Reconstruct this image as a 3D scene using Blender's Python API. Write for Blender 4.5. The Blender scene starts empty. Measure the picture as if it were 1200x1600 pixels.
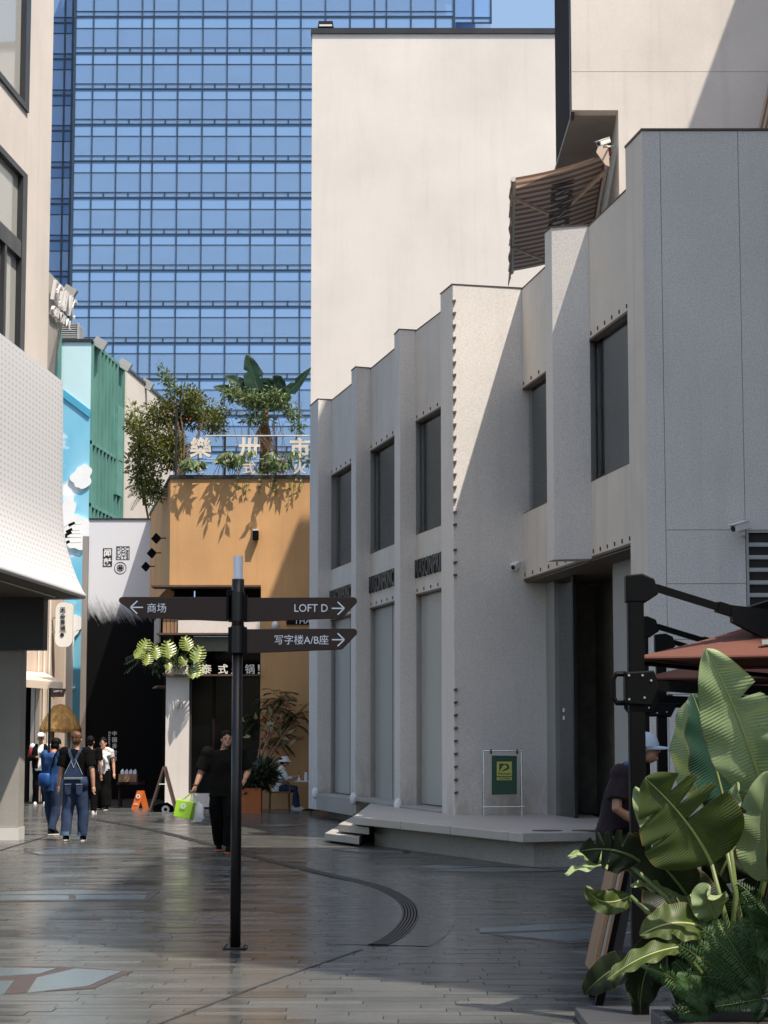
import bpy, math, random
from mathutils import Vector, Matrix, noise as mnoise
random.seed(11)
R = math.radians
scene = bpy.context.scene
col = scene.collection

# ------------------------------------------------------------ camera, sky, sun, exposure
F, CX, CY, CAMZ = 3200.0, 600.0, 800.0, 1.65
TILT = math.atan(355.0 / F)
cam = bpy.data.cameras.new('camera')
cam.sensor_fit = 'VERTICAL'; cam.sensor_height = 36.0; cam.lens = 36.0 * F / 1600.0
cam.clip_end = 3000.0; cam.clip_start = 0.1
camo = bpy.data.objects.new('camera', cam); col.objects.link(camo)
camo.location = (0, 0, CAMZ); camo.rotation_euler = (R(90) + TILT, 0, 0)
scene.camera = camo

SUN = Vector((1.0, -1.0, 2.67)).normalized()          # towards the sun
world = bpy.data.worlds.new('World'); scene.world = world; world.use_nodes = True
wn = world.node_tree.nodes; wl = world.node_tree.links
bg = wn['Background']; sky = wn.new('ShaderNodeTexSky')
sky.sky_type = 'NISHITA'; sky.sun_disc = False
sky.sun_elevation = math.asin(SUN.z); sky.sun_rotation = R(135)
sky.air_density = 1.2; sky.dust_density = 2.6; sky.ozone_density = 1.0
wl.new(sky.outputs[0], bg.inputs[0]); bg.inputs[1].default_value = 0.135
sl = bpy.data.lights.new('sun', 'SUN'); sl.energy = 4.3; sl.angle = R(0.5); sl.color = (1.0, 0.90, 0.78)
so = bpy.data.objects.new('sun', sl); col.objects.link(so); so.location = (20, -20, 60)
so.rotation_euler = (-SUN).to_track_quat('-Z', 'Y').to_euler()
vs = scene.view_settings
vs.view_transform = 'Standard'; vs.look = 'None'; vs.gamma = 1.0; vs.use_curve_mapping = False
vs.exposure = 0.60
scene.cycles.use_denoising = True
scene.cycles.max_bounces = 8
scene.cycles.transparent_max_bounces = 12
scene.cycles.caustics_reflective = False; scene.cycles.caustics_refractive = False

# ------------------------------------------------------------ pixel -> place helpers
_c, _s = math.cos(TILT), math.sin(TILT)
def ray(px, py):
    u = (px - CX) / F; v = (CY - py) / F
    return Vector((u, _c - v * _s, _s + v * _c))
def at(px, py, Y):
    d = ray(px, py); k = Y / d.y
    return Vector((d.x * k, Y, CAMZ + d.z * k))
def ph(px, py, z):
    d = ray(px, py); k = (z - CAMZ) / d.z
    return Vector((d.x * k, d.y * k, z))
def gp(px, py): return ph(px, py, 0.0)
def zat(py, Y, px=600): return at(px, py, Y).z
def xat(px, Y, py=1000): return at(px, py, Y).x
V = Vector

# ------------------------------------------------------------ materials
MATS = {}
def base_mat(name):
    m = bpy.data.materials.new(name); m.use_nodes = True
    nt = m.node_tree; b = nt.nodes['Principled BSDF']
    MATS[name] = m
    return m, nt, nt.nodes, nt.links, b
def cl(c, k=1.0): return (min(1, c[0]*k), min(1, c[1]*k), min(1, c[2]*k), 1)
def mathn(N, L, op, a, b=None, c=None):
    n = N.new('ShaderNodeMath'); n.operation = op
    for i, x in enumerate((a, b, c)):
        if x is None: continue
        if isinstance(x, (int, float)): n.inputs[i].default_value = x
        else: L.new(x, n.inputs[i])
    return n.outputs[0]
def mixc(N, L, fac, a, b, blend='MIX'):
    n = N.new('ShaderNodeMix'); n.data_type = 'RGBA'; n.blend_type = blend
    if isinstance(fac, (int, float)): n.inputs[0].default_value = fac
    else: L.new(fac, n.inputs[0])
    for k, x in ((6, a), (7, b)):
        if isinstance(x, tuple): n.inputs[k].default_value = x
        else: L.new(x, n.inputs[k])
    return n.outputs[2]
def noise_n(N, L, vec, scale, detail=4, rough=0.55):
    n = N.new('ShaderNodeTexNoise'); n.inputs['Scale'].default_value = scale
    n.inputs['Detail'].default_value = detail; n.inputs['Roughness'].default_value = rough
    L.new(vec, n.inputs['Vector']); return n.outputs['Fac']
def scaled(N, L, vec, s):
    n = N.new('ShaderNodeVectorMath'); n.operation = 'MULTIPLY'; L.new(vec, n.inputs[0]); n.inputs[1].default_value = s
    return n.outputs[0]
def ramp(N, L, fac, lo, hi, a=0.0, b=1.0):
    n = N.new('ShaderNodeMapRange'); n.inputs[1].default_value = lo; n.inputs[2].default_value = hi
    n.inputs[3].default_value = a; n.inputs[4].default_value = b; L.new(fac, n.inputs[0]); return n.outputs[0]
def mk(name, c, rough=0.7, var=0.12, vs_=1.2, speck=0.0, sscale=60.0, streak=0.0, bump=0.0, bscale=40.0,
       metal=0.0, spec=0.5, stretch=(1, 1, 1), coat=0.0, rvar=0.08, damp=0.0):
    if name in MATS: return MATS[name]
    m, nt, N, L, b = base_mat(name)
    g = N.new('ShaderNodeNewGeometry').outputs['Position']
    p = scaled(N, L, g, stretch)
    f = noise_n(N, L, p, vs_, 6, 0.6)
    c1 = mixc(N, L, ramp(N, L, f, 0.3, 0.7), cl(c, 1 - var), cl(c, 1 + var))
    if speck:
        f2 = noise_n(N, L, g, sscale, 2, 0.7)
        c1 = mixc(N, L, ramp(N, L, f2, 0.36, 0.64), mixc(N, L, speck, c1, cl(c, 0.35)), c1)
    if streak:
        ps = scaled(N, L, g, (3.0, 3.0, 0.16))
        f3 = ramp(N, L, noise_n(N, L, ps, 1.6, 5, 0.6), 0.52, 0.75, 0.0, streak)
        c1 = mixc(N, L, f3, c1, cl(c, 0.45))
    if damp:
        sx = N.new('ShaderNodeSeparateXYZ'); L.new(g, sx.inputs[0])
        zf2 = mathn(N, L, 'MULTIPLY', ramp(N, L, sx.outputs['Z'], 0.4, 1.5, damp, 0.0), ramp(N, L, noise_n(N, L, scaled(N, L, g, (2.2, 2.2, 1.1)), 1.3, 6, 0.65), 0.42, 0.62))
        c1 = mixc(N, L, zf2, c1, (0.30, 0.235, 0.185, 1))
    L.new(c1, b.inputs['Base Color'])
    b.inputs['Metallic'].default_value = metal
    b.inputs['Specular IOR Level'].default_value = spec
    L.new(ramp(N, L, f, 0.25, 0.75, max(0.02, rough - rvar), min(1, rough + rvar)), b.inputs['Roughness'])
    if coat: b.inputs['Coat Weight'].default_value = coat; b.inputs['Coat Roughness'].default_value = 0.08
    if bump:
        bn = N.new('ShaderNodeBump'); bn.inputs['Strength'].default_value = bump; bn.inputs['Distance'].default_value = 0.01
        L.new(noise_n(N, L, p, bscale, 3, 0.6), bn.inputs['Height']); L.new(bn.outputs[0], b.inputs['Normal'])
    return m
def emat(name, c, s):
    m, nt, N, L, b = base_mat(name)
    b.inputs['Base Color'].default_value = cl(c); b.inputs['Emission Color'].default_value = cl(c)
    b.inputs['Emission Strength'].default_value = s
    return m
def leafmat(name, dark, light, rough=0.4, trans=0.35, ribs=0.0):
    m, nt, N, L, b = base_mat(name)
    a = N.new('ShaderNodeAttribute'); a.attribute_name = 'tone'
    g = N.new('ShaderNodeNewGeometry').outputs['Position']
    f = mathn(N, L, 'ADD', mathn(N, L, 'MULTIPLY', a.outputs['Fac'], 0.75), mathn(N, L, 'MULTIPLY', noise_n(N, L, g, 6, 3), 0.3))
    c = mixc(N, L, f, cl(dark), cl(light))
    L.new(c, b.inputs['Base Color']); b.inputs['Roughness'].default_value = rough
    t = N.new('ShaderNodeBsdfTranslucent'); L.new(mixc(N, L, 1.0, c, (1.0, 1.0, 0.55, 1), 'MULTIPLY'), t.inputs[0])
    mx = N.new('ShaderNodeMixShader'); mx.inputs[0].default_value = trans
    L.new(b.outputs[0], mx.inputs[1]); L.new(t.outputs[0], mx.inputs[2])
    L.new(mx.outputs[0], N['Material Output'].inputs['Surface'])
    return m
def glassmat(name, tint, refl=0.12, rough=0.02, body=None, bodyfac=0.0):
    m, nt, N, L, b = base_mat(name)
    tr = N.new('ShaderNodeBsdfTransparent'); tr.inputs[0].default_value = cl(tint)
    gl = N.new('ShaderNodeBsdfGlossy'); gl.inputs['Roughness'].default_value = rough; gl.inputs[0].default_value = (0.9, 0.93, 0.95, 1)
    fr = N.new('ShaderNodeFresnel'); fr.inputs[0].default_value = 1.5
    fac = mathn(N, L, 'ADD', mathn(N, L, 'MULTIPLY', fr.outputs[0], 0.9), refl)
    base = tr.outputs[0]
    if body:
        df = N.new('ShaderNodeBsdfDiffuse'); df.inputs[0].default_value = cl(body)
        m0 = N.new('ShaderNodeMixShader'); m0.inputs[0].default_value = bodyfac
        L.new(tr.outputs[0], m0.inputs[1]); L.new(df.outputs[0], m0.inputs[2]); base = m0.outputs[0]
    mx = N.new('ShaderNodeMixShader'); L.new(fac, mx.inputs[0]); L.new(base, mx.inputs[1]); L.new(gl.outputs[0], mx.inputs[2])
    L.new(mx.outputs[0], N['Material Output'].inputs['Surface'])
    return m

mk('terrazzo', (0.75, 0.71, 0.665), 0.75, 0.06, 0.7, speck=0.36, sscale=56, streak=0.16, damp=0.5, bump=0.2, bscale=70)
mk('plaster', (0.69, 0.64, 0.57), 0.85, 0.09, 0.8, speck=0.12, sscale=70, streak=0.24, bump=0.08)
mk('granite', (0.44, 0.41, 0.37), 0.6, 0.10, 1.5, speck=0.6, sscale=55, bump=0.15, bscale=70)
mk('granite_top', (0.50, 0.47, 0.43), 0.5, 0.10, 1.5, speck=0.3, sscale=55)
mk('white_stucco', (0.68, 0.635, 0.58), 0.85, 0.09, 0.28, speck=0.06, sscale=20, streak=0.10, bump=0.1, bscale=12)
mk('cream_stucco', (0.73, 0.67, 0.61), 0.85, 0.09, 0.5, speck=0.06, sscale=25, streak=0.16, bump=0.1, bscale=15)
mk('orange_stucco', (0.61, 0.345, 0.15), 0.85, 0.12, 0.6, speck=0.08, sscale=30, streak=0.22, bump=0.2, bscale=18)
mk('concrete', (0.36, 0.34, 0.31), 0.8, 0.14, 0.9, speck=0.15, sscale=40, streak=0.2, bump=0.15)
mk('dark_concrete', (0.19, 0.17, 0.14), 0.8, 0.45, 1.2, speck=0.3, sscale=8, streak=0.4)
mk('grey_paint', (0.30, 0.31, 0.31), 0.6, 0.06, 1.0)
mk('light_grey', (0.62, 0.61, 0.58), 0.6, 0.06, 1.0)
mk('dark_grey', (0.045, 0.046, 0.05), 0.5, 0.15)
mk('black_metal', (0.0022, 0.0022, 0.0024), 0.5, 0.2, spec=0.12)
mk('frame_dark', (0.022, 0.023, 0.025), 0.4, 0.15)
mk('brown_metal', (0.10, 0.062, 0.045), 0.6, 0.25, 4, bump=0.1)
mk('dark_brown', (0.016, 0.009, 0.009), 0.85, 0.2, spec=0.1)
mk('soffit_brown', (0.12, 0.09, 0.06), 0.7, 0.15)
mk('steel', (0.55, 0.54, 0.52), 0.28, 0.05, metal=0.9)
mk('brushed', (0.42, 0.38, 0.34), 0.35, 0.15, 2, metal=0.6, stretch=(1, 1, 0.1))
mk('white_paint', (0.78, 0.78, 0.77), 0.45, 0.04)
mk('white_print', (0.80, 0.82, 0.86), 0.6, 0.02)
mk('ivory', (0.80, 0.76, 0.68), 0.5, 0.05)
mk('aged_ivory', (0.70, 0.64, 0.54), 0.6, 0.2, 6)
mk('black_print', (0.012, 0.012, 0.013), 0.6, 0.1)
mk('letter_black', (0.020, 0.017, 0.015), 0.5, 0.3, 8)
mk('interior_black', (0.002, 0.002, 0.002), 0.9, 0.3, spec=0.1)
mk('wood', (0.30, 0.17, 0.09), 0.6, 0.3, 6, stretch=(1, 1, 0.12))
mk('weathered_wood', (0.42, 0.36, 0.30), 0.75, 0.35, 7, stretch=(1, 1, 0.08), bump=0.2)
mk('pale_wood', (0.62, 0.50, 0.40), 0.6, 0.12, 5, stretch=(1, 1, 0.1))
mk('sign_brown', (0.040, 0.024, 0.019), 0.45, 0.08, spec=0.25)
mk('pole_brown', (0.006, 0.0042, 0.004), 0.36, 0.15)
mk('lamp_white', (0.72, 0.76, 0.85), 0.4, 0.02)
mk('curtain_dark', (0.40, 0.43, 0.43), 0.9, 0.25, 6, stretch=(3, 3, 0.05))
mk('curtain_grey', (0.84, 0.85, 0.80), 0.9, 0.12, 3, stretch=(3, 3, 0.05))
mk('teal_metal', (0.10, 0.25, 0.215), 0.45, 0.12)
mk('teal_dark', (0.10, 0.27, 0.22), 0.5, 0.2, 2)
mk('sky_blue_paint', (0.50, 0.72, 0.76), 0.7, 0.06, 0.7)
mk('trim_blue', (0.06, 0.36, 0.55), 0.5, 0.1)
mk('petal_pink', (0.80, 0.62, 0.57), 0.6, 0.10, 3)
mk('petal_white', (0.78, 0.81, 0.82), 0.6, 0.04, 3)
mk('canopy_white', (0.74, 0.74, 0.73), 0.5, 0.05)
mk('rust_canvas', (0.125, 0.043, 0.026), 0.85, 0.07, 3, bump=0.12, bscale=120)
mk('rust_canvas_under', (0.20, 0.06, 0.035), 0.85, 0.1, 3)
mk('terracotta', (0.42, 0.12, 0.03), 0.7, 0.2, 4)
mk('orange_board', (0.62, 0.14, 0.015), 0.5, 0.08)
mk('thatch', (0.56, 0.30, 0.09), 0.9, 0.35, 14, stretch=(1, 1, 0.12), bump=0.4, bscale=60)
mk('beige_canvas', (0.72, 0.58, 0.44), 0.85, 0.06)
mk('poster_green', (0.012, 0.055, 0.032), 0.5, 0.05)
mk('poster_yellow', (0.46, 0.46, 0.10), 0.6, 0.06)
mk('soil', (0.03, 0.022, 0.015), 0.9, 0.3, 20)
mk('bark', (0.16, 0.10, 0.06), 0.85, 0.35, 10, bump=0.4)
mk('stem_green', (0.13, 0.17, 0.05), 0.45, 0.2, 6)
mk('rib_yellow', (0.29, 0.32, 0.10), 0.4, 0.08)
mk('lime_bag', (0.36, 0.66, 0.03), 0.45, 0.06)
mk('plastic_white', (0.74, 0.75, 0.76), 0.4, 0.05)
mk('skin', (0.50, 0.27, 0.18), 0.5, 0.06, 8)
mk('skin_tan', (0.34, 0.17, 0.10), 0.5, 0.06, 8)
mk('hair_black', (0.005, 0.004, 0.0038), 0.65, 0.3, 30, spec=0.15)
mk('hair_brown', (0.10, 0.042, 0.018), 0.5, 0.3, 30)
mk('cloth_black', (0.004, 0.004, 0.004), 0.95, 0.3, 8, spec=0.1)
mk('cloth_charcoal', (0.009, 0.0085, 0.0075), 0.95, 0.2, 8, spec=0.1)
mk('cloth_blue', (0.008, 0.055, 0.19), 0.75, 0.2, 10)
mk('cloth_bag_blue', (0.007, 0.07, 0.27), 0.6, 0.2, 10)
mk('denim', (0.013, 0.030, 0.078), 0.85, 0.35, 9, bump=0.1)
mk('denim_light', (0.10, 0.17, 0.26), 0.85, 0.15, 9)
mk('stitch', (0.35, 0.42, 0.50), 0.8, 0.05)
mk('cloth_white', (0.72, 0.72, 0.70), 0.85, 0.05, 8)
mk('cloth_grey', (0.50, 0.50, 0.50), 0.85, 0.08, 8)
mk('cloth_red', (0.25, 0.012, 0.012), 0.8, 0.1)
mk('cloth_plum', (0.012, 0.004, 0.008), 0.9, 0.2, 8)
mk('cap_blue', (0.40, 0.47, 0.58), 0.8, 0.05)
mk('scarf_blue', (0.04, 0.10, 0.25), 0.8, 0.3, 30)
mk('lip', (0.35, 0.07, 0.06), 0.5, 0.05)
mk('eye_dark', (0.01, 0.008, 0.007), 0.3, 0.05)
mk('shoe_white', (0.62, 0.60, 0.56), 0.6, 0.05)
mk('shoe_orange', (0.60, 0.10, 0.02), 0.6, 0.05)
mk('mullion', (0.022, 0.045, 0.08), 0.35, 0.1)
mk('room_blue', (0.26, 0.42, 0.68), 0.9, 0.15, 0.1)
mk('blind', (0.86, 0.92, 0.96), 0.8, 0.05, 0.2)
mk('spandrel', (0.20, 0.35, 0.60), 0.45, 0.05, 0.05, spec=0.2)
mk('louvre', (0.36, 0.37, 0.36), 0.5, 0.06)
mk('drain_metal', (0.045, 0.042, 0.038), 0.4, 0.2, 8)
mk('paver_band', (0.078, 0.080, 0.075), 0.24, 0.12, 3)
mk('floor_frame', (0.06, 0.042, 0.035), 0.45, 0.2, 5)
mk('leather', (0.10, 0.05, 0.03), 0.5, 0.2)
mk('rattan', (0.16, 0.08, 0.035), 0.6, 0.3, 20)
glassmat('tower_glass', (0.72, 0.87, 1.0), 0.05, 0.03, body=(0.34, 0.58, 0.97), bodyfac=0.40)
glassmat('window_glass', (0.95, 0.97, 0.96), 0.05, 0.02)
glassmat('shop_glass', (0.80, 0.84, 0.83), 0.0, 0.01)
glassmat('film_glass', (0.9, 0.92, 0.9), 0.02, 0.03, body=(0.74, 0.75, 0.70), bodyfac=0.6)
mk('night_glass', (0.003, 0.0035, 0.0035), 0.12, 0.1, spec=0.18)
glassmat('teal_glass', (0.35, 0.70, 0.68), 0.06, 0.03)
m = glassmat('floor_glass', (0.5, 0.6, 0.62), 0.0, 0.22, body=(0.11, 0.145, 0.155), bodyfac=0.97)
leafmat('leaf_bush', (0.030, 0.050, 0.008), (0.22, 0.23, 0.04))
leafmat('leaf_light', (0.05, 0.085, 0.03), (0.20, 0.27, 0.10))
leafmat('leaf_banana_dark', (0.006, 0.022, 0.012), (0.02, 0.06, 0.025))
leafmat('leaf_fern', (0.007, 0.030, 0.004), (0.042, 0.125, 0.016), 0.6)
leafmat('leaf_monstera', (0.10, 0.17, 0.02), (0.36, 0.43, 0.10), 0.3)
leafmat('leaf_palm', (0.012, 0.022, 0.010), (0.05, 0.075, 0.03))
leafmat('leaf_variegated', (0.16, 0.20, 0.10), (0.42, 0.42, 0.22))
leafmat('leaf_red', (0.16, 0.02, 0.012), (0.34, 0.05, 0.03))
leafmat('flower_red', (0.45, 0.02, 0.05), (0.55, 0.05, 0.10))
leafmat('leaf_dry', (0.16, 0.09, 0.04), (0.40, 0.25, 0.13))

def big_leaf_mat(name, dark, light, trans):
    # banana blade: ribs run across the blade; 'u' is stored per vertex along the midrib
    m, nt, N, L, b = base_mat(name)
    a = N.new('ShaderNodeAttribute'); a.attribute_name = 'along'
    g = N.new('ShaderNodeNewGeometry').outputs['Position']
    w = mathn(N, L, 'MULTIPLY', mathn(N, L, 'SINE', mathn(N, L, 'ADD', mathn(N, L, 'MULTIPLY', a.outputs['Fac'], 290.0), mathn(N, L, 'MULTIPLY', noise_n(N, L, g, 7, 3), 9.0))), ramp(N, L, noise_n(N, L, g, 5, 2), 0.35, 0.65))
    f = mathn(N, L, 'ADD', mathn(N, L, 'MULTIPLY', w, 0.09), noise_n(N, L, g, 4, 4))
    e = N.new('ShaderNodeAttribute'); e.attribute_name = 'across'
    edge = ramp(N, L, mathn(N, L, 'ADD', e.outputs['Fac'], mathn(N, L, 'MULTIPLY', noise_n(N, L, g, 14, 3), 0.10)), 1.0, 1.07)
    c = mixc(N, L, ramp(N, L, f, 0.2, 0.85), cl(dark), cl(light))
    c = mixc(N, L, edge, c, (0.16, 0.09, 0.03, 1))
    c = mixc(N, L, ramp(N, L, noise_n(N, L, g, 26, 4), 0.66, 0.74, 0.0, 0.6), c, (0.13, 0.085, 0.03, 1))
    L.new(c, b.inputs['Base Color']); b.inputs['Roughness'].default_value = 0.44; b.inputs['Specular IOR Level'].default_value = 0.35
    bn = N.new('ShaderNodeBump'); bn.inputs['Strength'].default_value = 0.35; bn.inputs['Distance'].default_value = 0.004
    L.new(w, bn.inputs['Height']); L.new(bn.outputs[0], b.inputs['Normal'])
    t = N.new('ShaderNodeBsdfTranslucent'); L.new(mixc(N, L, 1.0, c, (1.0, 1.0, 0.5, 1), 'MULTIPLY'), t.inputs[0])
    mx = N.new('ShaderNodeMixShader'); mx.inputs[0].default_value = trans
    L.new(b.outputs[0], mx.inputs[1]); L.new(t.outputs[0], mx.inputs[2])
    L.new(mx.outputs[0], N['Material Output'].inputs['Surface'])
    return m
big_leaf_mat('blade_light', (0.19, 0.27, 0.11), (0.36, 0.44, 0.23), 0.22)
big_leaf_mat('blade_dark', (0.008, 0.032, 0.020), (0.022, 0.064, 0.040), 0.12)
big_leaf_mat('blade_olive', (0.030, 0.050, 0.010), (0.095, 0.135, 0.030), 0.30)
big_leaf_mat('blade_shade', (0.006, 0.012, 0.005), (0.02, 0.032, 0.012), 0.12)  # shade of the lower foliage put into a darker copy of the blade colour

def paver_mat(name, use_attr):
    m, nt, N, L, b = base_mat(name)
    g = N.new('ShaderNodeNewGeometry').outputs['Position']
    if use_attr:
        a = N.new('ShaderNodeAttribute'); a.attribute_name = 'tone'; rnd = a.outputs['Fac']
    else:
        rnd = N.new('ShaderNodeObjectInfo').outputs['Random']
    grain = noise_n(N, L, scaled(N, L, g, (1, 5, 1)), 9, 5, 0.65)
    big = noise_n(N, L, g, 0.7, 4, 0.6)
    f = mathn(N, L, 'ADD', mathn(N, L, 'MULTIPLY', rnd, 0.42), mathn(N, L, 'ADD', mathn(N, L, 'MULTIPLY', grain, 0.35), mathn(N, L, 'MULTIPLY', big, 0.35)))
    c = mixc(N, L, ramp(N, L, f, 0.25, 0.95), (0.058, 0.062, 0.061, 1), (0.128, 0.130, 0.121, 1))
    c = mixc(N, L, ramp(N, L, noise_n(N, L, g, 2.3, 5, 0.7), 0.56, 0.70, 0.0, 0.55), c, (0.030, 0.030, 0.028, 1))
    c = mixc(N, L, ramp(N, L, noise_n(N, L, g, 21, 2, 0.5), 0.70, 0.74, 0.0, 0.7), c, (0.025, 0.024, 0.022, 1))
    L.new(c, b.inputs['Base Color'])
    L.new(ramp(N, L, mathn(N, L, 'ADD', mathn(N, L, 'MULTIPLY', rnd, 0.4), big), 0.3, 1.0, 0.11, 0.30), b.inputs['Roughness'])
    b.inputs['Specular IOR Level'].default_value = 0.5
    bn = N.new('ShaderNodeBump'); bn.inputs['Strength'].default_value = 0.12; bn.inputs['Distance'].default_value = 0.004
    L.new(grain, bn.inputs['Height']); L.new(bn.outputs[0], b.inputs['Normal'])
paver_mat('paver_single', False); paver_mat('paver_mass', True)

def striped(name, c1, c2, axis, period):
    m, nt, N, L, b = base_mat(name)
    tc = N.new('ShaderNodeAttribute'); tc.attribute_name = 'across'
    s = mathn(N, L, 'GREATER_THAN', mathn(N, L, 'FRACT', mathn(N, L, 'MULTIPLY', tc.outputs['Fac'], period)), 0.5)
    L.new(mixc(N, L, s, cl(c1), cl(c2)), b.inputs['Base Color']); b.inputs['Roughness'].default_value = 0.9
    t = N.new('ShaderNodeBsdfTranslucent'); L.new(mixc(N, L, s, cl(c1), cl(c2)), t.inputs[0])
    mx = N.new('ShaderNodeMixShader'); mx.inputs[0].default_value = 0.35
    L.new(b.outputs[0], mx.inputs[1]); L.new(t.outputs[0], mx.inputs[2]); L.new(mx.outputs[0], N['Material Output'].inputs['Surface'])
striped('awning_stripe', (0.20, 0.125, 0.085), (0.48, 0.36, 0.27), 0, 20)

def perforated():
    m, nt, N, L, b = base_mat('perforated_white')
    a = N.new('ShaderNodeAttribute'); a.attribute_name = 'along'
    e = N.new('ShaderNodeAttribute'); e.attribute_name = 'across'
    u = mathn(N, L, 'MULTIPLY', a.outputs['Fac'], 4.6); v = mathn(N, L, 'MULTIPLY', e.outputs['Fac'], 11.0)
    hu = mathn(N, L, 'LESS_THAN', mathn(N, L, 'ABSOLUTE', mathn(N, L, 'SUBTRACT', mathn(N, L, 'FRACT', u), 0.5)), 0.24)
    hv = mathn(N, L, 'LESS_THAN', mathn(N, L, 'ABSOLUTE', mathn(N, L, 'SUBTRACT', mathn(N, L, 'FRACT', v), 0.5)), 0.2)
    solid = mathn(N, L, 'GREATER_THAN', e.outputs['Fac'], 0.85)
    hole = mathn(N, L, 'MULTIPLY', mathn(N, L, 'MULTIPLY', hu, hv), solid)
    b.inputs['Base Color'].default_value = (0.69, 0.70, 0.72, 1); b.inputs['Roughness'].default_value = 0.5
    tr = N.new('ShaderNodeBsdfTransparent'); mx = N.new('ShaderNodeMixShader')
    L.new(mathn(N, L, 'MULTIPLY', hole, 0.24), mx.inputs[0]); L.new(b.outputs[0], mx.inputs[1]); L.new(tr.outputs[0], mx.inputs[2])
    L.new(mx.outputs[0], N['Material Output'].inputs['Surface'])
perforated()

def brush_wall(z0):
    m, nt, N, L, b = base_mat('brush_wall')
    g = N.new('ShaderNodeNewGeometry').outputs['Position']
    sx = N.new('ShaderNodeSeparateXYZ'); L.new(g, sx.inputs[0])
    sk = N.new('ShaderNodeVectorRotate'); sk.rotation_type = 'Y_AXIS'; sk.inputs['Angle'].default_value = R(28); L.new(g, sk.inputs['Vector'])
    n1 = noise_n(N, L, scaled(N, L, sk.outputs[0], (7, 1, 0.7)), 2.4, 6, 0.75)
    n2 = noise_n(N, L, g, 1.2, 3)
    zz = mathn(N, L, 'ADD', sx.outputs['Z'], mathn(N, L, 'ADD', mathn(N, L, 'MULTIPLY', n1, 1.1), mathn(N, L, 'MULTIPLY', n2, 0.5)))
    f = ramp(N, L, zz, z0 + 0.55, z0 + 1.15)
    L.new(mixc(N, L, f, (0.0012, 0.0016, 0.0022, 1), (0.66, 0.68, 0.72, 1)), b.inputs['Base Color'])
    b.inputs['Roughness'].default_value = 0.7; b.inputs['Specular IOR Level'].default_value = 0.15

def mural_mat(z0, z1):
    m, nt, N, L, b = base_mat('mural')
    g = N.new('ShaderNodeNewGeometry').outputs['Position']
    n1 = noise_n(N, L, scaled(N, L, g, (0.9, 1, 1.3)), 0.9, 5, 0.55)
    n2 = noise_n(N, L, scaled(N, L, g, (1, 1, 0.5)), 0.45, 3)
    c = mixc(N, L, ramp(N, L, n2, 0.35, 0.65), (0.10, 0.42, 0.62, 1), (0.36, 0.68, 0.82, 1))
    c = mixc(N, L, ramp(N, L, n1, 0.58, 0.68), c, (0.78, 0.84, 0.86, 1))
    L.new(c, b.inputs['Base Color']); b.inputs['Roughness'].default_value = 0.6
mural_mat(0, 1)

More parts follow.
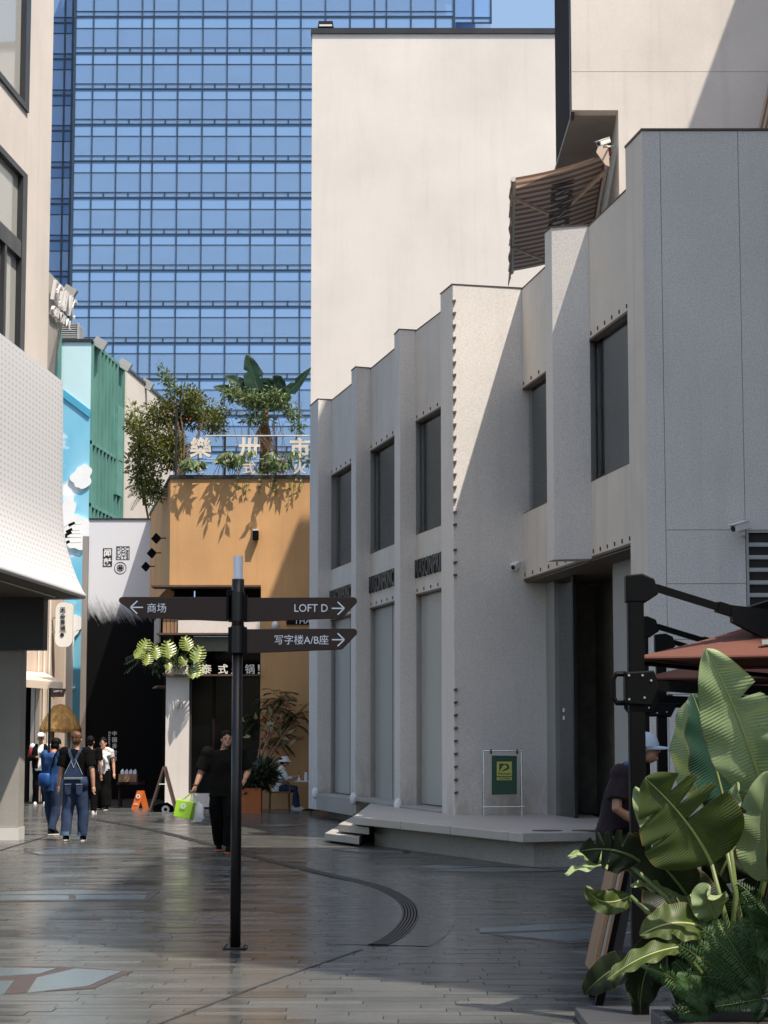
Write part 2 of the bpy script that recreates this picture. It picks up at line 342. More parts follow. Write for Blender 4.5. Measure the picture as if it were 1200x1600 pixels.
# ------------------------------------------------------------ mesh collector
OFF = {}
def ortho(d):
    d = d.normalized(); a = V((0, 0, 1)) if abs(d.z) < 0.9 else V((1, 0, 0))
    u = d.cross(a).normalized(); return u, u.cross(d).normalized()
class MB:
    def __init__(s): s.v = []; s.f = []; s.tone = []; s.al = {}; s.ac = {}; s.smooth = False
    def face(s, pts, tone=None):
        i = len(s.v); s.v += [V(p) for p in pts]; s.f.append(tuple(range(i, i + len(pts)))); s.tone.append(tone if tone is not None else 0.5); return s
    def box(s, a, b):
        x0, y0, z0 = (min(a[k], b[k]) for k in range(3)); x1, y1, z1 = (max(a[k], b[k]) for k in range(3))
        return s.prism([(x0, y0), (x1, y0), (x1, y1), (x0, y1)], z0, z1)
    def prism(s, poly, z0, z1, tone=0.5):
        # poly in plan, any winding
        ar = sum(poly[k][0] * poly[(k + 1) % len(poly)][1] - poly[(k + 1) % len(poly)][0] * poly[k][1] for k in range(len(poly)))
        if ar < 0: poly = poly[::-1]
        n = len(poly); i = len(s.v)
        s.v += [V((p[0], p[1], z0)) for p in poly] + [V((p[0], p[1], z1)) for p in poly]
        s.f.append(tuple(range(i + n - 1, i - 1, -1))); s.f.append(tuple(range(i + n, i + 2 * n)))
        for k in range(n): s.f.append((i + k, i + (k + 1) % n, i + n + (k + 1) % n, i + n + k))
        s.tone += [tone] * (n + 2); return s
    def slab(s, pts, d):
        # polygon (3D points) extruded by vector d
        n = len(pts); i = len(s.v); pts = [V(p) for p in pts]; d = V(d)
        nr = V((0, 0, 0))
        for k in range(n): nr += pts[k].cross(pts[(k + 1) % n])
        if nr.dot(d) > 0: pts = pts[::-1]
        s.v += pts + [p + d for p in pts]
        s.f.append(tuple(range(i, i + n))); s.f.append(tuple(range(i + 2 * n - 1, i + n - 1, -1)))
        for k in range(n): s.f.append((i + k, i + n + k, i + n + (k + 1) % n, i + (k + 1) % n))
        s.tone += [0.5] * (n + 2); return s
    def obox(s, c, ax, ay, az):
        c, ax, ay, az = V(c), V(ax), V(ay), V(az)
        return s.slab([c - ax - ay - az, c + ax - ay - az, c + ax + ay - az, c - ax + ay - az], 2 * az)
    def beam(s, a, b, w, h, up=(0, 0, 1)):
        a, b = V(a), V(b); d = (b - a).normalized(); r = d.cross(V(up)); r = r.normalized() if r.length > 1e-4 else V((1, 0, 0)); u = r.cross(d)
        return s.obox((a + b) / 2, r * w / 2, u * h / 2, (b - a) / 2)
    def tube(s, pts, rad, n=8, cap=True, tone=0.5):
        pts = [V(p) for p in pts]; rs = rad if isinstance(rad, (list, tuple)) else [rad] * len(pts)
        base = len(s.v); u = None
        for k, p in enumerate(pts):
            d = (pts[min(k + 1, len(pts) - 1)] - pts[max(k - 1, 0)])
            d = d.normalized() if d.length > 1e-7 else V((0, 0, 1))
            if u is None: u, w = ortho(d)
            else:
                u = (u - d * u.dot(d)); u = u.normalized() if u.length > 1e-5 else ortho(d)[0]
            w = d.cross(u)
            for j in range(n):
                a = 2 * math.pi * j / n; s.v.append(p + (u * math.cos(a) + w * math.sin(a)) * rs[k])
        for k in range(len(pts) - 1):
            for j in range(n):
                a, b = base + k * n + j, base + k * n + (j + 1) % n
                s.f.append((a, b, b + n, a + n)); s.tone.append(tone)
        if cap:
            s.f.append(tuple(range(base + n - 1, base - 1, -1))); e = base + (len(pts) - 1) * n
            s.f.append(tuple(range(e, e + n))); s.tone += [tone, tone]
        return s
    def ellip(s, c, r, nu=14, nv=9, rot=None):
        c = V(c); base = len(s.v)
        for k in range(nv + 1):
            t = math.pi * k / nv
            for j in range(nu):
                a = 2 * math.pi * j / nu
                p = V((r[0] * math.sin(t) * math.cos(a), r[1] * math.sin(t) * math.sin(a), r[2] * math.cos(t)))
                s.v.append(c + (rot @ p if rot else p))
        for k in range(nv):
            for j in range(nu):
                a, b = base + k * nu + j, base + k * nu + (j + 1) % nu
                s.f.append((a, a + nu, b + nu, b)); s.tone.append(0.5)
        return s
    def rings(s, rr, n=16):
        # rr: list of (center, rx, ry) horizontal ellipses -> closed loft
        base = len(s.v)
        for c, rx, ry in rr:
            for j in range(n):
                a = 2 * math.pi * j / n; s.v.append(V(c) + V((rx * math.cos(a), ry * math.sin(a), 0)))
        for k in range(len(rr) - 1):
            for j in range(n):
                a, b = base + k * n + j, base + k * n + (j + 1) % n
                q = (a, b, b + n, a + n)
                s.f.append(q if rr[k + 1][0][2] > rr[k][0][2] else q[::-1]); s.tone.append(0.5)
        e = base + (len(rr) - 1) * n
        up = rr[-1][0][2] > rr[0][0][2]
        f1 = tuple(range(base + n - 1, base - 1, -1)); f2 = tuple(range(e, e + n))
        s.f += [f1 if up else f1[::-1], f2 if up else f2[::-1]]; s.tone += [0.5, 0.5]
        return s
    def build(s, name, mat, parent=None, bevel=0.0, attr=False, local=False, smooth=None):
        off = OFF[parent] if parent is not None else None
        if parent is None:
            if local: off = V((0, 0, 0))
            else:
                xs = [p.x for p in s.v]; ys = [p.y for p in s.v]; zs = [p.z for p in s.v]
                off = V(((min(xs) + max(xs)) / 2, (min(ys) + max(ys)) / 2, min(zs)))
        me = bpy.data.meshes.new(name)
        me.from_pydata([tuple(p - off) for p in s.v], [], s.f); me.update()
        if attr:
            a = me.attributes.new('tone', 'FLOAT', 'FACE'); a.data.foreach_set('value', s.tone)
        if s.al:
            a = me.attributes.new('along', 'FLOAT', 'POINT'); a.data.foreach_set('value', [s.al.get(i, 0.0) for i in range(len(s.v))])
        if s.ac:
            a = me.attributes.new('across', 'FLOAT', 'POINT'); a.data.foreach_set('value', [s.ac.get(i, 0.0) for i in range(len(s.v))])
        me.materials.append(MATS[mat])
        if smooth or (smooth is None and s.smooth): me.polygons.foreach_set('use_smooth', [True] * len(me.polygons))
        o = bpy.data.objects.new(name, me); col.objects.link(o); OFF[o] = off
        if parent is None: o.location = off
        else: o.parent = parent
        if bevel:
            md = o.modifiers.new('bevel', 'BEVEL'); md.width = bevel; md.segments = 2; md.limit_method = 'ANGLE'; md.angle_limit = R(40)
        return o
def tag(o, label, cat, group=None):
    o['label'] = label; o['category'] = cat
    if group: o['group'] = group
    return o
def struct(o): o['kind'] = 'structure'; return o
def stuff(o): o['kind'] = 'stuff'; return o
def thing(name, label, cat, loc=(0, 0, 0), group=None, rotz=None):
    o = bpy.data.objects.new(name, None); col.objects.link(o); o.location = loc; o.empty_display_size = 0.2
    OFF[o] = V(loc) if rotz is None else V((0, 0, 0))
    if rotz is not None: o.rotation_euler = (0, 0, rotz)
    return tag(o, label, cat, group)
def B(a, b): return MB().box(a, b)

_tc = {}
def text_geo(body, bold=0.0):
    if (body, bold) in _tc: return _tc[(body, bold)]
    c = bpy.data.curves.new('text', 'FONT'); c.body = body; c.size = 1.0; c.resolution_u = 3; c.offset = bold
    o = bpy.data.objects.new('text', c); col.objects.link(o)
    dg = bpy.context.evaluated_depsgraph_get(); me = bpy.data.meshes.new_from_object(o.evaluated_get(dg))
    vv = [v.co.copy() for v in me.vertices]; ff = [tuple(p.vertices) for p in me.polygons]
    bpy.data.objects.remove(o); bpy.data.curves.remove(c); bpy.data.meshes.remove(me)
    _tc[(body, bold)] = (vv, ff); return vv, ff
def text(name, body, mat, parent, org, right, up, h=None, w=None, depth=0.004, center=False, bold=0.0):
    """flat lettering lying on a surface; org = lower left (or centre), h and w in metres of the ink box"""
    vv, ff = text_geo(body, bold)
    x0, x1 = min(p.x for p in vv), max(p.x for p in vv); y0, y1 = min(p.y for p in vv), max(p.y for p in vv)
    right, up, org = V(right).normalized(), V(up).normalized(), V(org); nr = right.cross(up)
    sy = h / (y1 - y0) if h else w / (x1 - x0); sx = w / (x1 - x0) if w else sy
    if h is None: sy = sx
    b = MB(); ox, oy = (x0, y0) if not center else ((x0 + x1) / 2, (y0 + y1) / 2)
    n = len(vv); P = [org + right * (p.x - ox) * sx + up * (p.y - oy) * sy for p in vv]
    b.v = [p + nr * depth for p in P] + P
    b.f = list(ff)
    ed = {}
    for f in ff:
        for k in range(len(f)):
            e = (f[k], f[(k + 1) % len(f)]); ed[e] = 1
    for (i, j) in list(ed):
        if (j, i) not in ed: b.f.append((j, i, i + n, j + n))
    b.tone = [0.5] * len(b.f)
    return b.build(name, mat, parent)
# ============================================================ GROUND
g = MB().face([(-600, -200, -0.03), (600, -200, -0.03), (600, 1200, -0.03), (-600, 1200, -0.03)])
mk('ground_dark', (0.045, 0.045, 0.043), 0.6, 0.15, 2.0)
struct(g.build('ground', 'ground_dark'))
bed = MB().prism([(-14, 7), (6.5, 7), (6.5, 60), (-14, 60)], -0.026, -0.010)
mk('joint', (0.022, 0.021, 0.019), 0.8, 0.2, 4)
bed = struct(bed.build('paving', 'joint'))
rowh, k, rows = 0.17, 0, []
y = 9.0
allp = []
rp = random.Random(5)
while y < 53:
    x = -0.205 * y - 1.2 + rp.uniform(-0.6, 0)
    xe = min(0.205 * y + 0.8, 5.6)
    while x < xe:
        l = rp.uniform(0.40, 1.05)
        allp.append((x, y, l)); x += l
    y += rowh
def paver_visible(p):
    x, y, l = p
    u0, u1 = 600 + F * x / y, 600 + F * (x + l) / y
    return u1 > 4 and u0 < 1000 and y > 11.9 and not (y > 24 and x > 0.6)
vis = sorted([p for p in allp if paver_visible(p)], key=lambda p: p[1])
single = set(vis[:300])
def paver_geo(mb, x, y, l, z=0.0, tone=0.5, sk=0.0, tl=(0, 0)):
    j = 0.003
    q = [(x + j, y + j), (x + l - j, y + j), (x + l - j, y + rowh - j), (x + j, y + rowh - j)]
    i = len(mb.v)
    mb.v += [V((a, b, -0.012)) for a, b in q] + [V((a, b, z + tl[0] * (a - x - l / 2) + tl[1] * (b - y))) for a, b in q]
    for f in ((4, 5, 6, 7), (0, 1, 5, 4), (1, 2, 6, 5), (2, 3, 7, 6), (3, 0, 4, 7)):
        mb.f.append(tuple(i + a for a in f)); mb.tone.append(tone)
mass = MB()
for p in allp:
    z = rp.uniform(-0.0015, 0.0012); tl = (rp.uniform(-.0015, .0015), rp.uniform(-.004, .004))
    if p in single:
        b = MB(); paver_geo(b, p[0], p[1], p[2], z, tl=tl); b.build('paver', 'paver_single', bed)
    else: paver_geo(mass, p[0], p[1], p[2], z, rp.random(), tl=tl)
stuff(mass.build('paver_field', 'paver_mass', bed, attr=True))

# curved slot drain and the smooth band round it
dpx = [(590, 1477), (604, 1471), (616, 1464), (626, 1456), (635, 1446), (641, 1435), (642, 1424), (637, 1413), (627, 1404), (612, 1395), (594, 1387),
       (570, 1380), (530, 1371), (490, 1362), (450, 1352), (400, 1340), (330, 1320), (240, 1297), (150, 1281)]
dp = [gp(*p) for p in dpx]
for _ in range(2):
    q = [dp[0]]
    for a, b in zip(dp, dp[1:]): q += [a * .75 + b * .25, a * .25 + b * .75]
    dp = q + [dp[-1]]
def ribbon(mb, pts, o0, o1, z0, z1):
    n = len(pts); i = len(mb.v)
    for k, p in enumerate(pts):
        d = (pts[min(k + 1, n - 1)] - pts[max(k - 1, 0)]); d.z = 0; d.normalize(); nr = V((d.y, -d.x, 0))
        for o, z in ((o0, z0), (o0, z1), (o1, z1), (o1, z0)): mb.v.append(p + nr * o + V((0, 0, z)))
    for k in range(n - 1):
        for j in range(4):
            a, b = i + k * 4 + j, i + k * 4 + (j + 1) % 4
            mb.f.append((a, b, b + 4, a + 4)); mb.tone.append(.5)
    return mb
near = [p for p in dp if p.y < 24.5]
bandm = ribbon(MB(), near, -0.42, 0.42, -0.01, 0.003)
struct(bandm.build('drain_surround', 'paver_band'))
dr = thing('slot_drain', 'curved dark slotted metal drain sweeping across the paving', 'drain', tuple(dp[0]))
ribbon(MB(), dp, -0.078, 0.078, -0.008, 0.0065).build('channel', 'interior_black', dr)
for k in range(6):
    o = -0.076 + k * 0.028
    ribbon(MB(), dp, o, o + 0.014, 0.0, 0.0095).build('rib', 'drain_metal', dr)
jl = [gp(565, 1484), gp(470, 1517), gp(380, 1550), gp(250, 1600), gp(180, 1626)]
struct(ribbon(MB(), jl, -0.012, 0.012, -0.01, 0.0035).build('expansion_joint', 'joint'))
jl2 = [gp(-20, 1335), gp(70, 1308)]
struct(ribbon(MB(), jl2, -0.03, 0.03, -0.01, 0.0035).build('expansion_joint', 'joint'))

def skylight(label, outline, panes, bars=()):
    c = sum((gp(*p) for p in outline), V()) / len(outline)
    t = thing('floor_skylight', label, 'skylight', (c.x, c.y, 0), 'glass skylights set in the paving')
    MB().prism([(gp(*p).x, gp(*p).y) for p in outline], -0.008, 0.0045).build('frame', 'floor_frame', t)
    for pn in panes: MB().prism([(gp(*p).x, gp(*p).y) for p in pn], -0.002, 0.0085).build('pane', 'floor_glass', t)
    for pn in bars: MB().prism([(gp(*p).x, gp(*p).y) for p in pn], -0.002, 0.0095).build('bar', 'floor_frame', t)
skylight('large split glass floor skylight nearest the camera at the left edge', [(-60, 1510), (100, 1511), (208, 1518), (146, 1545), (-60, 1558)],
         [[(-60, 1513), (88, 1514.5), (62, 1523), (-60, 1530)], [(-60, 1535), (22, 1534), (6, 1555), (-60, 1556.5)], [(58, 1529), (118, 1515), (190, 1519), (138, 1542), (42, 1553)]])
skylight('long glass floor skylight with one small brown plate, left of the signpost', [(-60, 1394), (110, 1389), (250, 1393), (230, 1408), (-60, 1410)],
         [[(-60, 1396.5), (108, 1391), (238, 1395), (226, 1397.5), (-60, 1399)], [(-60, 1400.5), (232, 1399), (224, 1406), (-60, 1408)]],
         [[(107, 1398), (118, 1398), (119, 1405.5), (108, 1405.5)]])
skylight('thin glass floor skylight on the near side of the person in overalls', [(40, 1332), (90, 1326), (200, 1326.5), (236, 1330), (215, 1334.5), (60, 1337)],
         [[(48, 1332), (92, 1327.2), (196, 1327.8), (215, 1330.5), (205, 1333.2), (62, 1335.5)]])
skylight('pointed glass floor skylight beside the steps of the stone platform', [(520, 1329), (560, 1326), (640, 1330), (640, 1334), (560, 1333)],
         [[(530, 1329), (562, 1327), (630, 1330.5), (630, 1333), (562, 1332)]])
skylight('glass floor skylight tucked under the front edge of the stone platform', [(634, 1356), (680, 1351), (830, 1355), (900, 1361), (780, 1364), (660, 1362.5)],
         [[(645, 1356), (684, 1352.5), (760, 1354.5), (700, 1358.5)], [(668, 1361), (760, 1356), (826, 1357), (880, 1361), (780, 1362.8)]])
skylight('leaf shaped glass floor skylight left of the wooden sign board', [(742, 1452), (850, 1443), (1010, 1443), (1010, 1462), (892, 1475), (770, 1462)],
         [[(748, 1452), (852, 1445), (1000, 1444.5), (880, 1453.5), (750, 1458.5)], [(775, 1461), (890, 1456), (1000, 1458), (893, 1472.5)]])
skylight('faint glass floor skylight by the cafe corner behind the person with the green bag', [(385, 1290), (440, 1287), (480, 1290), (440, 1293)],
         [[(395, 1290), (440, 1288.2), (470, 1290), (440, 1292)]])

# ============================================================ STONE SHOP BUILDING ON THE RIGHT
ROOF = 9.0
shop = thing('stone_shop_building', 'pale terrazzo shop building with saw-tooth pilasters and tall recessed windows', 'building', (2.0, 32, 0))
def rp2(px, py): p = ph(px, py, ROOF); return V((p.x, p.y, 0))
PIL = [  # (left-back, front-left, front-right) from the roof line
    (rp2(484.5, 636), rp2(497, 625), rp2(518, 626.3)),
    (rp2(549, 581), rp2(556, 575), rp2(579, 577)),
    (rp2(616, 525), rp2(624, 516.5), rp2(649.5, 518)),
    (rp2(688, 462), rp2(707, 446.5), rp2(815.5, 452.5)),
    (rp2(851, 367), rp2(861.5, 358), rp2(919.5, 354.5)),
    (rp2(977, 232), rp2(1003, 204.5), rp2(1200, 203.5)),
]
def ext(a, b, d): return b + (b - a).normalized() * d
def wallto(i):      # point where bay wall i runs in behind the next pilaster
    if i < 2: return ext(PIL[i][2], PIL[i + 1][2], -0.03)
    if i == 2: return PIL[3][1] + V((0.36, 0.12, 0))
    if i == 3: return ext(PIL[3][2], PIL[4][2], -0.03)
    return ext(PIL[4][2], rp2(976, 300), 1.2)
names = ['pilaster', 'pilaster', 'pilaster', 'corner_block', 'pilaster']
ZB = 0.455
for i, (A, Bp, C) in enumerate(PIL[:5]):
    back = (A - Bp).normalized()
    C2 = C if i != 3 else C + (C - Bp).normalized() * 0.42
    w_ = C - Bp
    poly = [Bp, C2, C2 + V((0.25, 0.35, 0)), A + w_ + V((0.3, 0, 0)), A]
    if i == 3: poly = [Bp, C2, C2 + V((0.3, 2.0, 0)), A + V((.9, .2, 0)), A]
    z0 = 4.19 if i == 4 else (0.15 if i == 0 else 0.20 if i < 3 else ZB - 0.02)
    o = MB().prism([(p.x, p.y) for p in poly], z0, ROOF + 0.02).build(names[i], 'terrazzo', shop, bevel=0.012)
    MB().prism([(p.x + (0.012 if k in (1,) else -0.012 if k in (0, 3, 4) else 0), p.y - (0.012 if k < 2 else 0)) for k, p in enumerate(poly)], ROOF + 0.021, ROOF + 0.035).build('coping', 'brown_metal', shop)
# bays
WT, WB, LT = 7.36, 5.29, 4.23
def bay(i):
    a, b = PIL[i][2], wallto(i); d = (b - a).normalized(); n = V((-d.y, d.x, 0))     # n: inwards or outwards
    if n.x < 0: n = -n
    ins = 0.10
    def strip(o0, o1, z0, z1, s0=0.0, s1=None):
        p, q = a + d * s0, (b if s1 is None else a + d * s1)
        return MB().prism([((p + n * o0).x, (p + n * o0).y), ((q + n * o0).x, (q + n * o0).y), ((q + n * o1).x, (q + n * o1).y), ((p + n * o1).x, (p + n * o1).y)], z0, z1)
    strip(0, 0.4, WT, ROOF, -0.0).build('upper_wall', 'plaster', shop)
    strip(-0.012, 0.41, ROOF + 0.001, ROOF + 0.016).build('coping', 'brown_metal', shop)
    strip(0, 0.4, LT, WB).build('spandrel_band', 'plaster', shop)
    strip(-0.004, 0.4, WB + 0.001, WB + 0.012).build('window_sill', 'brown_metal', shop)
    strip(-0.006, ins + 0.02, WT - 0.035, WT - 0.001).build('lintel', 'brown_metal', shop)
    L = (b - a).length
    bl = MB()
    for k in range(7):
        s = 0.10 + k * (L - 0.5) / 7
        for zz in (WT + 0.03,) + ((LT + 0.03,) if True else ()):
            c = a + d * s - n * 0.010; bl.obox((c.x, c.y, zz + 0.03), d * 0.007, n * 0.008, (0, 0, 0.028))
    stuff(bl.build('bolt_row', 'brown_metal', shop))
    w = strip(ins, ins + 0.012, WB + 0.013, WT - 0.036).build('window_pane', 'window_glass', shop)
    # pleated curtain
    def curtain(z0, z1, off, mat, per=0.14):
        cb = MB(); n_ = max(8, int(L / per * 4)); cb.smooth = True
        for k in range(n_ + 1):
            p = a + d * (L * k / n_) + n * (off + 0.02 * math.sin(k * math.pi / 2 + 0.4 * math.sin(k)))
            cb.v += [V((p.x, p.y, z0)), V((p.x, p.y, z1))]
        for k in range(n_): cb.f.append((2 * k, 2 * k + 2, 2 * k + 3, 2 * k + 1)); cb.tone.append(.5)
        return cb.build('curtain', mat, shop)
    curtain(WB + 0.014, WT - 0.04, ins + 0.06, 'curtain_dark')
    return a, b, d, n, L, strip, curtain
bays = [bay(i) for i in range(5)]
for i in range(3):
    a, b, d, n, L, strip, curtain = bays[i]
    strip(-0.006, 0.12, LT - 0.035, LT - 0.001).build('lintel', 'brown_metal', shop)
    base = 0.52
    half = L * 0.40
    strip(0.10, 0.112, base, LT - 0.036, 0.0, half - 0.012).build('shop_pane', 'film_glass', shop)
    strip(0.10, 0.112, base, LT - 0.036, half + 0.012, None).build('shop_pane', 'film_glass', shop)
    strip(0.095, 0.125, base, LT - 0.036, half - 0.010, half + 0.010).build('mullion', 'frame_dark', shop)
    curtain(base, LT - 0.04, 0.145, 'curtain_grey', 0.4)
    strip(-0.33, 0.35, 0.16 if i == 0 else ZB + 0.002, 0.50 + 0.03 * (i == 1), 0.12).build('plinth', 'granite', shop, bevel=0.01)
    # wall letters, run along the bay and in behind the next pilaster
    org = a + d * 0.10 - n * 0.004 + V((0, 0, 4.50))
    text('lettering', 'MASONPRINCE', 'letter_black', shop, org, d, (0, 0, 1), h=0.33, w=2.42, depth=0.05, bold=0.02)
    # curved light shade at the pilaster foot
    A, Bp, C = PIL[i + 1] if i < 2 else PIL[3]
    A0, B0, C0 = PIL[i]
    fl = MB(); c0 = B0 + V((-0.03, -0.03, 0.50)); fl.smooth = True
    fl.ellip(c0, (0.075, 0.06, 0.12), 12, 8)
    fl.build('foot_lamp', 'white_paint', shop)
# under-plinth recess, dark
a, b = PIL[0][1], PIL[2][1]
MB().prism([(a.x + .25, a.y), (a.x + .6, a.y + 1.5), (b.x + .6, b.y), (b.x + .15, b.y)], 0.0, 0.16).build('recess_base', 'dark_grey', shop)
# brackets up the corner block edge
A, Bp, C = PIL[3]
for k in range(42):
    z = ROOF - 0.28 - k * 0.2035
    if 18.5 < k < 19.5 or 22.5 < k < 30.5 or z < 0.6: continue
    MB().slab([(Bp.x - 0.004, Bp.y - 0.035, z), (Bp.x + 0.055, Bp.y - 0.03, z + 0.012), (Bp.x + 0.055, Bp.y + 0.004, z + 0.012), (Bp.x - 0.004, Bp.y + 0.002, z)], (0, 0, 0.036)).build('bracket', 'brown_metal', shop)
# roof deck behind the parapet
MB().prism([(1.3, 33.6), (3.2, 33.3), (3.3, 25.3), (9.4, 25.2), (9.4, 46), (-0.6, 46)], 8.3, 8.5).build('roof_deck', 'concrete', shop)
# mass of the shop behind the glass
MB().prism([(0.25, 41.5), (1.05, 38.2), (3.6, 36), (9, 36), (9, 46), (-0.6, 46)], 0.1, 8.29).build('inner_wall', 'concrete', shop)

MB().prism([(-0.95, 45.6), (9, 45.6), (9, 49.15), (-0.95, 49.15)], 0.0, 8.6).build('unseen_shade_block', 'concrete', shop)  # unseen mass added to cut sky light on the cafe front
# ---- big wing, clad in large slabs
A, Bp, C = PIL[5]
xr = 9.4; yf = Bp.y
core = [(Bp.x + 0.03, yf + 0.03), (xr, yf + 0.03), (xr, yf + 6), (Bp.x + 0.9, yf + 6), (A.x + 0.02 + (Bp.x - A.x) * 0.0 + 0.02, A.y), ]
lb = A
MB().prism([(Bp.x + 0.03, yf + 0.03), (xr, yf + 0.03), (xr, yf + 5), (lb.x + 1, lb.y), (lb.x + 0.03, lb.y)], 0.0, ROOF).build('wing_core', 'joint', shop)
def zf(py, px=1100): return at(px, py, yf).z
cols = [Bp.x, at(1037, 600, yf).x, at(1166, 900, yf).x, 6.6, 8.0, xr]
rws = [0.0, zf(1172), zf(1085), zf(999), zf(912), zf(828), ROOF]
for ci in range(5):
    for ri in range(len(rws) - 1):
        z0, z1 = rws[ri], rws[ri + 1]
        if ci == 0 and ri == 0: z0, z1 = 0.0, ROOF
        elif ci == 0: continue
        if ci == 2 and ri in (3, 4): continue
        g_ = 0.003
        B((cols[ci] + g_, yf, z0 + g_), (cols[ci + 1] - g_, yf + 0.028, z1 - g_)).build('wall_panel', 'terrazzo', shop)
lp = [Bp + V((0, 0.0, 0)), lb, lb + V((0.028, 0.01, 0)), Bp + V((0.028, 0.001, 0))]
MB().prism([(p.x, p.y + 0.001) for p in lp], 0.0, ROOF).build('side_wall', 'plaster', shop)
MB().prism([(Bp.x - 0.012, yf - 0.012), (xr, yf - 0.012), (xr, yf + 0.3), (Bp.x + 0.3, yf + 0.3), (lb.x + .3, lb.y), (lb.x - 0.012, lb.y)], ROOF + 0.001, ROOF + 0.03).build('coping', 'brown_metal', shop)
# louvre vent in the wing
lv = thing('louvre_vent', 'grey slatted louvre vent in the stone wing above the red parasol', 'vent', (cols[2] + .7, yf, rws[3]))
MB().box((cols[2] + 0.02, yf + 0.10, rws[3] + .01), (6.58, yf + 0.12, rws[5] - .01)).build('backing', 'interior_black', lv)
for zz, h in ((rws[3] + 0.004, 0.03), (rws[5] - 0.034, 0.03)): B((cols[2] + .005, yf - 0.01, zz), (6.595, yf + 0.1, zz + h)).build('frame', 'louvre', lv)
for xx in (cols[2] + .005, 6.565): B((xx, yf - 0.008, rws[3] + 0.035), (xx + 0.03, yf + 0.1, rws[5] - 0.035)).build('frame', 'louvre', lv)
nz = 8
for k in range(nz):
    z = rws[3] + 0.05 + k * (rws[5] - rws[3] - 0.1) / nz
    MB().slab([(cols[2] + 0.036, yf + 0.0, z), (6.56, yf + 0.0, z), (6.56, yf + 0.09, z + 0.09), (cols[2] + 0.036, yf + 0.09, z + 0.09)], (0, 0, 0.022)).build('slat', 'louvre', lv)

# ---- entrance between block and wing
a4, b4, d4, n4, L4, s4, c4 = bays[3]; a5, b5, d5, n5, L5, s5, c5 = bays[4]
ent = lambda px, py: ph(px, py, ZB)
E0, E1 = ent(848, 1271), ent(897, 1278.5); E2 = ent(962, 1287)
de = (E1 - E0).normalized(); ne = V((de.y, -de.x, 0)); ne = ne if ne.x > 0 else -ne
def estrip(p, q, th, z0, z1): return MB().prism([(p.x, p.y), (q.x, q.y), ((q + ne * th).x, (q + ne * th).y), ((p + ne * th).x, (p + ne * th).y)], z0, z1)
Em = E0.lerp(E1, 0.45)
estrip(E0, Em - de * 0.01, 0.03, ZB, 4.16).build('entry_panel', 'grey_paint', shop)
estrip(Em, E1 - de * 0.05, 0.014, ZB, 4.16).build('entry_pane', 'shop_glass', shop)
estrip(E1 - de * 0.05, E1 + de * 0.06, 0.05, ZB, 4.16).build('door_stile', 'frame_dark', shop)
estrip(E0 + ne * 0.9, E2 + ne * 0.9 + de * 2, 0.1, ZB, 4.16).build('inner_wall', 'dark_concrete', shop)
B((E0.x + .25, E0.y + .1, ZB), (E0.x + 1.6, E0.y + .2, 4.16)).build('inner_wall', 'dark_concrete', shop)
estrip(E2, E2 + de * 1.2, 0.05, ZB, 4.16).build('door_leaf', 'grey_paint', shop)
estrip(a4 - d4 * 0 + V((0.02, 0, 0)), b5 + V((.1, -.4, 0)), 1.8, 4.165, 4.19).build('entry_soffit', 'soffit_brown', shop)
for (a_, d_, n_, L_) in ((a4, d4, n4, L4), (a5, d5, n5, L5)):
    p, q = a_, a_ + d_ * L_
    MB().prism([((p - n_ * .008).x, (p - n_ * .008).y), ((q - n_ * .008).x, (q - n_ * .008).y), ((q + n_ * .3).x, (q + n_ * .3).y), ((p + n_ * .3).x, (p + n_ * .3).y)], 4.195, 4.229).build('lintel', 'brown_metal', shop)
# small white sign plates on the glass
for zz in (2.10, 1.98):
    c = E0.lerp(E1, 0.72) - ne * 0.004; MB().obox((c.x, c.y, zz), de * 0.05, ne * 0.002, (0, 0, 0.03)).build('notice', 'white_paint', shop)

# ============================================================ STONE PLATFORM AND STEPS
pf = thing('stone_platform', 'pale granite entrance platform with two floating steps at its left end', 'platform', (1.5, 29, 0))
T = lambda px, py: ph(px, py, ZB)
f0, f1, f2 = T(552, 1275.5), T(816, 1301.5), T(1003, 1298)
wd = (PIL[2][2] - PIL[3][1]).normalized()
backl = f0 + V((0.1, 6.0, 0))
top = [f0, f1, V((3.25, f2.y, 0)), V((3.35, 29.5, 0)), V((3.3, 33.0, 0)), V((2.6, 34.2, 0)), V((1.2, 34.2, 0)), V((0.3, 38.6, 0)), V((-0.25, 38.9, 0))]
MB().prism([(p.x, p.y) for p in top], ZB - 0.125, ZB).build('slab', 'granite_top', pf, bevel=0.012)
b0, b1 = gp(560, 1322), gp(829, 1355.5)
b0, b1 = b0 + V((.25, .25, 0)), b1 + V((.05, .12, 0))
bs = [b0, b1, V((3.3, b1.y + 0.1, 0)), V((3.3, 33, 0)), V((1.2, 34, 0)), V((0.1, 38, 0))]
MB().prism([(p.x, p.y) for p in bs], 0.0, ZB - 0.126).build('base', 'granite', pf)
dirf = (f1 - f0).normalized()
for k, (px, py, z) in enumerate(((529, 1287.5, 0.30), (507.5, 1301.5, 0.15))):
    p = ph(px, py, z); q = p + dirf * (1.35 if k == 0 else 1.55); bk = V((0.28, 5.2, 0))
    MB().prism([(v.x, v.y) for v in (p, q, q + bk, p + bk)], z - 0.115, z).build('step', 'granite', pf, bevel=0.01)
for px in (856, 918):
    c = T(px, 1298.8); ring = MB()
    ring.prism([(c.x + 0.2 * math.cos(t * math.pi / 12), c.y + 0.1 + 0.2 * math.sin(t * math.pi / 12)) for t in range(24)], ZB + 0.001, ZB + 0.008)
    ring.build('recessed_uplight', 'brown_metal', pf)
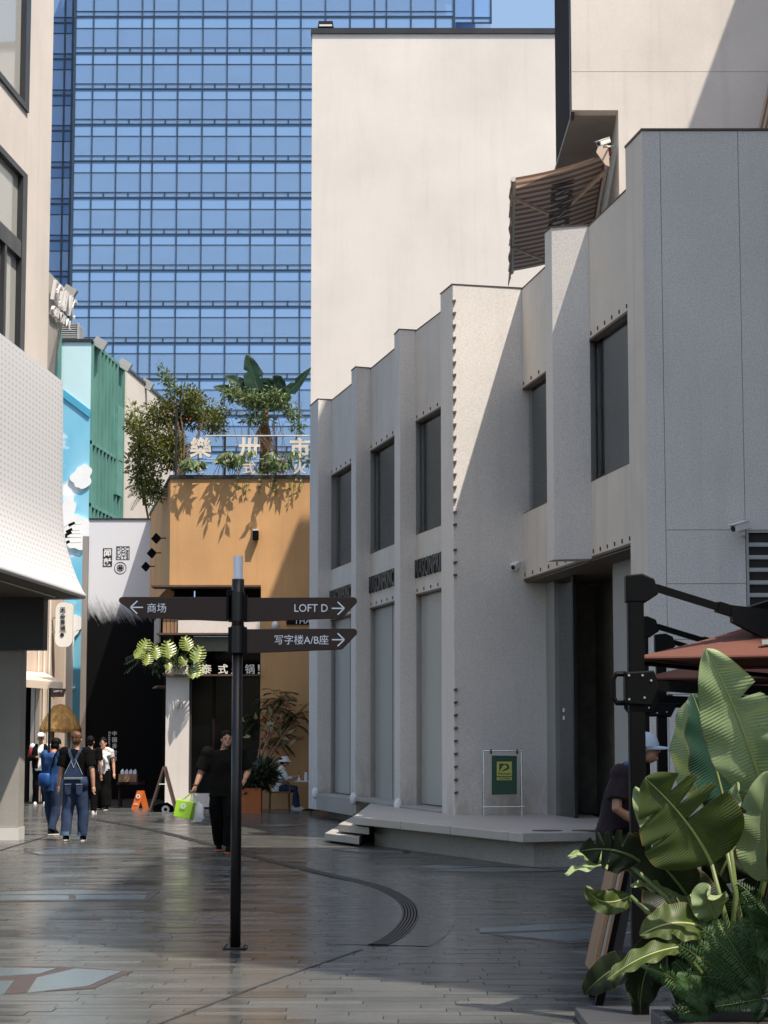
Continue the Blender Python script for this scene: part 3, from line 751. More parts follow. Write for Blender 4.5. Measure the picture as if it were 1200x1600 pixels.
for s in (0.32, 0.62, 0.93):
    c = f0.lerp(f1, s); MB().obox((c.x, c.y, ZB - 0.062), dirf * 0.003, V((dirf.y, -dirf.x, 0)) * 0.002, (0, 0, 0.06)).build('joint_line', 'joint', pf)

# ============================================================ UPPER BUILDING BEHIND THE TERRACE
UY = 33.35; UH = 20.75
ub = thing('upper_building', 'cream rendered upper block standing behind the stone shop terrace', 'building', (5, 38, 8.5))
def ux(px, py=300): return at(px, py, UY).x
xl = ux(893, 100); xw = ux(967, 250); zs = at(930, 172, UY).z; zj = at(1000, 112, UY).z
B((xl, UY, zs), (xw, UY + 0.3, zj - 0.004)).build('front_wall', 'cream_stucco', ub)
B((xw, UY, 8.5), (9.6, UY + 0.3, zj - 0.004)).build('front_wall', 'cream_stucco', ub)
B((xl, UY, zj + 0.004), (9.6, UY + 0.3, UH)).build('front_wall', 'cream_stucco', ub)
B((xl + .02, UY + 0.012, zj - 0.005), (9.6, UY + 0.2, zj + 0.005)).build('joint_line', 'concrete', ub)
def slant(x0, y0, y1, th, z0, z1, k=0.062):
    return MB().prism([(x0, y0), (x0 + k * (y1 - y0), y1), (x0 + th + k * (y1 - y0), y1), (x0 + th, y0)], z0, z1)
slant(xl, UY + 0.302, 44, 0.3, zs + 0.061, UH).build('side_wall', 'dark_brown', ub)
slant(xl - 0.015, UY + 0.10, UY + 0.42, 0.06, zs - 0.05, UH).build('corner_trim', 'frame_dark', ub)
slant(xw, UY + 0.302, 44, 0.3, 8.5, zs).build('lower_side_wall', 'white_stucco', ub)
B((xl + 0.02, UY + 0.31, zs), (xw + .4, 44, zs + 0.06)).build('soffit', 'concrete', ub)
B((xl, UY, UH), (9.6, 44, UH + 0.1)).build('roof', 'concrete', ub)
B((xw + .8, 43.8, 8.5), (9.6, 44, UH)).build('rear_wall', 'cream_stucco', ub)

# striped awnings
def awning(label, p00, p01, p11, p10, words):
    """p00,p01: wall side near/far; p10,p11: front bar near/far"""
    c = (p00 + p01) / 2
    t = thing('striped_awning', label, 'awning', tuple(c))
    n_ = 40; fb = MB(); nv = (p01 - p00).cross(p10 - p00).normalized()
    if nv.z < 0: nv = -nv
    for k in range(n_ + 1):
        s = k / n_
        for q in range(7):
            u = q / 6; p = p00.lerp(p01, s).lerp(p10.lerp(p11, s), u) + V((0, 0, -0.05 * math.sin(math.pi * u)))
            fb.ac[len(fb.v)] = s; fb.v.append(p)
    for k in range(n_):
        for q in range(6):
            a = k * 7 + q; fb.f.append((a, a + 1, a + 8, a + 7)); fb.tone.append(.5)
    fab = fb.build('fabric', 'awning_stripe', t, smooth=True)
    MB().tube([p10 + V((0, 0, -.02)), p11 + V((0, 0, -.02))], 0.045, 8).build('front_bar', 'light_grey', t)
    val = MB(); out = ((p10 - p00) + (p11 - p01)).normalized()
    for k in range(n_ * 2 + 1):
        s = k / (n_ * 2); p = p10.lerp(p11, s)
        dz = 0.26 + 0.04 * math.cos(k * math.pi / 4)
        for z, o in ((0, 0), (dz * .5, 0.04 + .02 * math.sin(k * .6)), (dz, 0.05 + .03 * math.sin(k * .5))):
            val.ac[len(val.v)] = s; val.v.append(p + out * o + V((0, 0, -z)))
    for k in range(n_ * 2):
        for q in range(2): a = k * 3 + q; val.f.append((a, a + 1, a + 4, a + 3)); val.tone.append(.5)
    val.build('valance', 'awning_stripe', t)
    MB().tube([p00 + V((0, 0, -.08)), p01 + V((0, 0, -.08))], 0.035, 8).build('torsion_bar', 'light_grey', t)
    MB().tube([p00, p01], 0.06, 8).build('roller', 'rust_canvas_under', t)
    for s0, s1 in ((0.10, 0.30), (0.62, 0.82)):
        a = p00.lerp(p01, s0) + V((0, 0, -.12)); e = p00.lerp(p01, (s0 + s1) / 2 + 0.22).lerp(p10.lerp(p11, (s0 + s1) / 2 + 0.22), 0.5) + V((0, 0, -.14)); b = p10.lerp(p11, s0 + .05) + V((0, 0, -.06))
        arm = MB().beam(a, e, 0.06, 0.05).beam(e, b, 0.05, 0.04); arm.build('folding_arm', 'pale_wood', t)
    if words:
        d = (p01 - p00).normalized(); r = (p10 - p00).normalized()
        o = p00.lerp(p01, 0.07).lerp(p10.lerp(p11, 0.07), 0.62) - nv * 0.16
        text('lettering', words, 'black_print', fab, o, d, -r, h=0.42, w=3.1, depth=0.002, bold=0.03)
    end = MB().slab([p00 + V((0, -.03, .12)), p00 + V((-.16, -.03, .10)), p00 + V((-.20, -.03, .0)), p00 + V((-.05, -.03, -.22)), p00 + V((0.02, -.03, -.25))], (0, 0.05, 0))
    end.build('end_cover', 'pale_wood', t)
    return t
yn = UY + 0.15
p00 = at(950, 238, yn); p10 = at(802, 278, yn)
p01 = V((p00.x + 0.40, yn + 6.9, p00.z)); p11 = V((p10.x + 0.40, yn + 6.9, p10.z))
awning('brown striped retractable awning with black lettering over the terrace', p00, p01, p11, p10, 'MASONPRINCE')
q00 = at(1290, 60, UY - .02); q01 = at(1200, 60, UY - .02)
q10 = at(1300, 215, UY - 2.2); q11 = at(1180, 190, UY - 2.2)
awning('striped brown awning cut off by the top right frame edge', V((7.7, UY - .02, at(1208, 92, UY - .02).z)), at(1208, 92, UY - .02), V((xat(1180, UY - 2.0, 205), UY - 2.0, zat(215, UY - 2.0))), V((7.4, UY - 2.0, zat(215, UY - 2.0))), None)

# security cameras
def cctv(label, p, d, mount):
    p, d = V(p), V(d).normalized(); m_ = V(mount)
    t = thing('security_camera', label, 'camera', tuple(p), 'white security cameras on the walls')
    u, w = ortho(d); b = MB()
    b.beam(p - d * 0.13, p + d * 0.13, 0.10, 0.09).build('housing', 'white_paint', t, bevel=0.012)
    MB().beam(p - d * 0.10 + V((0, 0, .052)), p + d * 0.18 + V((0, 0, .052)), 0.115, 0.008).build('sun_shield', 'white_paint', t)
    MB().tube([p + d * 0.131, p + d * 0.136], 0.035, 10).build('lens', 'black_print', t)
    MB().tube([p - d * 0.05 - V((0, 0, .04)), p - V((0, 0, .09)), m_], 0.016, 8).build('bracket', 'white_paint', t)
cctv('white security camera on the corner block beside the entrance', at(806, 884, 33.0), (-0.45, -1, -0.35), at(817, 888, 33.3))
cctv('white security camera at the corner of the louvre vent', at(1157, 823, yf - 0.2), (-0.9, -0.7, -0.3), at(1163, 838, yf))
cctv('white security camera above the striped awning', at(943, 222, UY - .1), (-0.6, -0.5, -0.35), at(960, 228, UY + .3))
# ============================================================ BIG PALE GABLE WALL, TOWER, SHADE BUILDING
WY = 62.0
wb = thing('pale_blank_building', 'tall blank off-white rendered building rising behind the stone shop', 'building', (1.5, WY + 4, 0))
x0, x1 = at(486, 500, WY).x, at(1020, 500, WY).x; zt = zat(53, WY)
B((x0, WY, 0), (x1, WY + 9, zt)).build('wall', 'white_stucco', wb)
B((x0 - .04, WY - .06, zt + .001), (x1, WY + 9, zt + 0.17)).build('coping', 'frame_dark', wb)
fl = thing('roof_floodlight', 'black floodlight on the corner of the pale blank building roof', 'floodlight', tuple(at(509, 50, WY + .1)))
p = at(509, 50, WY + .1)
B((p.x - .03, p.y - .03, p.z - .02), (p.x + .03, p.y + .03, p.z + .14)).build('stem', 'black_metal', fl)
MB().slab([(p.x - .25, p.y - .12, p.z + .12), (p.x + .25, p.y - .12, p.z + .12), (p.x + .22, p.y - .05, p.z + .34), (p.x - .22, p.y - .05, p.z + .34)], (0, .14, 0)).build('lamp_head', 'black_metal', fl)
B((p.x - .2, p.y - .135, p.z + .14), (p.x + .2, p.y - .115, p.z + .20)).build('lamp_glass', 'light_grey', fl)

TY = 230.0
tw = thing('glass_tower', 'tall blue glass curtain wall office tower in the background', 'tower', (-10, TY + 10, 0))
tx = lambda px: at(px, 290, TY).x
vx = [113.7, 143, 181, 219.6, 238, 276.7, 315.4, 353.8, 392, 431, 469.6, 508.3, 547, 585.6, 604.4, 643, 682, 710.5]
fl_y = [25.8 - 56.7, 25.8, 82.5, 139, 194.3, 251.5, 308.7, 366, 422, 478.7, 535.5, 592, 649, 706, 763, 820]
X = [tx(p) for p in vx]; Z = [zat(q, TY, 300) for q in fl_y]
pxm = TY / F
ztop = Z[0] + 6
B((X[0] - .2, TY + 1.2, 0), (X[-1] + .2, TY + 30, ztop)).build('core', 'room_blue', tw)
rt = random.Random(3)
for i in range(len(Z)):
    zf_ = Z[i]
    zu = Z[i - 1] if i else zf_ + 56.7 * pxm
    H = zu - zf_
    v0, v1 = zf_ + 8.6 * pxm, zf_ + 41 * pxm
    for j in range(len(X) - 1):
        if i > 3 and j > 12: continue
        a, b = X[j] + .05, X[j + 1] - .05
        B((a, TY, v0 + .04), (b, TY + .04, v1 - .04)).build('vision_pane', 'tower_glass', tw)
        B((a, TY, v1 + .04), (b, TY + .04, zu - .08)).build('spandrel_pane', 'spandrel', tw)
        B((a, TY, zf_ + .1), (b, TY + .04, v0 - .04)).build('vent_pane', 'tower_glass', tw)
        r = rt.random()
        if r < .62 and j != 3 and j != 13:
            dr_ = rt.choice((.35, .5, .62, 1, 1, .28)); 
            wa, wb_ = (a, b) if rt.random() < .7 else (a + (b - a) * rt.uniform(0, .4), b - (b - a) * rt.uniform(0, .2))
            B((wa, TY + .07, v1 - (v1 - v0) * dr_), (wb_, TY + .10, v1)).build('blind', 'blind', tw)
    last = len(X) - 1 if i <= 3 else 13
    for (dd, z_, hh) in ((.10, zf_, .075), (.08, v0, .032), (.06, v1, .026)): B((X[0], TY - dd, z_ - hh), (X[last], TY + dd, z_ + hh)).build('transom', 'mullion', tw)
    if i > 1:
        for j in range(last):
            if X[j + 1] - X[j] < 2.4: continue
            xm = (X[j] + X[j + 1]) / 2; B((xm - .08, TY - .07, zf_ + .1), (xm + .08, TY + .07, v0 - .05)).build('vent_bar', 'mullion', tw)
    B((X[0], TY + .6, zf_ - .4), (X[last], TY + 1.19, zf_ - .1)).build('floor_slab', 'room_blue', tw)
for j, x in enumerate(X):
    w_ = .14 if j in (0, len(X) - 1) else .045
    B((x - w_, TY - .15, Z[-1] if j <= 13 else Z[3]), (x + w_, TY + .15, ztop)).build('mullion', 'mullion', tw)
# set-back returns of the tower, left and right
for (pa, pm, pb, rng) in ((70, 97.5, 113.7, range(0, 12)), (710.5, 741, 770, range(0, 2))):
    YB = TY + 5
    sx_ = lambda p: at(p, 290, YB).x
    xa, xm, xb = sx_(pa), sx_(pm), sx_(pb)
    B((xa, YB + 2, 0 if pa < 100 else 70), (xb, YB + 20, ztop)).build('core', 'room_blue', tw)
    for i in rng:
        zz = zat(fl_y[i] + 10, YB, 100); zu = zat((fl_y[i - 1] if i else fl_y[i] - 56.7) + 10, YB, 100); H = zu - zz
        for (a, b) in ((xa, xm), (xm, xb)):
            B((a + .08, YB, zz + H * .16), (b - .08, YB + .04, zz + H * .70)).build('vision_pane', 'tower_glass', tw)
            B((a + .08, YB, zz + H * .72), (b - .08, YB + .04, zu - .1)).build('spandrel_pane', 'spandrel', tw)
            B((a + .08, YB, zz + .1), (b - .08, YB + .04, zz + H * .14)).build('vent_pane', 'spandrel', tw)
        for (za, zb_) in ((zz - .1, zz + .1), (zz + H * .135, zz + H * .16), (zz + H * .70, zz + H * .72)): B((xa, YB - .08, za), (xb, YB + .08, zb_)).build('transom', 'mullion', tw)
    zl = zat(fl_y[rng[-1]] + 10, YB, 100)
    for x in (xa, xm, xb - (.3 if pa < 100 else .1)): B((x - .1, YB - .12, zl), (x + .1, YB + .12, ztop)).build('mullion', 'mullion', tw)

# building right of the street, outside the frame: it shades the lane
sb = thing('shading_building', 'tall rendered building on the right outside the frame', 'building', (12, 15, 0))
B((8.0, 6.4, 0), (20, 20.6, 29.5)).build('wall', 'cream_stucco', sb)
B((7.95, 6.35, 29.501), (20.1, 20.65, 29.7)).build('roof', 'concrete', sb)
B((9.62, 20.61, 0), (20, 44, 20.0)).build('rear_wall', 'cream_stucco', sb)
B((8.0, 25.5, 9.2), (9.6, 33.30, 19.6)).build('side_wall', 'cream_stucco', sb)
for k in range(5):
    for q in range(4): B((7.98, 7.4 + q * 3.3, 3 + k * 5.2), (8.02, 9.4 + q * 3.3, 6 + k * 5.2)).build('window', 'frame_dark', sb)

# ============================================================ LEFT BUILDING
LX0, LK = -8.22, 0.075           # plane X = LX0 + LK*Y
LYE = 34.0
def lp_(Y, out=0.0): return V((LX0 + LK * Y + out, Y, 0))
lbld = thing('left_building', 'cream building at the left edge with dark framed windows', 'building', (-7, 30, 0))
def lstrip(y0, y1, o0, o1, z0, z1):
    a, b, c, d = lp_(y0, o0), lp_(y1, o0), lp_(y1, o1), lp_(y0, o1)
    return MB().prism([(a.x, a.y), (b.x, b.y), (c.x, c.y), (d.x, d.y)], z0, z1)
wy1 = 32.35
lstrip(wy1, LYE, -3.5, 0, 4.6, 17).build('wall', 'cream_stucco', lbld)
z1b, z2t, ztr = 11.75, 10.72, 9.45
lstrip(20, wy1, -3.5, 0, z2t, z1b).build('wall', 'cream_stucco', lbld)
lstrip(20, wy1, -3.5, -0.30, 4.6, 17).build('inner_wall', 'curtain_dark', lbld)
lstrip(20, wy1, -3.5, 0, 4.6, 6.9).build('wall', 'cream_stucco', lbld)
def lwin(y0, y1, z0, z1, tr=None):
    f = .10
    for (a, b, c, d) in ((y0, y1, z0, z0 + f), (y0, y1, z1 - f, z1), (y1 - 0.28, y1, z0 + f, z1 - f), (y0, y0 + f, z0 + f, z1 - f)):
        lstrip(a, b, -0.12, 0.035, c, d).build('window_frame', 'frame_dark', lbld)
    if tr:
        lstrip(y0 + f, y1 - .28, -0.12, 0.028, tr - .17, tr + .10).build('window_transom', 'frame_dark', lbld)
        lstrip(y1 - 1.25, y1 - 1.13, -0.12, 0.02, z0 + f, tr - .17).build('window_mullion', 'frame_dark', lbld)
    lstrip(y0 + f, y1 - .28, -0.07, -0.055, z0 + f, z1 - f).build('window_pane', 'film_glass', lbld)
lwin(24, wy1 - .02, z1b + .001, 15.5); lwin(24, wy1 - .02, 6.92, z2t - .001, ztr)
# column and beam
cxr = at(44.5, 1150, 34).x
cg = at(44, 1311, 34); CYF = cg.y = 34.0
cxr -= .14
B((cxr - 1.9, CYF, 0.21), (cxr, CYF + 0.5, 4.4)).build('column', 'concrete', lbld)
B((cxr - 1.92, CYF - 0.02, 0.0), (cxr + 0.015, CYF + 0.52, 0.205)).build('column_base', 'light_grey', lbld)
B((cxr - 3, CYF - .14, 3.12), (at(70, 980, 34).x, CYF + .3, 4.75)).build('beam', 'dark_grey', lbld)
# sweeping perforated canopy
cv = thing('perforated_canopy', 'white perforated metal canopy with a flared lower lip on the cream building', 'canopy', (-5.4, 31, 4))
lipY = lambda Y: -4.96 + 0.069 * (Y - 34)
prof = [(-0.43, 7.62), (-0.42, 7.2), (-0.41, 6.2), (-0.40, 5.5), (-0.37, 5.1), (-0.31, 4.80), (-0.22, 4.52), (-0.12, 4.27), (-0.03, 4.09), (0.02, 4.03), (0.0, 3.97), (-0.12, 4.0)]
pb = MB(); pb.smooth = True
ys = [22 + k * 0.4 for k in range(30)] + [33.95]
arc = []
for y in ys: arc.append((y, 0.0))
cols_ = []
for (y, _) in arc: cols_.append([(lipY(y) + o, y, z) for o, z in prof])
for a in range(1, 9):            # far end turns round to the left
    t = a / 8 * math.pi / 2; r_ = 0.35
    cols_.append([(lipY(33.95) + o - r_ * (1 - math.cos(t)) * (1 if o < -.3 else 1.0), 33.95 + r_ * math.sin(t) * .8 , z - (0.22 * (1 - math.cos(t)) if j == 0 else 0)) for j, (o, z) in enumerate(prof)])
cols_.append([(x - 1.6, y + .05, z) for (x, y, z) in cols_[-1]])
n = len(prof); L_ = 0.0; dist = []
for k, c in enumerate(cols_):
    if k: L_ += math.hypot(c[3][0] - cols_[k - 1][3][0], c[3][1] - cols_[k - 1][3][1])
    S = 0
    for j, p in enumerate(c):
        if j: S += math.dist(prof[j], prof[j - 1])
        pb.al[len(pb.v)] = L_; pb.ac[len(pb.v)] = 4.4 - S; pb.v.append(V(p))
for k in range(len(cols_) - 1):
    for j in range(n - 1):
        a = k * n + j; pb.f.append((a, a + 1, a + n + 1, a + n)); pb.tone.append(.5)
pb.build('perforated_skin', 'perforated_white', cv)
# backing sheet behind the holes, soffit
bk = MB()
for k, c in enumerate(cols_[:-1]):
    for j in (0, 3, 6): bk.v.append(V((c[j][0] - .10, c[j][1] - .06, c[j][2])))
for k in range(len(cols_) - 2):
    for j in range(2): a = k * 3 + j; bk.f.append((a, a + 1, a + 4, a + 3)); bk.tone.append(.5)
bk.build('backing', 'grey_paint', cv)
so_ = MB()
so_.prism([(lipY(22) - .10, 22), (lipY(33.95) - .10, 33.95), (lipY(33.95) - .5, 34.25), (lipY(33.95) - 2.4, 34.25), (lipY(22) - 2.4, 22)], 3.985, 4.02).build('soffit', 'soffit_brown', cv)
ribl = MB().tube([(lipY(23) - .42, 23, 3.97), (lipY(33.6) - .42, 33.6, 3.97)], .012, 6); ribl.build('soffit_trim', 'ivory', cv)
B((lipY(30) - 1.1, 20, 7.3), (lipY(30) - .62, 33.8, 7.5)).build('top_cover', 'canopy_white', cv)

# tilted concrete sign fin with raised letters
fin = thing('sign_fin', 'leaning grey concrete fin with raised white letters beyond the cream building', 'sign', tuple(at(85, 520, 36)))
pts = [at(70, 418, 35.2), at(106, 455, 37.2), at(81, 608, 37.2), at(70, 600, 35.2)]
fb_ = MB().slab(pts, (-0.2, 0.15, 0)).build('fin', 'concrete', fin)
r_ = (pts[1] - pts[0]).normalized(); u_ = V((0.16, 0, 1)).normalized(); nr = r_.cross(u_)
text('lettering', 'PCLINIC', 'white_paint', fin, at(76.5, 467, 35.5) + nr * .02, r_, u_, h=0.36, w=1.9, depth=0.06)
text('lettering', 'CENTRAL', 'white_paint', fin, at(76.5, 489, 35.5) + nr * .02, r_, u_, h=0.16, w=1.6, depth=0.05)
p = at(108, 458, 37.1)
MB().obox(p, (.10, 0, -.06), (.0, .08, 0), (.06, 0, .10)).build('lamp_head', 'louvre', fin)

# ============================================================ MURAL BUILDING WITH TEAL LATTICE
MY = 59.0
mb_ = thing('mural_building', 'building with blue lotus mural front and teal metal lattice side', 'building', (-9, MY + 6, 0))
mx = lambda px, py=800: at(px, py, MY).x
xr_, xl_ = mx(138), mx(60)
zt = zat(534, MY, 120); zmid = zat(640, MY, 120)
MB().slab([V((xl_, MY, zat(582, MY))), V((xr_, MY, zat(640, MY))), V((xr_, MY, zt)), V((xl_, MY, zt))], (0, .3, 0)).build('upper_panel', 'sky_blue_paint', mb_)
MB().slab([V((xl_, MY - .05, zat(584, MY) - .2)), V((xr_, MY - .05, zat(642, MY) - .2)), V((xr_, MY - .05, zat(640, MY))), V((xl_, MY - .05, zat(582, MY)))], (0, .2, 0)).build('trim', 'trim_blue', mb_)
MB().slab([V((xl_, MY, 0)), V((xr_, MY, 0)), V((xr_, MY, zat(642, MY) - .2)), V((xl_, MY, zat(584, MY) - .2))], (0, .3, 0)).build('mural_panel', 'mural', mb_)
B((xl_, MY + .301, 0), (xr_ - .02, MY + 3, zt - .02)).build('wall', 'white_stucco', mb_)
B((xl_, MY - .05, zt + .001), (xr_ + .05, MY + .4, zt + .08)).build('coping', 'frame_dark', mb_)
# lotus petals and clouds standing off the mural
PETN = 0
def petal(px, py, w, h, ang, mat, nm='petal', th=.05):
    global PETN
    PETN += 1; c = at(px, py, MY - .06 - .007 * PETN); k = MY / F
    rot = Matrix.Rotation(R(ang), 3, 'Y')
    b = MB(); b.smooth = nm == 'petal'; n_ = 20 if nm == 'petal' else 48; th = .035 if nm == 'petal' else .0
    ring = []
    for t in range(n_):
        a = 2 * math.pi * t / n_
        rr = V((math.cos(a) * w / 2 * k * (1 - .45 * max(0, math.sin(a))), 0, math.sin(a) * h / 2 * k)) if nm == 'petal' else V((math.cos(a) * w / 2 * k, 0, math.sin(a) * h / 2 * k)) * (.84 + .13 * abs(math.sin(2.5 * a + px)) + .09 * math.sin(3 * a + py) + .05 * math.sin(7 * a + px)); ring.append(rot @ rr)
    i = 0
    b.v = [c + V((0, -th, 0))] + [c + q * .6 + V((0, -th * .8, 0)) for q in ring] + [c + q for q in ring] + [c + q * .97 + V((0, .05 + .007 * PETN, 0)) for q in ring]
    for t in range(n_):
        u = (t + 1) % n_
        b.f.append((0, 1 + t, 1 + u)); b.f.append((1 + t, 1 + n_ + t, 1 + n_ + u, 1 + u)); b.f.append((1 + n_ + t, 1 + 2 * n_ + t, 1 + 2 * n_ + u, 1 + n_ + u)); b.tone += [.5] * 3
    b.build(nm, mat, mb_)
for a in ((128, 745, 34, 42, 20, 'petal_white', 'cloud'), (118, 830, 50, 60, -15, 'petal_white', 'cloud'), (104, 800, 26, 60, 20, 'petal_white', 'cloud'), (102, 986, 44, 52, 0, 'petal_white', 'cloud'), (118, 975, 22, 30, 25, 'petal_white', 'cloud'), (92, 1012, 40, 24, 70, 'petal_white', 'cloud'),
          (102, 900, 10, 22, 70, 'petal_pink'), (106, 915, 8, 14, 60, 'petal_pink'), (103, 1016, 9, 20, 50, 'petal_pink'), (101, 1033, 8, 18, -10, 'petal_pink'), (87, 1022, 8, 18, 80, 'petal_white'), (84, 1040, 14, 30, 70, 'petal_pink'), (92, 1046, 9, 16, 75, 'petal_pink'),
          (105, 1072, 8, 22, 10, 'petal_white'), (109, 1078, 7, 20, 60, 'petal_white'), (100, 1078, 7, 20, -50, 'petal_white'), (99, 1090, 8, 18, 80, 'petal_pink'), (96, 1100, 9, 20, 95, 'petal_white')):
    petal(*a)
# side wall: teal lattice then white plaster
SK = 0.083
def sw(Y): return V((xr_ + SK * (Y - MY), Y, 0))
def sstrip(y0, y1, o0, o1, z0, z1):
    a, b = sw(y0), sw(y1); return MB().prism([(a.x + o0, a.y), (b.x + o0, b.y), (b.x + o1, b.y), (a.x + o1, a.y)], z0, z1)
y_a, y_b = MY + .1, MY + 4.5
sstrip(y_a, y_b, -.6, -.3, 0, zt).build('side_wall', 'teal_dark', mb_)
sstrip(y_b, 71.5, -.6, 0.12, 0, zt).build('side_wall', 'white_stucco', mb_)
sstrip(y_b, 71.5, -.62, 0.16, zt + .001, zt + .09).build('coping', 'frame_dark', mb_)
nb = 9
for k in range(nb + 1):
    y = y_a + (y_b - y_a - .06) * k / nb
    sstrip(y, y + (.07 if k % 2 == 0 else .03), -.06, .06 + .01 * (k % 2), 2, zt + .05).build('lattice_bar', 'teal_metal', mb_)
for z in (zt, zat(705, MY + 2), zat(800, MY + 2)):
    sstrip(y_a, y_b, -.04, .05, z - .05, z + .05).build('lattice_rail', 'teal_metal', mb_)
sh = MB()
for k in range(60):
    z = 4 + k * .15
    if z < zt - .2: sstrip_ = sstrip(y_a + .05, y_b - .05, -.10, -.075, z, z + .07); sh.v += [v for v in sstrip_.v]; sh.f += [tuple(i + len(sh.v) - len(sstrip_.v) for i in f) for f in sstrip_.f]; sh.tone += sstrip_.tone
sh.build('mesh_screen', 'teal_metal', mb_)
sstrip(y_b - 1.1, y_b - .25, -.29, .09, zat(770, MY + 3), zat(628, MY + 3)).build('window_recess', 'teal_dark', mb_)
for (yy, nm) in ((y_a + .3, 0), (y_b - .6, 1), (y_b + 2.9, 2)):
    p = sw(yy) + V((.18, 0, zt + .02)); q = thing('wall_floodlight', ['small grey floodlight on the near end of the teal lattice top', 'small grey floodlight on the far end of the teal lattice top', 'small grey floodlight on the white wall beyond the teal lattice'][nm], 'floodlight', tuple(p))
    MB().obox(p, (.16, 0, -.10), (0, .12, 0), (.07, 0, .12)).build('lamp_head', 'louvre', q)
    MB().tube([p, p + V((-.25, 0, -.05))], .025, 6).build('bracket', 'louvre', q)
# teal glazed strip left of the panel
B((mx(78), MY - .12, zat(640, MY)), (mx(90), MY - .1, zat(470, MY))).build('side_pane', 'teal_glass', mb_)
for px in (78, 90): B((mx(px) - .05, MY - .16, zat(640, MY)), (mx(px) + .05, MY - .06, zat(470, MY))).build('pane_frame', 'teal_metal', mb_)
# roof plant louvre box
lb_ = thing('roof_louvre_box', 'grey slatted ventilation box on the mural building roof', 'vent', tuple(at(105, 532, MY + 1)))
c0 = at(90, 531, MY + .6); c1 = at(123, 504, MY + .6)
B((c0.x, MY + .66, c0.z), (c1.x - .05, MY + 1.6, c1.z - .02)).build('box', 'interior_black', lb_)
for k in range(8):
    z = c0.z + (c1.z - c0.z) * k / 8; B((c0.x - .02, MY + .58, z), (c1.x, MY + 1.62, z + .035)).build('slat', 'louvre', lb_)
for x in (c0.x, c1.x - .04): B((x, MY + .56, c0.z - .01), (x + .06, MY + .64, c1.z)).build('post', 'louvre', lb_)
# spot lamps on rods sticking out over the mural
for k, (px, py, ln) in enumerate(((112, 819, 22), (108, 829, 24), (107, 834, 26), (100, 840, 34), (104, 848, 30))):
    p = at(px, py, MY - 1.0); q = V((at(px + ln, py, MY).x, MY - .9, p.z + .02))
    t = thing('mural_spotlight', ['topmost', 'second from the top', 'middle', 'second from the bottom', 'lowest'][k] + ' black spotlight on a thin rod in front of the mural', 'spotlight', tuple(p), 'spotlights over the mural')
    MB().tube([p, q], .014, 6).build('rod', 'louvre', t)
    MB().obox(p, (.085, 0, .045), (0, .04, 0), (-.015, 0, .03)).build('lamp_head', 'black_metal', t)

# ---- tea shop sign, small direction sign, awning and shop front under it
ts = thing('tea_shop_sign', 'ivory rounded hanging sign with vertical Chinese tea shop lettering', 'sign', tuple(at(100, 1008, 55)))
c = at(100, 976, 55.0); k_ = 55 / F
def rrect(cx, cz, w, h, r, y, n=6):
    out = []
    for sx, sz, a0 in ((1, 1, 0), (-1, 1, 90), (-1, -1, 180), (1, -1, 270)):
        for q in range(n + 1):
            a = R(a0 + 90 * q / n); out.append(V((cx + sx * (w / 2 - r) + r * math.cos(a), y, cz + sz * (h / 2 - r) + r * math.sin(a))))
    return out
MB().slab(rrect(c.x, c.z, 27 * k_, 70 * k_, 11 * k_, 55), (0, .12, 0)).build('board', 'ivory', ts)
for ch, py in zip('无杂茶铺', (953, 963, 972, 981)):
    p = at(98, py, 54.99); text('lettering', ch, 'black_print', ts, p, (1, 0, 0), (0, 0, 1), h=8 * k_, depth=.008, center=True, bold=.015)
p = at(98, 986, 54.99); text('lettering', 'TEASTORE', 'wood', ts, p, (1, 0, 0), (0, 0, 1), w=11 * k_, depth=.006, center=True)
p = at(97, 992, 54.99); MB().tube([p + V((0, -.006, 0)), p], 3.2 * k_, 14).build('emblem', 'black_print', ts)
for py in (964, 986): B((at(82, py, 55).x, 55.02, at(82, py, 55).z), (at(86, py, 55).x, 55.06, at(82, py + 3, 55).z)).build('hook', 'brushed', ts)

sf = thing('beige_shopfront', 'beige panelled shop front with dark doors beyond the grey column', 'building', tuple(gp(30, 1262)))
SY = 55.0
B((at(-20, 1100, SY).x, SY, 0), (at(78, 1100, SY).x, SY + 4, zat(930, SY))).build('wall', 'pale_wood', sf)
for px in (58, 67, 75): B((at(px, 1100, SY).x, SY - .03, 0), (at(px, 1100, SY).x + .035, SY + .0, zat(930, SY))).build('batten', 'ivory', sf)
B((at(20, 1200, SY).x, SY - .05, 0), (at(56, 1200, SY).x, SY - .03, zat(1072, SY))).build('door_glass', 'interior_black', sf)
for px in (51, 57): B((at(px, 1200, SY).x - .06, SY - .1, 0), (at(px, 1200, SY).x + .06, SY - .04, zat(1072, SY))).build('door_post', 'brushed', sf)
ba = thing('beige_awning', 'small beige fabric awning over the beige shop front', 'awning', tuple(at(60, 1070, 49)))
w0, w1 = at(30, 1048, SY - .05), at(70, 1051, SY - .05); e1, e0 = at(98, 1066, 52.6), at(20, 1060, 52.6)
MB().slab([w0, w1, e1, e0], (0, 0, -.03)).build('fabric', 'beige_canvas', ba)
MB().slab([e0 + V((0, -.005, -.031)), e1 + V((0, -.005, -.031)), e1 + V((0, -.005, -.2)), e0 + V((0, -.005, -.2))], (0, .02, 0)).build('valance', 'beige_canvas', ba)
sg = thing('small_direction_sign', 'small brown direction sign in front of the lower mural', 'sign', tuple(at(88, 1090, 47)))
MB().slab([at(78, 1075, 47), at(103, 1076, 47), at(99, 1089, 47), at(78, 1089, 47)], (0, .05, 0)).build('board', 'sign_brown', sg)
text('lettering', 'LOFT C', 'white_print', sg, at(84, 1081.5, 46.99), (1, 0, 0), (0, 0, 1), w=13 * 47 / F, depth=.005)
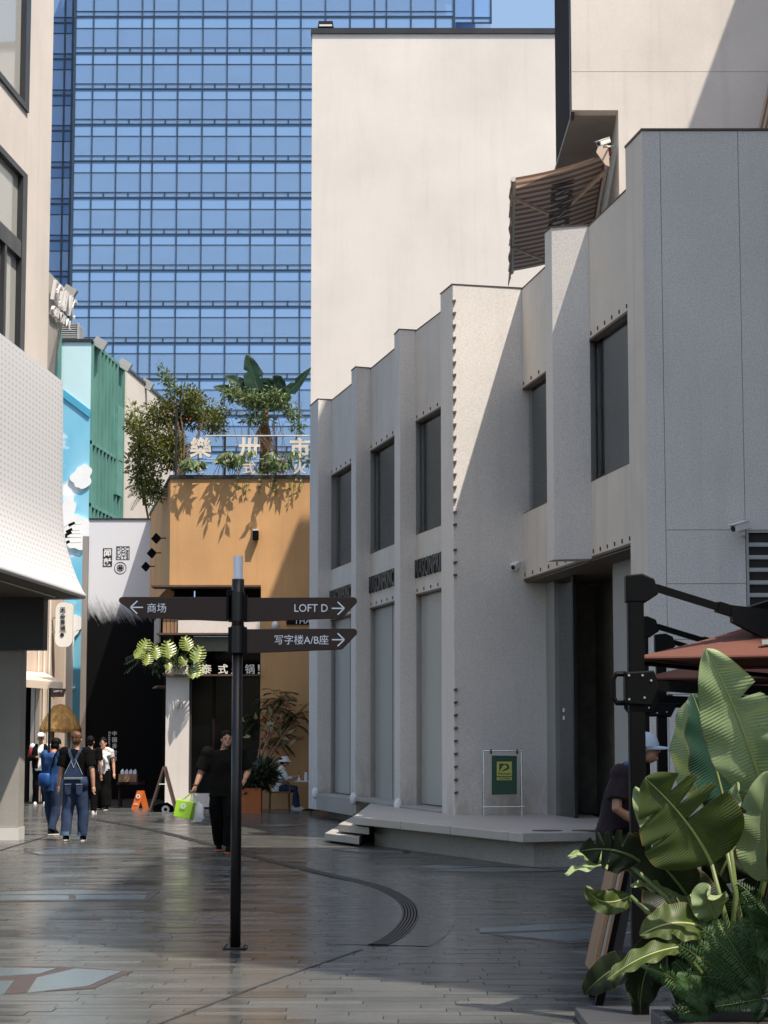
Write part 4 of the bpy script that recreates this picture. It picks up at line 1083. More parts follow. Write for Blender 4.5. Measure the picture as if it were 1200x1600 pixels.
MB().tube([at(78, 1075, 47), V((at(78, 1075, 47).x, 47.02, 0))], .03, 8).build('pole', 'pole_brown', sg)
# thatched parasol
th = thing('thatched_parasol', 'straw thatched parasol standing behind the pedestrians', 'parasol', tuple(gp(112, 1256)))
c = at(95, 1100, 53); rr = []
base_z = zat(1139, 53)
tb = MB(); n_ = 28
for k_2, (f, z) in enumerate(((.06, c.z), (.35, c.z - .05), (.8, base_z + .25), (1.0, base_z + .02), (.97, base_z - .06))):
    for j in range(n_):
        a = 2 * math.pi * j / n_; r_ = .52 * f * (1 + .05 * math.sin(j * 7.3)); tb.v.append(V((c.x + r_ * math.cos(a), 53 + r_ * math.sin(a), z - (.05 * ((j * 37) % 5) / 5 if k_2 > 2 else 0))))
for k_2 in range(4):
    for j in range(n_): a = k_2 * n_ + j; b_ = k_2 * n_ + (j + 1) % n_; tb.f.append((a, a + n_, b_ + n_, b_)); tb.tone.append(.5)
tb.f.append(tuple(range(n_))); tb.tone.append(.5); tb.build('thatch', 'thatch', th)
st = MB()
for j in range(160):
    a = random.uniform(0, 6.283); r_ = .52 * random.uniform(.86, 1.02); p = V((c.x + r_ * math.cos(a), 53 + r_ * math.sin(a), base_z + .06)); w_ = V((-math.sin(a), math.cos(a), 0)) * .012
    q = p + V((.03 * math.cos(a), .03 * math.sin(a), -random.uniform(.12, .24))); st.face([p - w_, p + w_, q])
stuff(st.build('straw_fringe', 'thatch', th))
MB().tube([(c.x + .22, 53, 0), (c.x + .22, 53, base_z + .3)], .05, 8).build('post', 'wood', th)
MB().tube([(c.x - .22, 53.1, 0), (c.x - .22, 53.1, base_z + .3)], .05, 8).build('post', 'wood', th)
MB().box((c.x - .35, 52.9, 0), (c.x + .35, 53.2, .95)).build('counter', 'wood', th)

# ============================================================ DOCUMENTS WALL
DY = 57.2
brush_wall(zat(955, DY))
dw = thing('painted_panel_wall', 'white upper and black brushed lower panel wall with dark logos', 'wall', tuple(gp(180, 1258)))
dx = lambda px: at(px, 1000, DY).x
B((dx(136.5), DY, 0), (dx(253), DY + .25, zat(812, DY))).build('panel', 'brush_wall', dw)
B((dx(127), DY - .05, 0), (dx(136), DY + .2, zat(838, DY))).build('steel_edge', 'brushed', dw)
B((dx(136.5), DY - .03, zat(812, DY) + .001), (dx(253), DY + .25, zat(812, DY) + .04)).build('coping', 'frame_dark', dw)
k_ = DY / F
p = at(168, 871, DY - .001)
B((p.x - 7.2 * k_, DY - .008, p.z - 14.5 * k_), (p.x + 7.2 * k_, DY - .001, p.z + 14.5 * k_)).build('seal_plate', 'black_print', dw)
for ch, py in (('闻', 864), ('献', 878)): text('lettering', ch, 'white_paint', dw, at(168, py, DY - .009), (1, 0, 0), (0, 0, 1), h=12.3 * k_, depth=.006, center=True, bold=.03)
p = at(192, 864, DY)
fr_ = MB()
for a, b in (((-10.5, -10.5), (10.5, -9.9)), ((-10.5, 9.9), (10.5, 10.5)), ((-10.5, -9.9), (-9.9, 9.9)), ((9.9, -9.9), (10.5, 9.9))):
    fr_.box((p.x + a[0] * k_, DY - .008, p.z + a[1] * k_), (p.x + b[0] * k_, DY - .002, p.z + b[1] * k_))
fr_.build('logo_border', 'black_print', dw)
for s_, dz in (('DOC', 6.5), ('UME', 0), ('NTS', -6.5)):
    text('lettering', s_, 'black_print', dw, V((p.x, DY - .002, p.z + dz * k_)), (1, 0, 0), (0, 0, 1), h=5.4 * k_, w=18.5 * k_, depth=.006, center=True)
p = at(188, 887.5, DY)
def ring(mb, c, r, w, n=32, th=.006):
    for t in range(n):
        a, b = 2 * math.pi * t / n, 2 * math.pi * (t + 1) / n
        mb.slab([c + V((math.cos(a) * r, 0, math.sin(a) * r)), c + V((math.cos(b) * r, 0, math.sin(b) * r)), c + V((math.cos(b) * (r - w), 0, math.sin(b) * (r - w))), c + V((math.cos(a) * (r - w), 0, math.sin(a) * (r - w)))], (0, -th, 0))
em = MB(); ring(em, p + V((0, -.002, 0)), 9.6 * k_, .9 * k_)
for t in range(6):
    a = R(60 * t + 30); ring(em, p + V((math.cos(a) * 3.1 * k_, -.002, math.sin(a) * 3.1 * k_)), 2.7 * k_, .8 * k_, 14)
em.build('emblem', 'black_print', dw)
for ch, py in zip('中国香世界', (1146, 1156, 1165.5, 1176, 1186)):
    text('lettering', ch, 'white_print', dw, at(179, py, DY - .001), (1, 0, 0), (0, 0, 1), h=7.4 * k_, depth=.006, center=True, bold=.01)
text('lettering', 'Eastern Scent', 'white_print', dw, at(169.5, 1143.5, DY - .001), (0, 0, -1), (1, 0, 0), h=4.0 * k_, w=46 * k_, depth=.006)
# ============================================================ ORANGE CAFE BUILDING
OY = 49.2
ob = thing('orange_cafe_building', 'orange rendered corner building with a dark cafe front below', 'building', tuple(gp(360, 1262)))
ox = lambda px, py=900: at(px, py, OY).x
oz = lambda py: zat(py, OY, 350)
xl, xr_o = ox(265), 1.2
ztop_o = oz(748); zc = oz(915); xo = ox(408)
B((xl, OY, zc), (xo - .001, OY + .5, ztop_o)).build('front_wall', 'orange_stucco', ob)
B((xo, OY, 0), (xr_o, OY + .5, ztop_o)).build('front_wall', 'orange_stucco', ob)
# left return wall, running back and to the left
lend = V((-6.62, 57.6, 0)); lst = V((xl, OY, 0)); zlow = oz(915)
sd = (lend - lst).normalized(); sn = V((sd.y, -sd.x, 0))
def osd(s0, s1, o0, o1, z0, z1):
    a, b = lst + sd * s0, lst + sd * s1
    return MB().prism([((a + sn * o0).x, (a + sn * o0).y), ((b + sn * o0).x, (b + sn * o0).y), ((b + sn * o1).x, (b + sn * o1).y), ((a + sn * o1).x, (a + sn * o1).y)], z0, z1)
LS = (lend - lst).length
osd(0.001, LS, 0, .4, zc, ztop_o).build('side_wall', 'orange_stucco', ob)
B((xl - .03, OY - .04, ztop_o + .001), (xr_o, OY + .55, ztop_o + .09)).build('coping', 'frame_dark', ob)
osd(0.06, LS, -.03, .42, ztop_o + .002, ztop_o + .085).build('coping', 'frame_dark', ob)
# ground floor recess
B((ox(238), OY - .25, zc - .05), (xo + .0, OY + .45, zc - .005)).build('canopy_edge', 'brown_metal', ob)
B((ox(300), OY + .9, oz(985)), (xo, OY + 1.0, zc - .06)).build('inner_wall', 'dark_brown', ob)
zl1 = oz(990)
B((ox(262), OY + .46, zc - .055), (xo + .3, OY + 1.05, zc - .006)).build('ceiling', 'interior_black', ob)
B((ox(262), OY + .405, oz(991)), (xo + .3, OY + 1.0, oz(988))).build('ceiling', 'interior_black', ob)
B((ox(279), OY + .02, oz(989)), (xo - .01, OY + .3, oz(969))).build('sign_band', 'cream_stucco', ob)
B((ox(247), OY - .22, oz(992.5)), (xo, OY + .4, oz(989.5))).build('ledge', 'brown_metal', ob)
B((ox(300), OY + .5, oz(1016)), (xo, OY + .6, oz(993))).build('inner_wall', 'grey_paint', ob)
zl2 = oz(1054)
B((ox(260), OY - .22, zl2 - .04), (xo, OY + .4, zl2)).build('ledge', 'brown_metal', ob)
B((ox(261), OY - .14, zl2 + .001), (ox(296), OY - .02, zl2 + .22)).build('planter_front', 'weathered_wood', ob)
B((ox(261.5), OY, 0), (ox(297.5), OY + .55, zl2 - .041)).build('pillar', 'cream_stucco', ob)
B((ox(297), OY + .1, oz(1261)), (ox(332), OY + .5, oz(1240))).build('window_sill', 'cream_stucco', ob)
B((ox(332.2), OY + .15, 0), (xo - .01, OY + .5, oz(1240))).build('sill_wall', 'dark_brown', ob)
B((ox(297.8), OY + .12, oz(1239)), (ox(301), OY + .2, zl2 - .05)).build('door_frame', 'frame_dark', ob)
B((ox(333), OY + .16, oz(1239)), (ox(337), OY + .24, zl2 - .05)).build('door_frame', 'dark_brown', ob)
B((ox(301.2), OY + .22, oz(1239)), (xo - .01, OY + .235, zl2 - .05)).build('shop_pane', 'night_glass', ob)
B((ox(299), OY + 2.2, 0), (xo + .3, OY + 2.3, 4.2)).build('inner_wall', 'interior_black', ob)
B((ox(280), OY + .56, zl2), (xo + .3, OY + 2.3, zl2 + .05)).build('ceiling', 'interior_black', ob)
B((ox(305), OY + .9, 0), (ox(332), OY + 1.4, .95)).build('counter', 'concrete', ob)
osd(.55, LS, .35, .4, 0, zc).build('side_glazing', 'interior_black', ob)
for s in (.6, 1.5, 2.6, 3.8): osd(s, s + .07, .27, .35, 0, zl2).build('side_mullion', 'dark_brown', ob)
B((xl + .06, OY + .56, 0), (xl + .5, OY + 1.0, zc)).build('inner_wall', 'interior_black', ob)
# weathered boards on the left bracket
for k in range(6):
    s = 0.35 + k * .32; osd(s, s + .31, -.22, -.18, oz(1003) + .04 * (k % 2), oz(962)).build('board', 'weathered_wood', ob)
for k in range(4):
    B((ox(255 + k * 6), OY + .06, oz(990)), (ox(260.2 + k * 6), OY + .1, oz(964))).build('board', 'wood', ob)
osd(.05, 1.9, -.26, .1, zl2 - .3, zl2 - .26).build('side_ledge', 'brown_metal', ob)
# letters on the lower ledge
for ch, px in (('2', 293), ('泰', 325), ('式', 350.5), ('火', 371), ('锅', 392), ('!', 406)):
    text('lettering', ch, 'ivory', ob, V((ox(px), OY - .12, zl2 + .01 + 7.5 * OY / F)), (1, 0, 0), (0, 0, 1), h=15 * OY / F, depth=.05, center=True, bold=.012)
# roof letters on a rail frame
rs_ = thing('roof_sign', 'ivory Chinese character sign standing on thin rails above the orange wall', 'sign', tuple(V((ox(390), OY + .1, ztop_o + .09))))
for ch, px in (('樂', 312), ('卅', 388), ('市', 468), ('場', 545)):
    text('character', ch, 'aged_ivory', rs_, V((ox(px), OY + .05, oz(700))), (1, 0, 0), (0, 0, 1), h=33 * OY / F, depth=.14, center=True, bold=.03)
for ch, px in (('泰', 312), ('式', 388), ('火', 468), ('鍋', 545)):
    text('character', ch, 'aged_ivory', rs_, V((ox(px), OY + .05, oz(731.5))), (1, 0, 0), (0, 0, 1), h=20 * OY / F, depth=.12, center=True, bold=.02)
for py in (680,): MB().tube([(ox(318), OY + .12, oz(py)), (ox(560), OY + .12, oz(py))], .022, 6).build('rail', 'louvre', rs_)
for py in (716, 741): MB().tube([(ox(300), OY + .16, oz(py)), (ox(560), OY + .16, oz(py))], .012, 6).build('rail', 'louvre', rs_)
for px in (272, 349, 430, 510): MB().tube([(ox(px), OY + .14, ztop_o + .05), (ox(px), OY + .14, oz(640 if px == 272 else 680))], .03, 6).build('post', 'frame_dark', rs_)
# wall lamps
def wall_lamp(label, p, n):
    t = thing('wall_lamp', label, 'lamp', tuple(p), 'black lamps on the orange walls')
    p = V(p); n = V(n).normalized()
    B(p + V((-.07, -.2, -.1)), p + V((.07, -.02, .12))).build('housing', 'black_metal', t, bevel=.01)
    B(p + V((-.068, -.2, .121)), p + V((.068, -.02, .16))).build('cap', 'light_grey', t)
    B(p + V((-.03, -.02, -.03)), p + V((.03, .0, .03))).build('wall_plate', 'black_metal', t)
wall_lamp('small black box lamp high on the orange front wall', at(400, 838, OY), (0, -1, 0))
for k, (px, py) in enumerate(((249, 842), (239, 865), (228, 886))):
    Y = OY + (1.6, 3.4, 6.0)[k]; s = (Y - OY) / sd.y; q = lst + sd * s; p = V((q.x - .22, q.y - .12, zat(py, Y)))
    t = thing('side_spotlight', ['nearest', 'middle', 'farthest'][k] + ' black square spotlight on the shaded orange side wall', 'spotlight', tuple(p), 'square spotlights on the orange side wall')
    MB().obox(p, (.06, -.02, .07), (.012, .03, 0), (-.06, 0, .06)).build('lamp_head', 'black_metal', t)
    MB().tube([p, p + V((.28, .1, .02))], .016, 6).build('arm', 'black_metal', t)
pl = thing('pillar_lamp', 'small round wall lamp on the cream cafe pillar', 'lamp', tuple(at(278, 1102, OY)))
p = at(278, 1100, OY - .08); MB().ellip(p, (.055, .07, .10), 12, 8).build('shade', 'ivory', pl, smooth=True)
MB().tube([p, p + V((0, .08, 0))], .03, 8).build('arm', 'brown_metal', pl)
bs_ = thing('bulb_wall_light', 'round white globe light on the orange wall above the lower sign blade', 'lamp', tuple(at(430, 978, OY)))
p = at(430, 977, OY - .12); MB().ellip(p, (.09, .09, .10), 12, 8).build('globe', 'white_paint', bs_, smooth=True); MB().tube([p, p + V((0, .12, 0))], .03, 8).build('arm', 'black_metal', bs_)
pq = thing('wall_plaque', 'small dark plaque with white print on the orange wall behind the sign', 'sign', tuple(at(466, 975, OY)))
B((ox(448), OY - .05, oz(976)), (ox(483), OY - .005, oz(960))).build('plate', 'dark_brown', pq)
text('lettering', 'THAI', 'white_print', pq, V((ox(460), OY - .051, oz(975))), (1, 0, 0), (0, 0, 1), h=.14, depth=.004)
tx_ = text('wall_lettering', 'RESTAURANT', 'brown_metal', None, V((ox(453), OY - .002, oz(1157))), (1, 0, 0), (0, 0, 1), h=.09, w=.36, depth=.004)
tag(tx_, 'small brown painted lettering low on the orange wall beside the seated person', 'lettering')

# ============================================================ SIGNPOST
PB = gp(367.5, 1482); PY = PB.y
sp = thing('signpost', 'dark brown street signpost with three direction blades and a white lamp top', 'signpost', (PB.x, PY, 0))
def pz(py): return zat(py, PY, 370)
pole = MB(); pole.smooth = True
pole.tube([(PB.x, PY, .012), (PB.x, PY, pz(1020))], .0425, 20).build('pole', 'pole_brown', sp)
MB().tube([(PB.x, PY, pz(1020) + .001), (PB.x, PY, pz(905))], .050, 20).build('sleeve', 'pole_brown', sp, smooth=True)
for a, b in ((1020, 978), (970, 925)): MB().tube([(PB.x, PY, pz(a)), (PB.x, PY, pz(b))], .056, 20).build('collar', 'pole_brown', sp, smooth=False)
MB().tube([(PB.x, PY, pz(905) + .001), (PB.x, PY, pz(869))], .038, 20).build('lamp_top', 'lamp_white', sp, smooth=False)
B((PB.x - .095, PY - .095, .003), (PB.x + .095, PY + .095, .014)).build('base_plate', 'pole_brown', sp, bevel=.003)
for dx_, dy in ((-.075, -.075), (.075, -.075), (-.075, .075), (.075, .075)): MB().tube([(PB.x + dx_, PY + dy, .014), (PB.x + dx_, PY + dy, .028)], .01, 6).build('bolt', 'drain_metal', sp)
B((PB.x - .09, PY - .03, pz(968)), (PB.x - .045, PY + .03, pz(922))).build('speaker_box', 'black_metal', sp, bevel=.006)
def blade(pxs, pys, tip, words, arrow_left):
    # outline in pixels at the post's distance
    yb = PY - .015
    pts = [at(a, b, yb) for a, b in tip]
    o = MB().slab(pts, (0, .03, 0)).build('blade', 'sign_brown', sp, bevel=.004)
    return o
def rc(c, r, a0, a1, n=5): return [(c[0] + r * math.cos(R(a0 + (a1 - a0) * k / n)), c[1] + r * math.sin(R(a0 + (a1 - a0) * k / n))) for k in range(n + 1)]
def arrow(par, px, py, ln, sgn):
    yb = PY - .0155; b = MB()
    tip = at(px + sgn * ln / 2, py, yb); tail = at(px - sgn * ln / 2, py, yb); k = PY / F; t = 1.0 * k
    def bar(a, c):
        d = (c - a).normalized(); u = V((0, -1, 0)).cross(d); b.slab([a - u * t, c - u * t, c + u * t, a + u * t], (0, -.002, 0))
    bar(tail, tip); h = 10 * k
    bar(tip + V((-sgn * h, 0, h)) , tip + V((sgn*t*.5, 0, 0))); bar(tip + V((-sgn * h, 0, -h)), tip + V((sgn*t*.5, 0, 0)))
    b.build('arrow', 'white_print', par)
b1 = blade(0, 0, [(356, 933), (356, 971), (222, 965)] + rc((222, 957), 8, 90, 130)[1:] + rc((191, 938), 5.5, 150, 270) , '', True)
arrow(b1, 214, 949, 19, -1); text('lettering', '商场', 'white_print', b1, at(230, 957, PY - .0155), (1, 0, 0), (0, 0, 1), h=14.5 * PY / F, depth=.002)
b2 = blade(0, 0, [(382, 934), (382, 972), (531, 966)] + rc((531, 958), 8, 90, 50)[1:] + rc((552, 939), 6, 30, -90), '', False)
arrow(b2, 528, 950.5, 19, 1); text('lettering', 'LOFT D', 'white_print', b2, at(460, 956, PY - .0155), (1, 0, 0), (0, 0, 1), h=12 * PY / F, w=52 * PY / F, depth=.002)
b3 = blade(0, 0, [(382, 983), (382, 1021), (531, 1015)] + rc((531, 1007), 8, 90, 50)[1:] + rc((552, 988), 6, 30, -90), '', False)
arrow(b3, 528, 999.5, 19, 1); text('lettering', '写字楼A/B座', 'white_print', b3, at(429, 1007, PY - .0155), (1, 0, 0), (0, 0, 1), h=15 * PY / F, w=84 * PY / F, depth=.002)
for a, b in ((930, 972), (980, 1022)): B((PB.x - .075, PY - .03, pz(b)), (PB.x + .075, PY + .02, pz(a))).build('clamp', 'black_metal', sp, bevel=.004)

# ============================================================ POSTER STAND ON THE PLATFORM
PSY = 32.4
ps = thing('poster_stand', 'chrome tube stand with hanging green and yellow coffee poster', 'poster stand', tuple(ph(786, 1272, ZB)))
pp = lambda px, py, dy=0: at(px, py, PSY + dy)
for x, xb in ((756, 761), (815, 820)):
    a = pp(x, 1173); MB().tube([(pp(x, 1272).x, PSY - .16, ZB), a, (pp(x - 2, 1272).x, PSY + .22, ZB)], .011, 8).build('leg', 'steel', ps)
MB().tube([pp(755, 1173), pp(818, 1173.5)], .011, 8).build('rail', 'steel', ps)
MB().tube([pp(754, 1261, -.14), pp(820, 1260.5, -.14)], .010, 8).build('rail', 'steel', ps)
for x in (767, 808): MB().tube([pp(x, 1171), pp(x, 1178)], .018, 8).build('clip', 'leather', ps)
MB().slab([pp(768.3, 1242, -.03), pp(807.7, 1241, -.03), pp(807.7, 1181, -.03), pp(768.3, 1180.5, -.03)], (0, .008, 0)).build('poster', 'poster_green', ps)
po = [o for o in ps.children if o.name.startswith('poster')][0]
q = -.0315
MB().slab([pp(776.3, 1212.5, q), pp(799.7, 1212.5, q), pp(799.7, 1190, q), pp(776.3, 1190, q)], (0, -.002, 0)).build('logo_panel', 'poster_yellow', po)
MB().slab([pp(776.3, 1219, q), pp(799.7, 1219, q), pp(799.7, 1214, q), pp(776.3, 1214, q)], (0, -.002, 0)).build('logo_panel', 'poster_yellow', po)
lg = MB(); q2 = q - .0025
lg.slab([pp(780, 1206, q2), pp(780, 1193, q2), pp(789, 1193, q2), pp(785.5, 1197, q2)], (0, -.002, 0))
pa = []
for t in range(13):
    a = R(-110 + 200 * t / 12); pa.append((790.2 + 5.6 * math.cos(a), 1198.3 + 5.2 * math.sin(a)))
pi_ = [(790.0 + (x - 790.2) * .45, 1198.2 + (y - 1198.3) * .45) for x, y in pa]
for k in range(12): lg.slab([pp(*pa[k], q2), pp(*pa[k + 1], q2), pp(*pi_[k + 1], q2), pp(*pi_[k], q2)], (0, -.002, 0))
lg.slab([pp(783, 1206, q2), pp(786.5, 1205, q2), pp(790, 1203.5, q2), pp(789.5, 1200.5, q2)], (0, -.002, 0))
lg.build('logo_mark', 'poster_green', po)
text('lettering', 'Penguin', 'poster_green', po, pp(778.5, 1211.5, q2), (1, 0, 0), (0, 0, 1), h=4.6 * PSY / F, w=19 * PSY / F, depth=.002, bold=.02)
text('lettering', 'COFFEE', 'poster_green', po, pp(779, 1218, q2), (1, 0, 0), (0, 0, 1), h=3.0 * PSY / F, w=18 * PSY / F, depth=.002, bold=.02)

# ============================================================ CAFE FURNITURE AND BOARDS
def aframe(label, px, py, w, h, mat, lean=.25, board='black_print'):
    p = gp(px, py); t = thing('a_frame_board', label, 'sign board', tuple(p)); k = p.y / F
    a, ap, b = p + V((-w / 2 * k, 0, 0)), p + V((0.02, 0, h * k)), p + V((w / 2 * k, .1, 0))
    for off in (-.22, .22):
        o = V((0, off, 0)); MB().beam(a + o, ap + o, .04, .04).build('leg', mat, t); MB().beam(b + o, ap + o, .04, .04).build('leg', mat, t)
    MB().slab([a.lerp(ap, .12) + V((0, -.2, 0)), a.lerp(ap, .12) + V((0, .2, 0)), ap + V((-.01, .2, -.05)), ap + V((-.01, -.2, -.05))], (.015, 0, .004)).build('panel', board, t)
    MB().slab([b.lerp(ap, .12) + V((0, -.2, 0)), b.lerp(ap, .12) + V((0, .2, 0)), ap + V((.01, .2, -.05)), ap + V((.01, -.2, -.05))], (-.015, 0, .004)).build('panel', board, t)
    MB().beam(a.lerp(ap, .62) + V((0, -.23, 0)), b.lerp(ap, .62) + V((0, -.23, 0)), .015, .02).build('stay', 'plastic_white', t)
    return t
af = aframe('tall thin black A-frame menu board beside the cafe pillar', 255, 1269, 40, 70, 'brown_metal')
sbg = thing('cloth_bag', 'crumpled black bag with white print lying under the A-frame board', 'bag', tuple(gp(256, 1269)))
p = gp(256, 1268.5); bb = MB(); bb.smooth = True; bb.ellip(p + V((0, 0, .06)), (.26, .2, .14), 18, 10); 
for v in bb.v:
    v.z = max(0.003, v.z + .03 * mnoise.noise(v * 9))
bb.build('body', 'cloth_black', sbg); em_ = MB(); ring(em_, p + V((.06, -.20, .06)), .09, .05, 16); em_.build('print', 'plastic_white', sbg)
fs = thing('orange_folding_sign', 'small orange folding floor sign with white print', 'sign', tuple(gp(220, 1264)))
p = gp(219, 1264); k = p.y / F
MB().slab([p + V((-14 * k, -.02, 0)), p + V((-3 * k, -.02, 0)), p + V((6 * k, .0, 28 * k)), p + V((-5 * k, 0, 28 * k))], (0, .02, 0)).build('front_leaf', 'orange_board', fs)
MB().slab([p + V((4 * k, .05, 0)), p + V((13 * k, .05, 0)), p + V((5.8 * k, .025, 28 * k)), p + V((-4.8 * k, .025, 28 * k))], (0, .02, 0)).build('rear_leaf', 'orange_board', fs)
text('lettering', 'OPEN', 'white_print', fs, p + V((-10.2 * k, -.03, 6 * k)), (1, 0, 0), (.25, 0, 1), h=.045, w=.10, depth=.003)
lm = MB(); ring(lm, p + V((-3.2 * k, -.026, 19.5 * k)), .05, .02, 12); lm.build('emblem', 'white_print', fs)
st_ = thing('side_stand', 'dark low serving stand against the black painted wall', 'table', tuple(gp(205, 1262)))
p = gp(203, 1262); 
B(p + V((-.30, -.25, .56)), p + V((.38, .25, .62))).build('top', 'dark_brown', st_)
for dx_, dy in ((-.26, -.2), (.32, -.2), (-.26, .2), (.32, .2)): B(p + V((dx_, dy, 0)), p + V((dx_ + .04, dy + .04, .56))).build('leg', 'dark_brown', st_)
B(p + V((-.24, -.2, .18)), p + V((.34, .2, .21))).build('shelf', 'dark_brown', st_)
cr = thing('wooden_crate', 'open wooden crate of white paper bags on the dark stand', 'crate', tuple(p + V((-.05, 0, .62))))
c = p + V((-.05, 0, .621)); w2, d2, h2 = .22, .14, .19
for a, b in (((-w2, -d2, 0), (w2, -d2 + .015, h2)), ((-w2, d2 - .015, 0), (w2, d2, h2)), ((-w2, -d2 + .016, 0), (-w2 + .015, d2 - .016, h2)), ((w2 - .015, -d2 + .016, 0), (w2, d2 - .016, h2)), ((-w2 + .016, -d2 + .016, .002), (w2 - .016, d2 - .016, .02))):
    B(c + V(a), c + V(b)).build('board', 'wood', cr)
for k_ in range(4):
    q = c + V((-.15 + .1 * k_, 0, .03)); pb_ = MB()
    pb_.slab([q + V((-.04, -.06, 0)), q + V((.04, -.06, 0)), q + V((.05, -.05, .22)), q + V((.02, -.05, .28)), q + V((-.03, -.05, .23))], (0, .08, 0))
    tag(pb_.build('paper_bag', 'plastic_white'), ['leftmost', 'second from left', 'third from left', 'rightmost'][k_] + ' white paper bag standing in the wooden crate', 'paper bag', 'paper bags in the crate')
# terracotta planter with tropical plants
pp_ = gp(390, 1270)
pt = thing('square_planter', 'square orange terracotta planter in front of the cafe window', 'planter', tuple(pp_))
w2 = .27
for a, b in (((-w2, -w2, 0), (w2, -w2 + .03, .56)), ((-w2, w2 - .03, 0), (w2, w2, .56)), ((-w2, -w2 + .031, 0), (-w2 + .03, w2 - .031, .56)), ((w2 - .03, -w2 + .031, 0), (w2, w2 - .031, .56))): B(pp_ + V(a), pp_ + V(b)).build('side', 'terracotta', pt)
B(pp_ + V((-w2 + .031, -w2 + .031, .01)), pp_ + V((w2 - .031, w2 - .031, .50))).build('soil', 'soil', pt)
# rattan chair
ch_p = gp(437, 1266)
ch = thing('rattan_armchair', 'low brown rattan armchair under the seated person', 'chair', tuple(ch_p))
def cp(x, y, z): return ch_p + V((x, y, z))
MB().prism([(cp(a, b, 0).x, cp(a, b, 0).y) for a, b in ((-.26, -.24), (.24, -.24), (.24, .24), (-.26, .24))], .40, .44).build('seat', 'rattan', ch)
for x in (-.24, .22):
    for yy in (-.22, .22): MB().tube([cp(x, yy, 0), cp(x * .95, yy, .42)], .018, 6).build('leg', 'rattan', ch)
for yy in (-.25, .25): MB().tube([cp(.24, yy, .42), cp(.26, yy, .56), cp(.16, yy, .64), cp(-.1, yy * 1.02, .68), cp(-.34, yy * .98, .78)], .022, 6).build('arm', 'rattan', ch)
for k_ in range(6):
    yy = -.22 + .088 * k_; MB().tube([cp(-.26, yy, .42), cp(-.34, yy, .80)], .012, 6).build('back_slat', 'rattan', ch)
MB().tube([cp(-.34, -.25, .79), cp(-.37, 0, .82), cp(-.34, .25, .79)], .022, 6).build('back_rail', 'rattan', ch)
tb_p = gp(486, 1266)
tb_ = thing('cafe_table', 'small pale cafe table in front of the seated person', 'table', tuple(tb_p))
MB().tube([tb_p + V((0, 0, .66)), tb_p + V((0, 0, .69))], .40, 28).build('top', 'light_grey', tb_)
MB().tube([tb_p + V((0, 0, .0)), tb_p + V((0, 0, .66))], .03, 10).build('post', 'black_metal', tb_)
MB().tube([tb_p + V((0, 0, .0)), tb_p + V((0, 0, .025))], .24, 20).build('foot', 'black_metal', tb_)
for k_, (dx_, nm, lab, mt, r, h) in enumerate(((-.28, 'cup', 'small white cup on the cafe table edge nearest the seated person', 'plastic_white', .035, .06), (-.12, 'sauce_bottle', 'red topped white bottle on the cafe table', 'plastic_white', .04, .2))):
    c = tb_p + V((dx_, -.12, .691)); q = thing(nm, lab, nm.replace('_', ' '), tuple(c))
    MB().tube([c, c + V((0, 0, h * .6)), c + V((0, 0, h))], [r, r, r * (.95 if k_ == 0 else .5)], 12).build('body', mt, q)
    MB().tube([c + V((0, 0, h)), c + V((0, 0, h + .03))], r * .45, 10).build('lid' , 'cloth_red' if k_ else 'plastic_white', q)
c = tb_p + V((-.1, -.02, .691)); B(c + V((-.1, -.08, 0)), c + V((.12, .08, .03))).build
tr_ = MB().box(c + V((-.08, -.02, 0)), c + V((.2, .16, .03))); tag(tr_.build('serving_tray', 'dark_brown'), 'dark red serving tray on the cafe table', 'tray')
# wooden board sign near the parasol posts
bd = thing('wooden_sign_board', 'weathered wooden board seen edge-on leaning beside the black parasol post', 'sign board', tuple(gp(935, 1590)))
a0, a1 = at(921, 1525, 12.6), at(958, 1362, 13.6); Yb = 13.0
q0, q1 = at(926, 1520, Yb), at(960, 1362, Yb)
for k_, (o, m_) in enumerate(((0, 'wood'), (.026, 'weathered_wood'), (.046, 'wood'))):
    MB().slab([q0 + V((o, 0, 0)), q0 + V((o + .022 - .003 * k_, 0, 0)), q1 + V((o + .022 - .003 * k_, 0, 0)), q1 + V((o, 0, 0))], (0, .5, 0)).build('plank', m_, bd)
MB().beam(q1 + V((.10, .05, 0)), V((q0.x - .01, Yb + .05, 0)) + V((.05, 0, 0)), .05, .05).build('leg', 'black_metal', bd)
MB().beam(q1 + V((.10, .45, 0)), V((q0.x + .04, Yb + .45, 0)), .05, .05).build('leg', 'black_metal', bd)
MB().beam(q1 + V((.10, .05, 0)), V((q1.x + .42, Yb + .1, 0)), .05, .05).build('leg', 'black_metal', bd)
MB().slab([q0 + V((.10, .02, .0)), q0 + V((.16, .02, .0)), q1 + V((.15, .02, .0)), q1 + V((.10, .02, 0))], (0, .4, 0)).build('panel', 'black_print', bd)

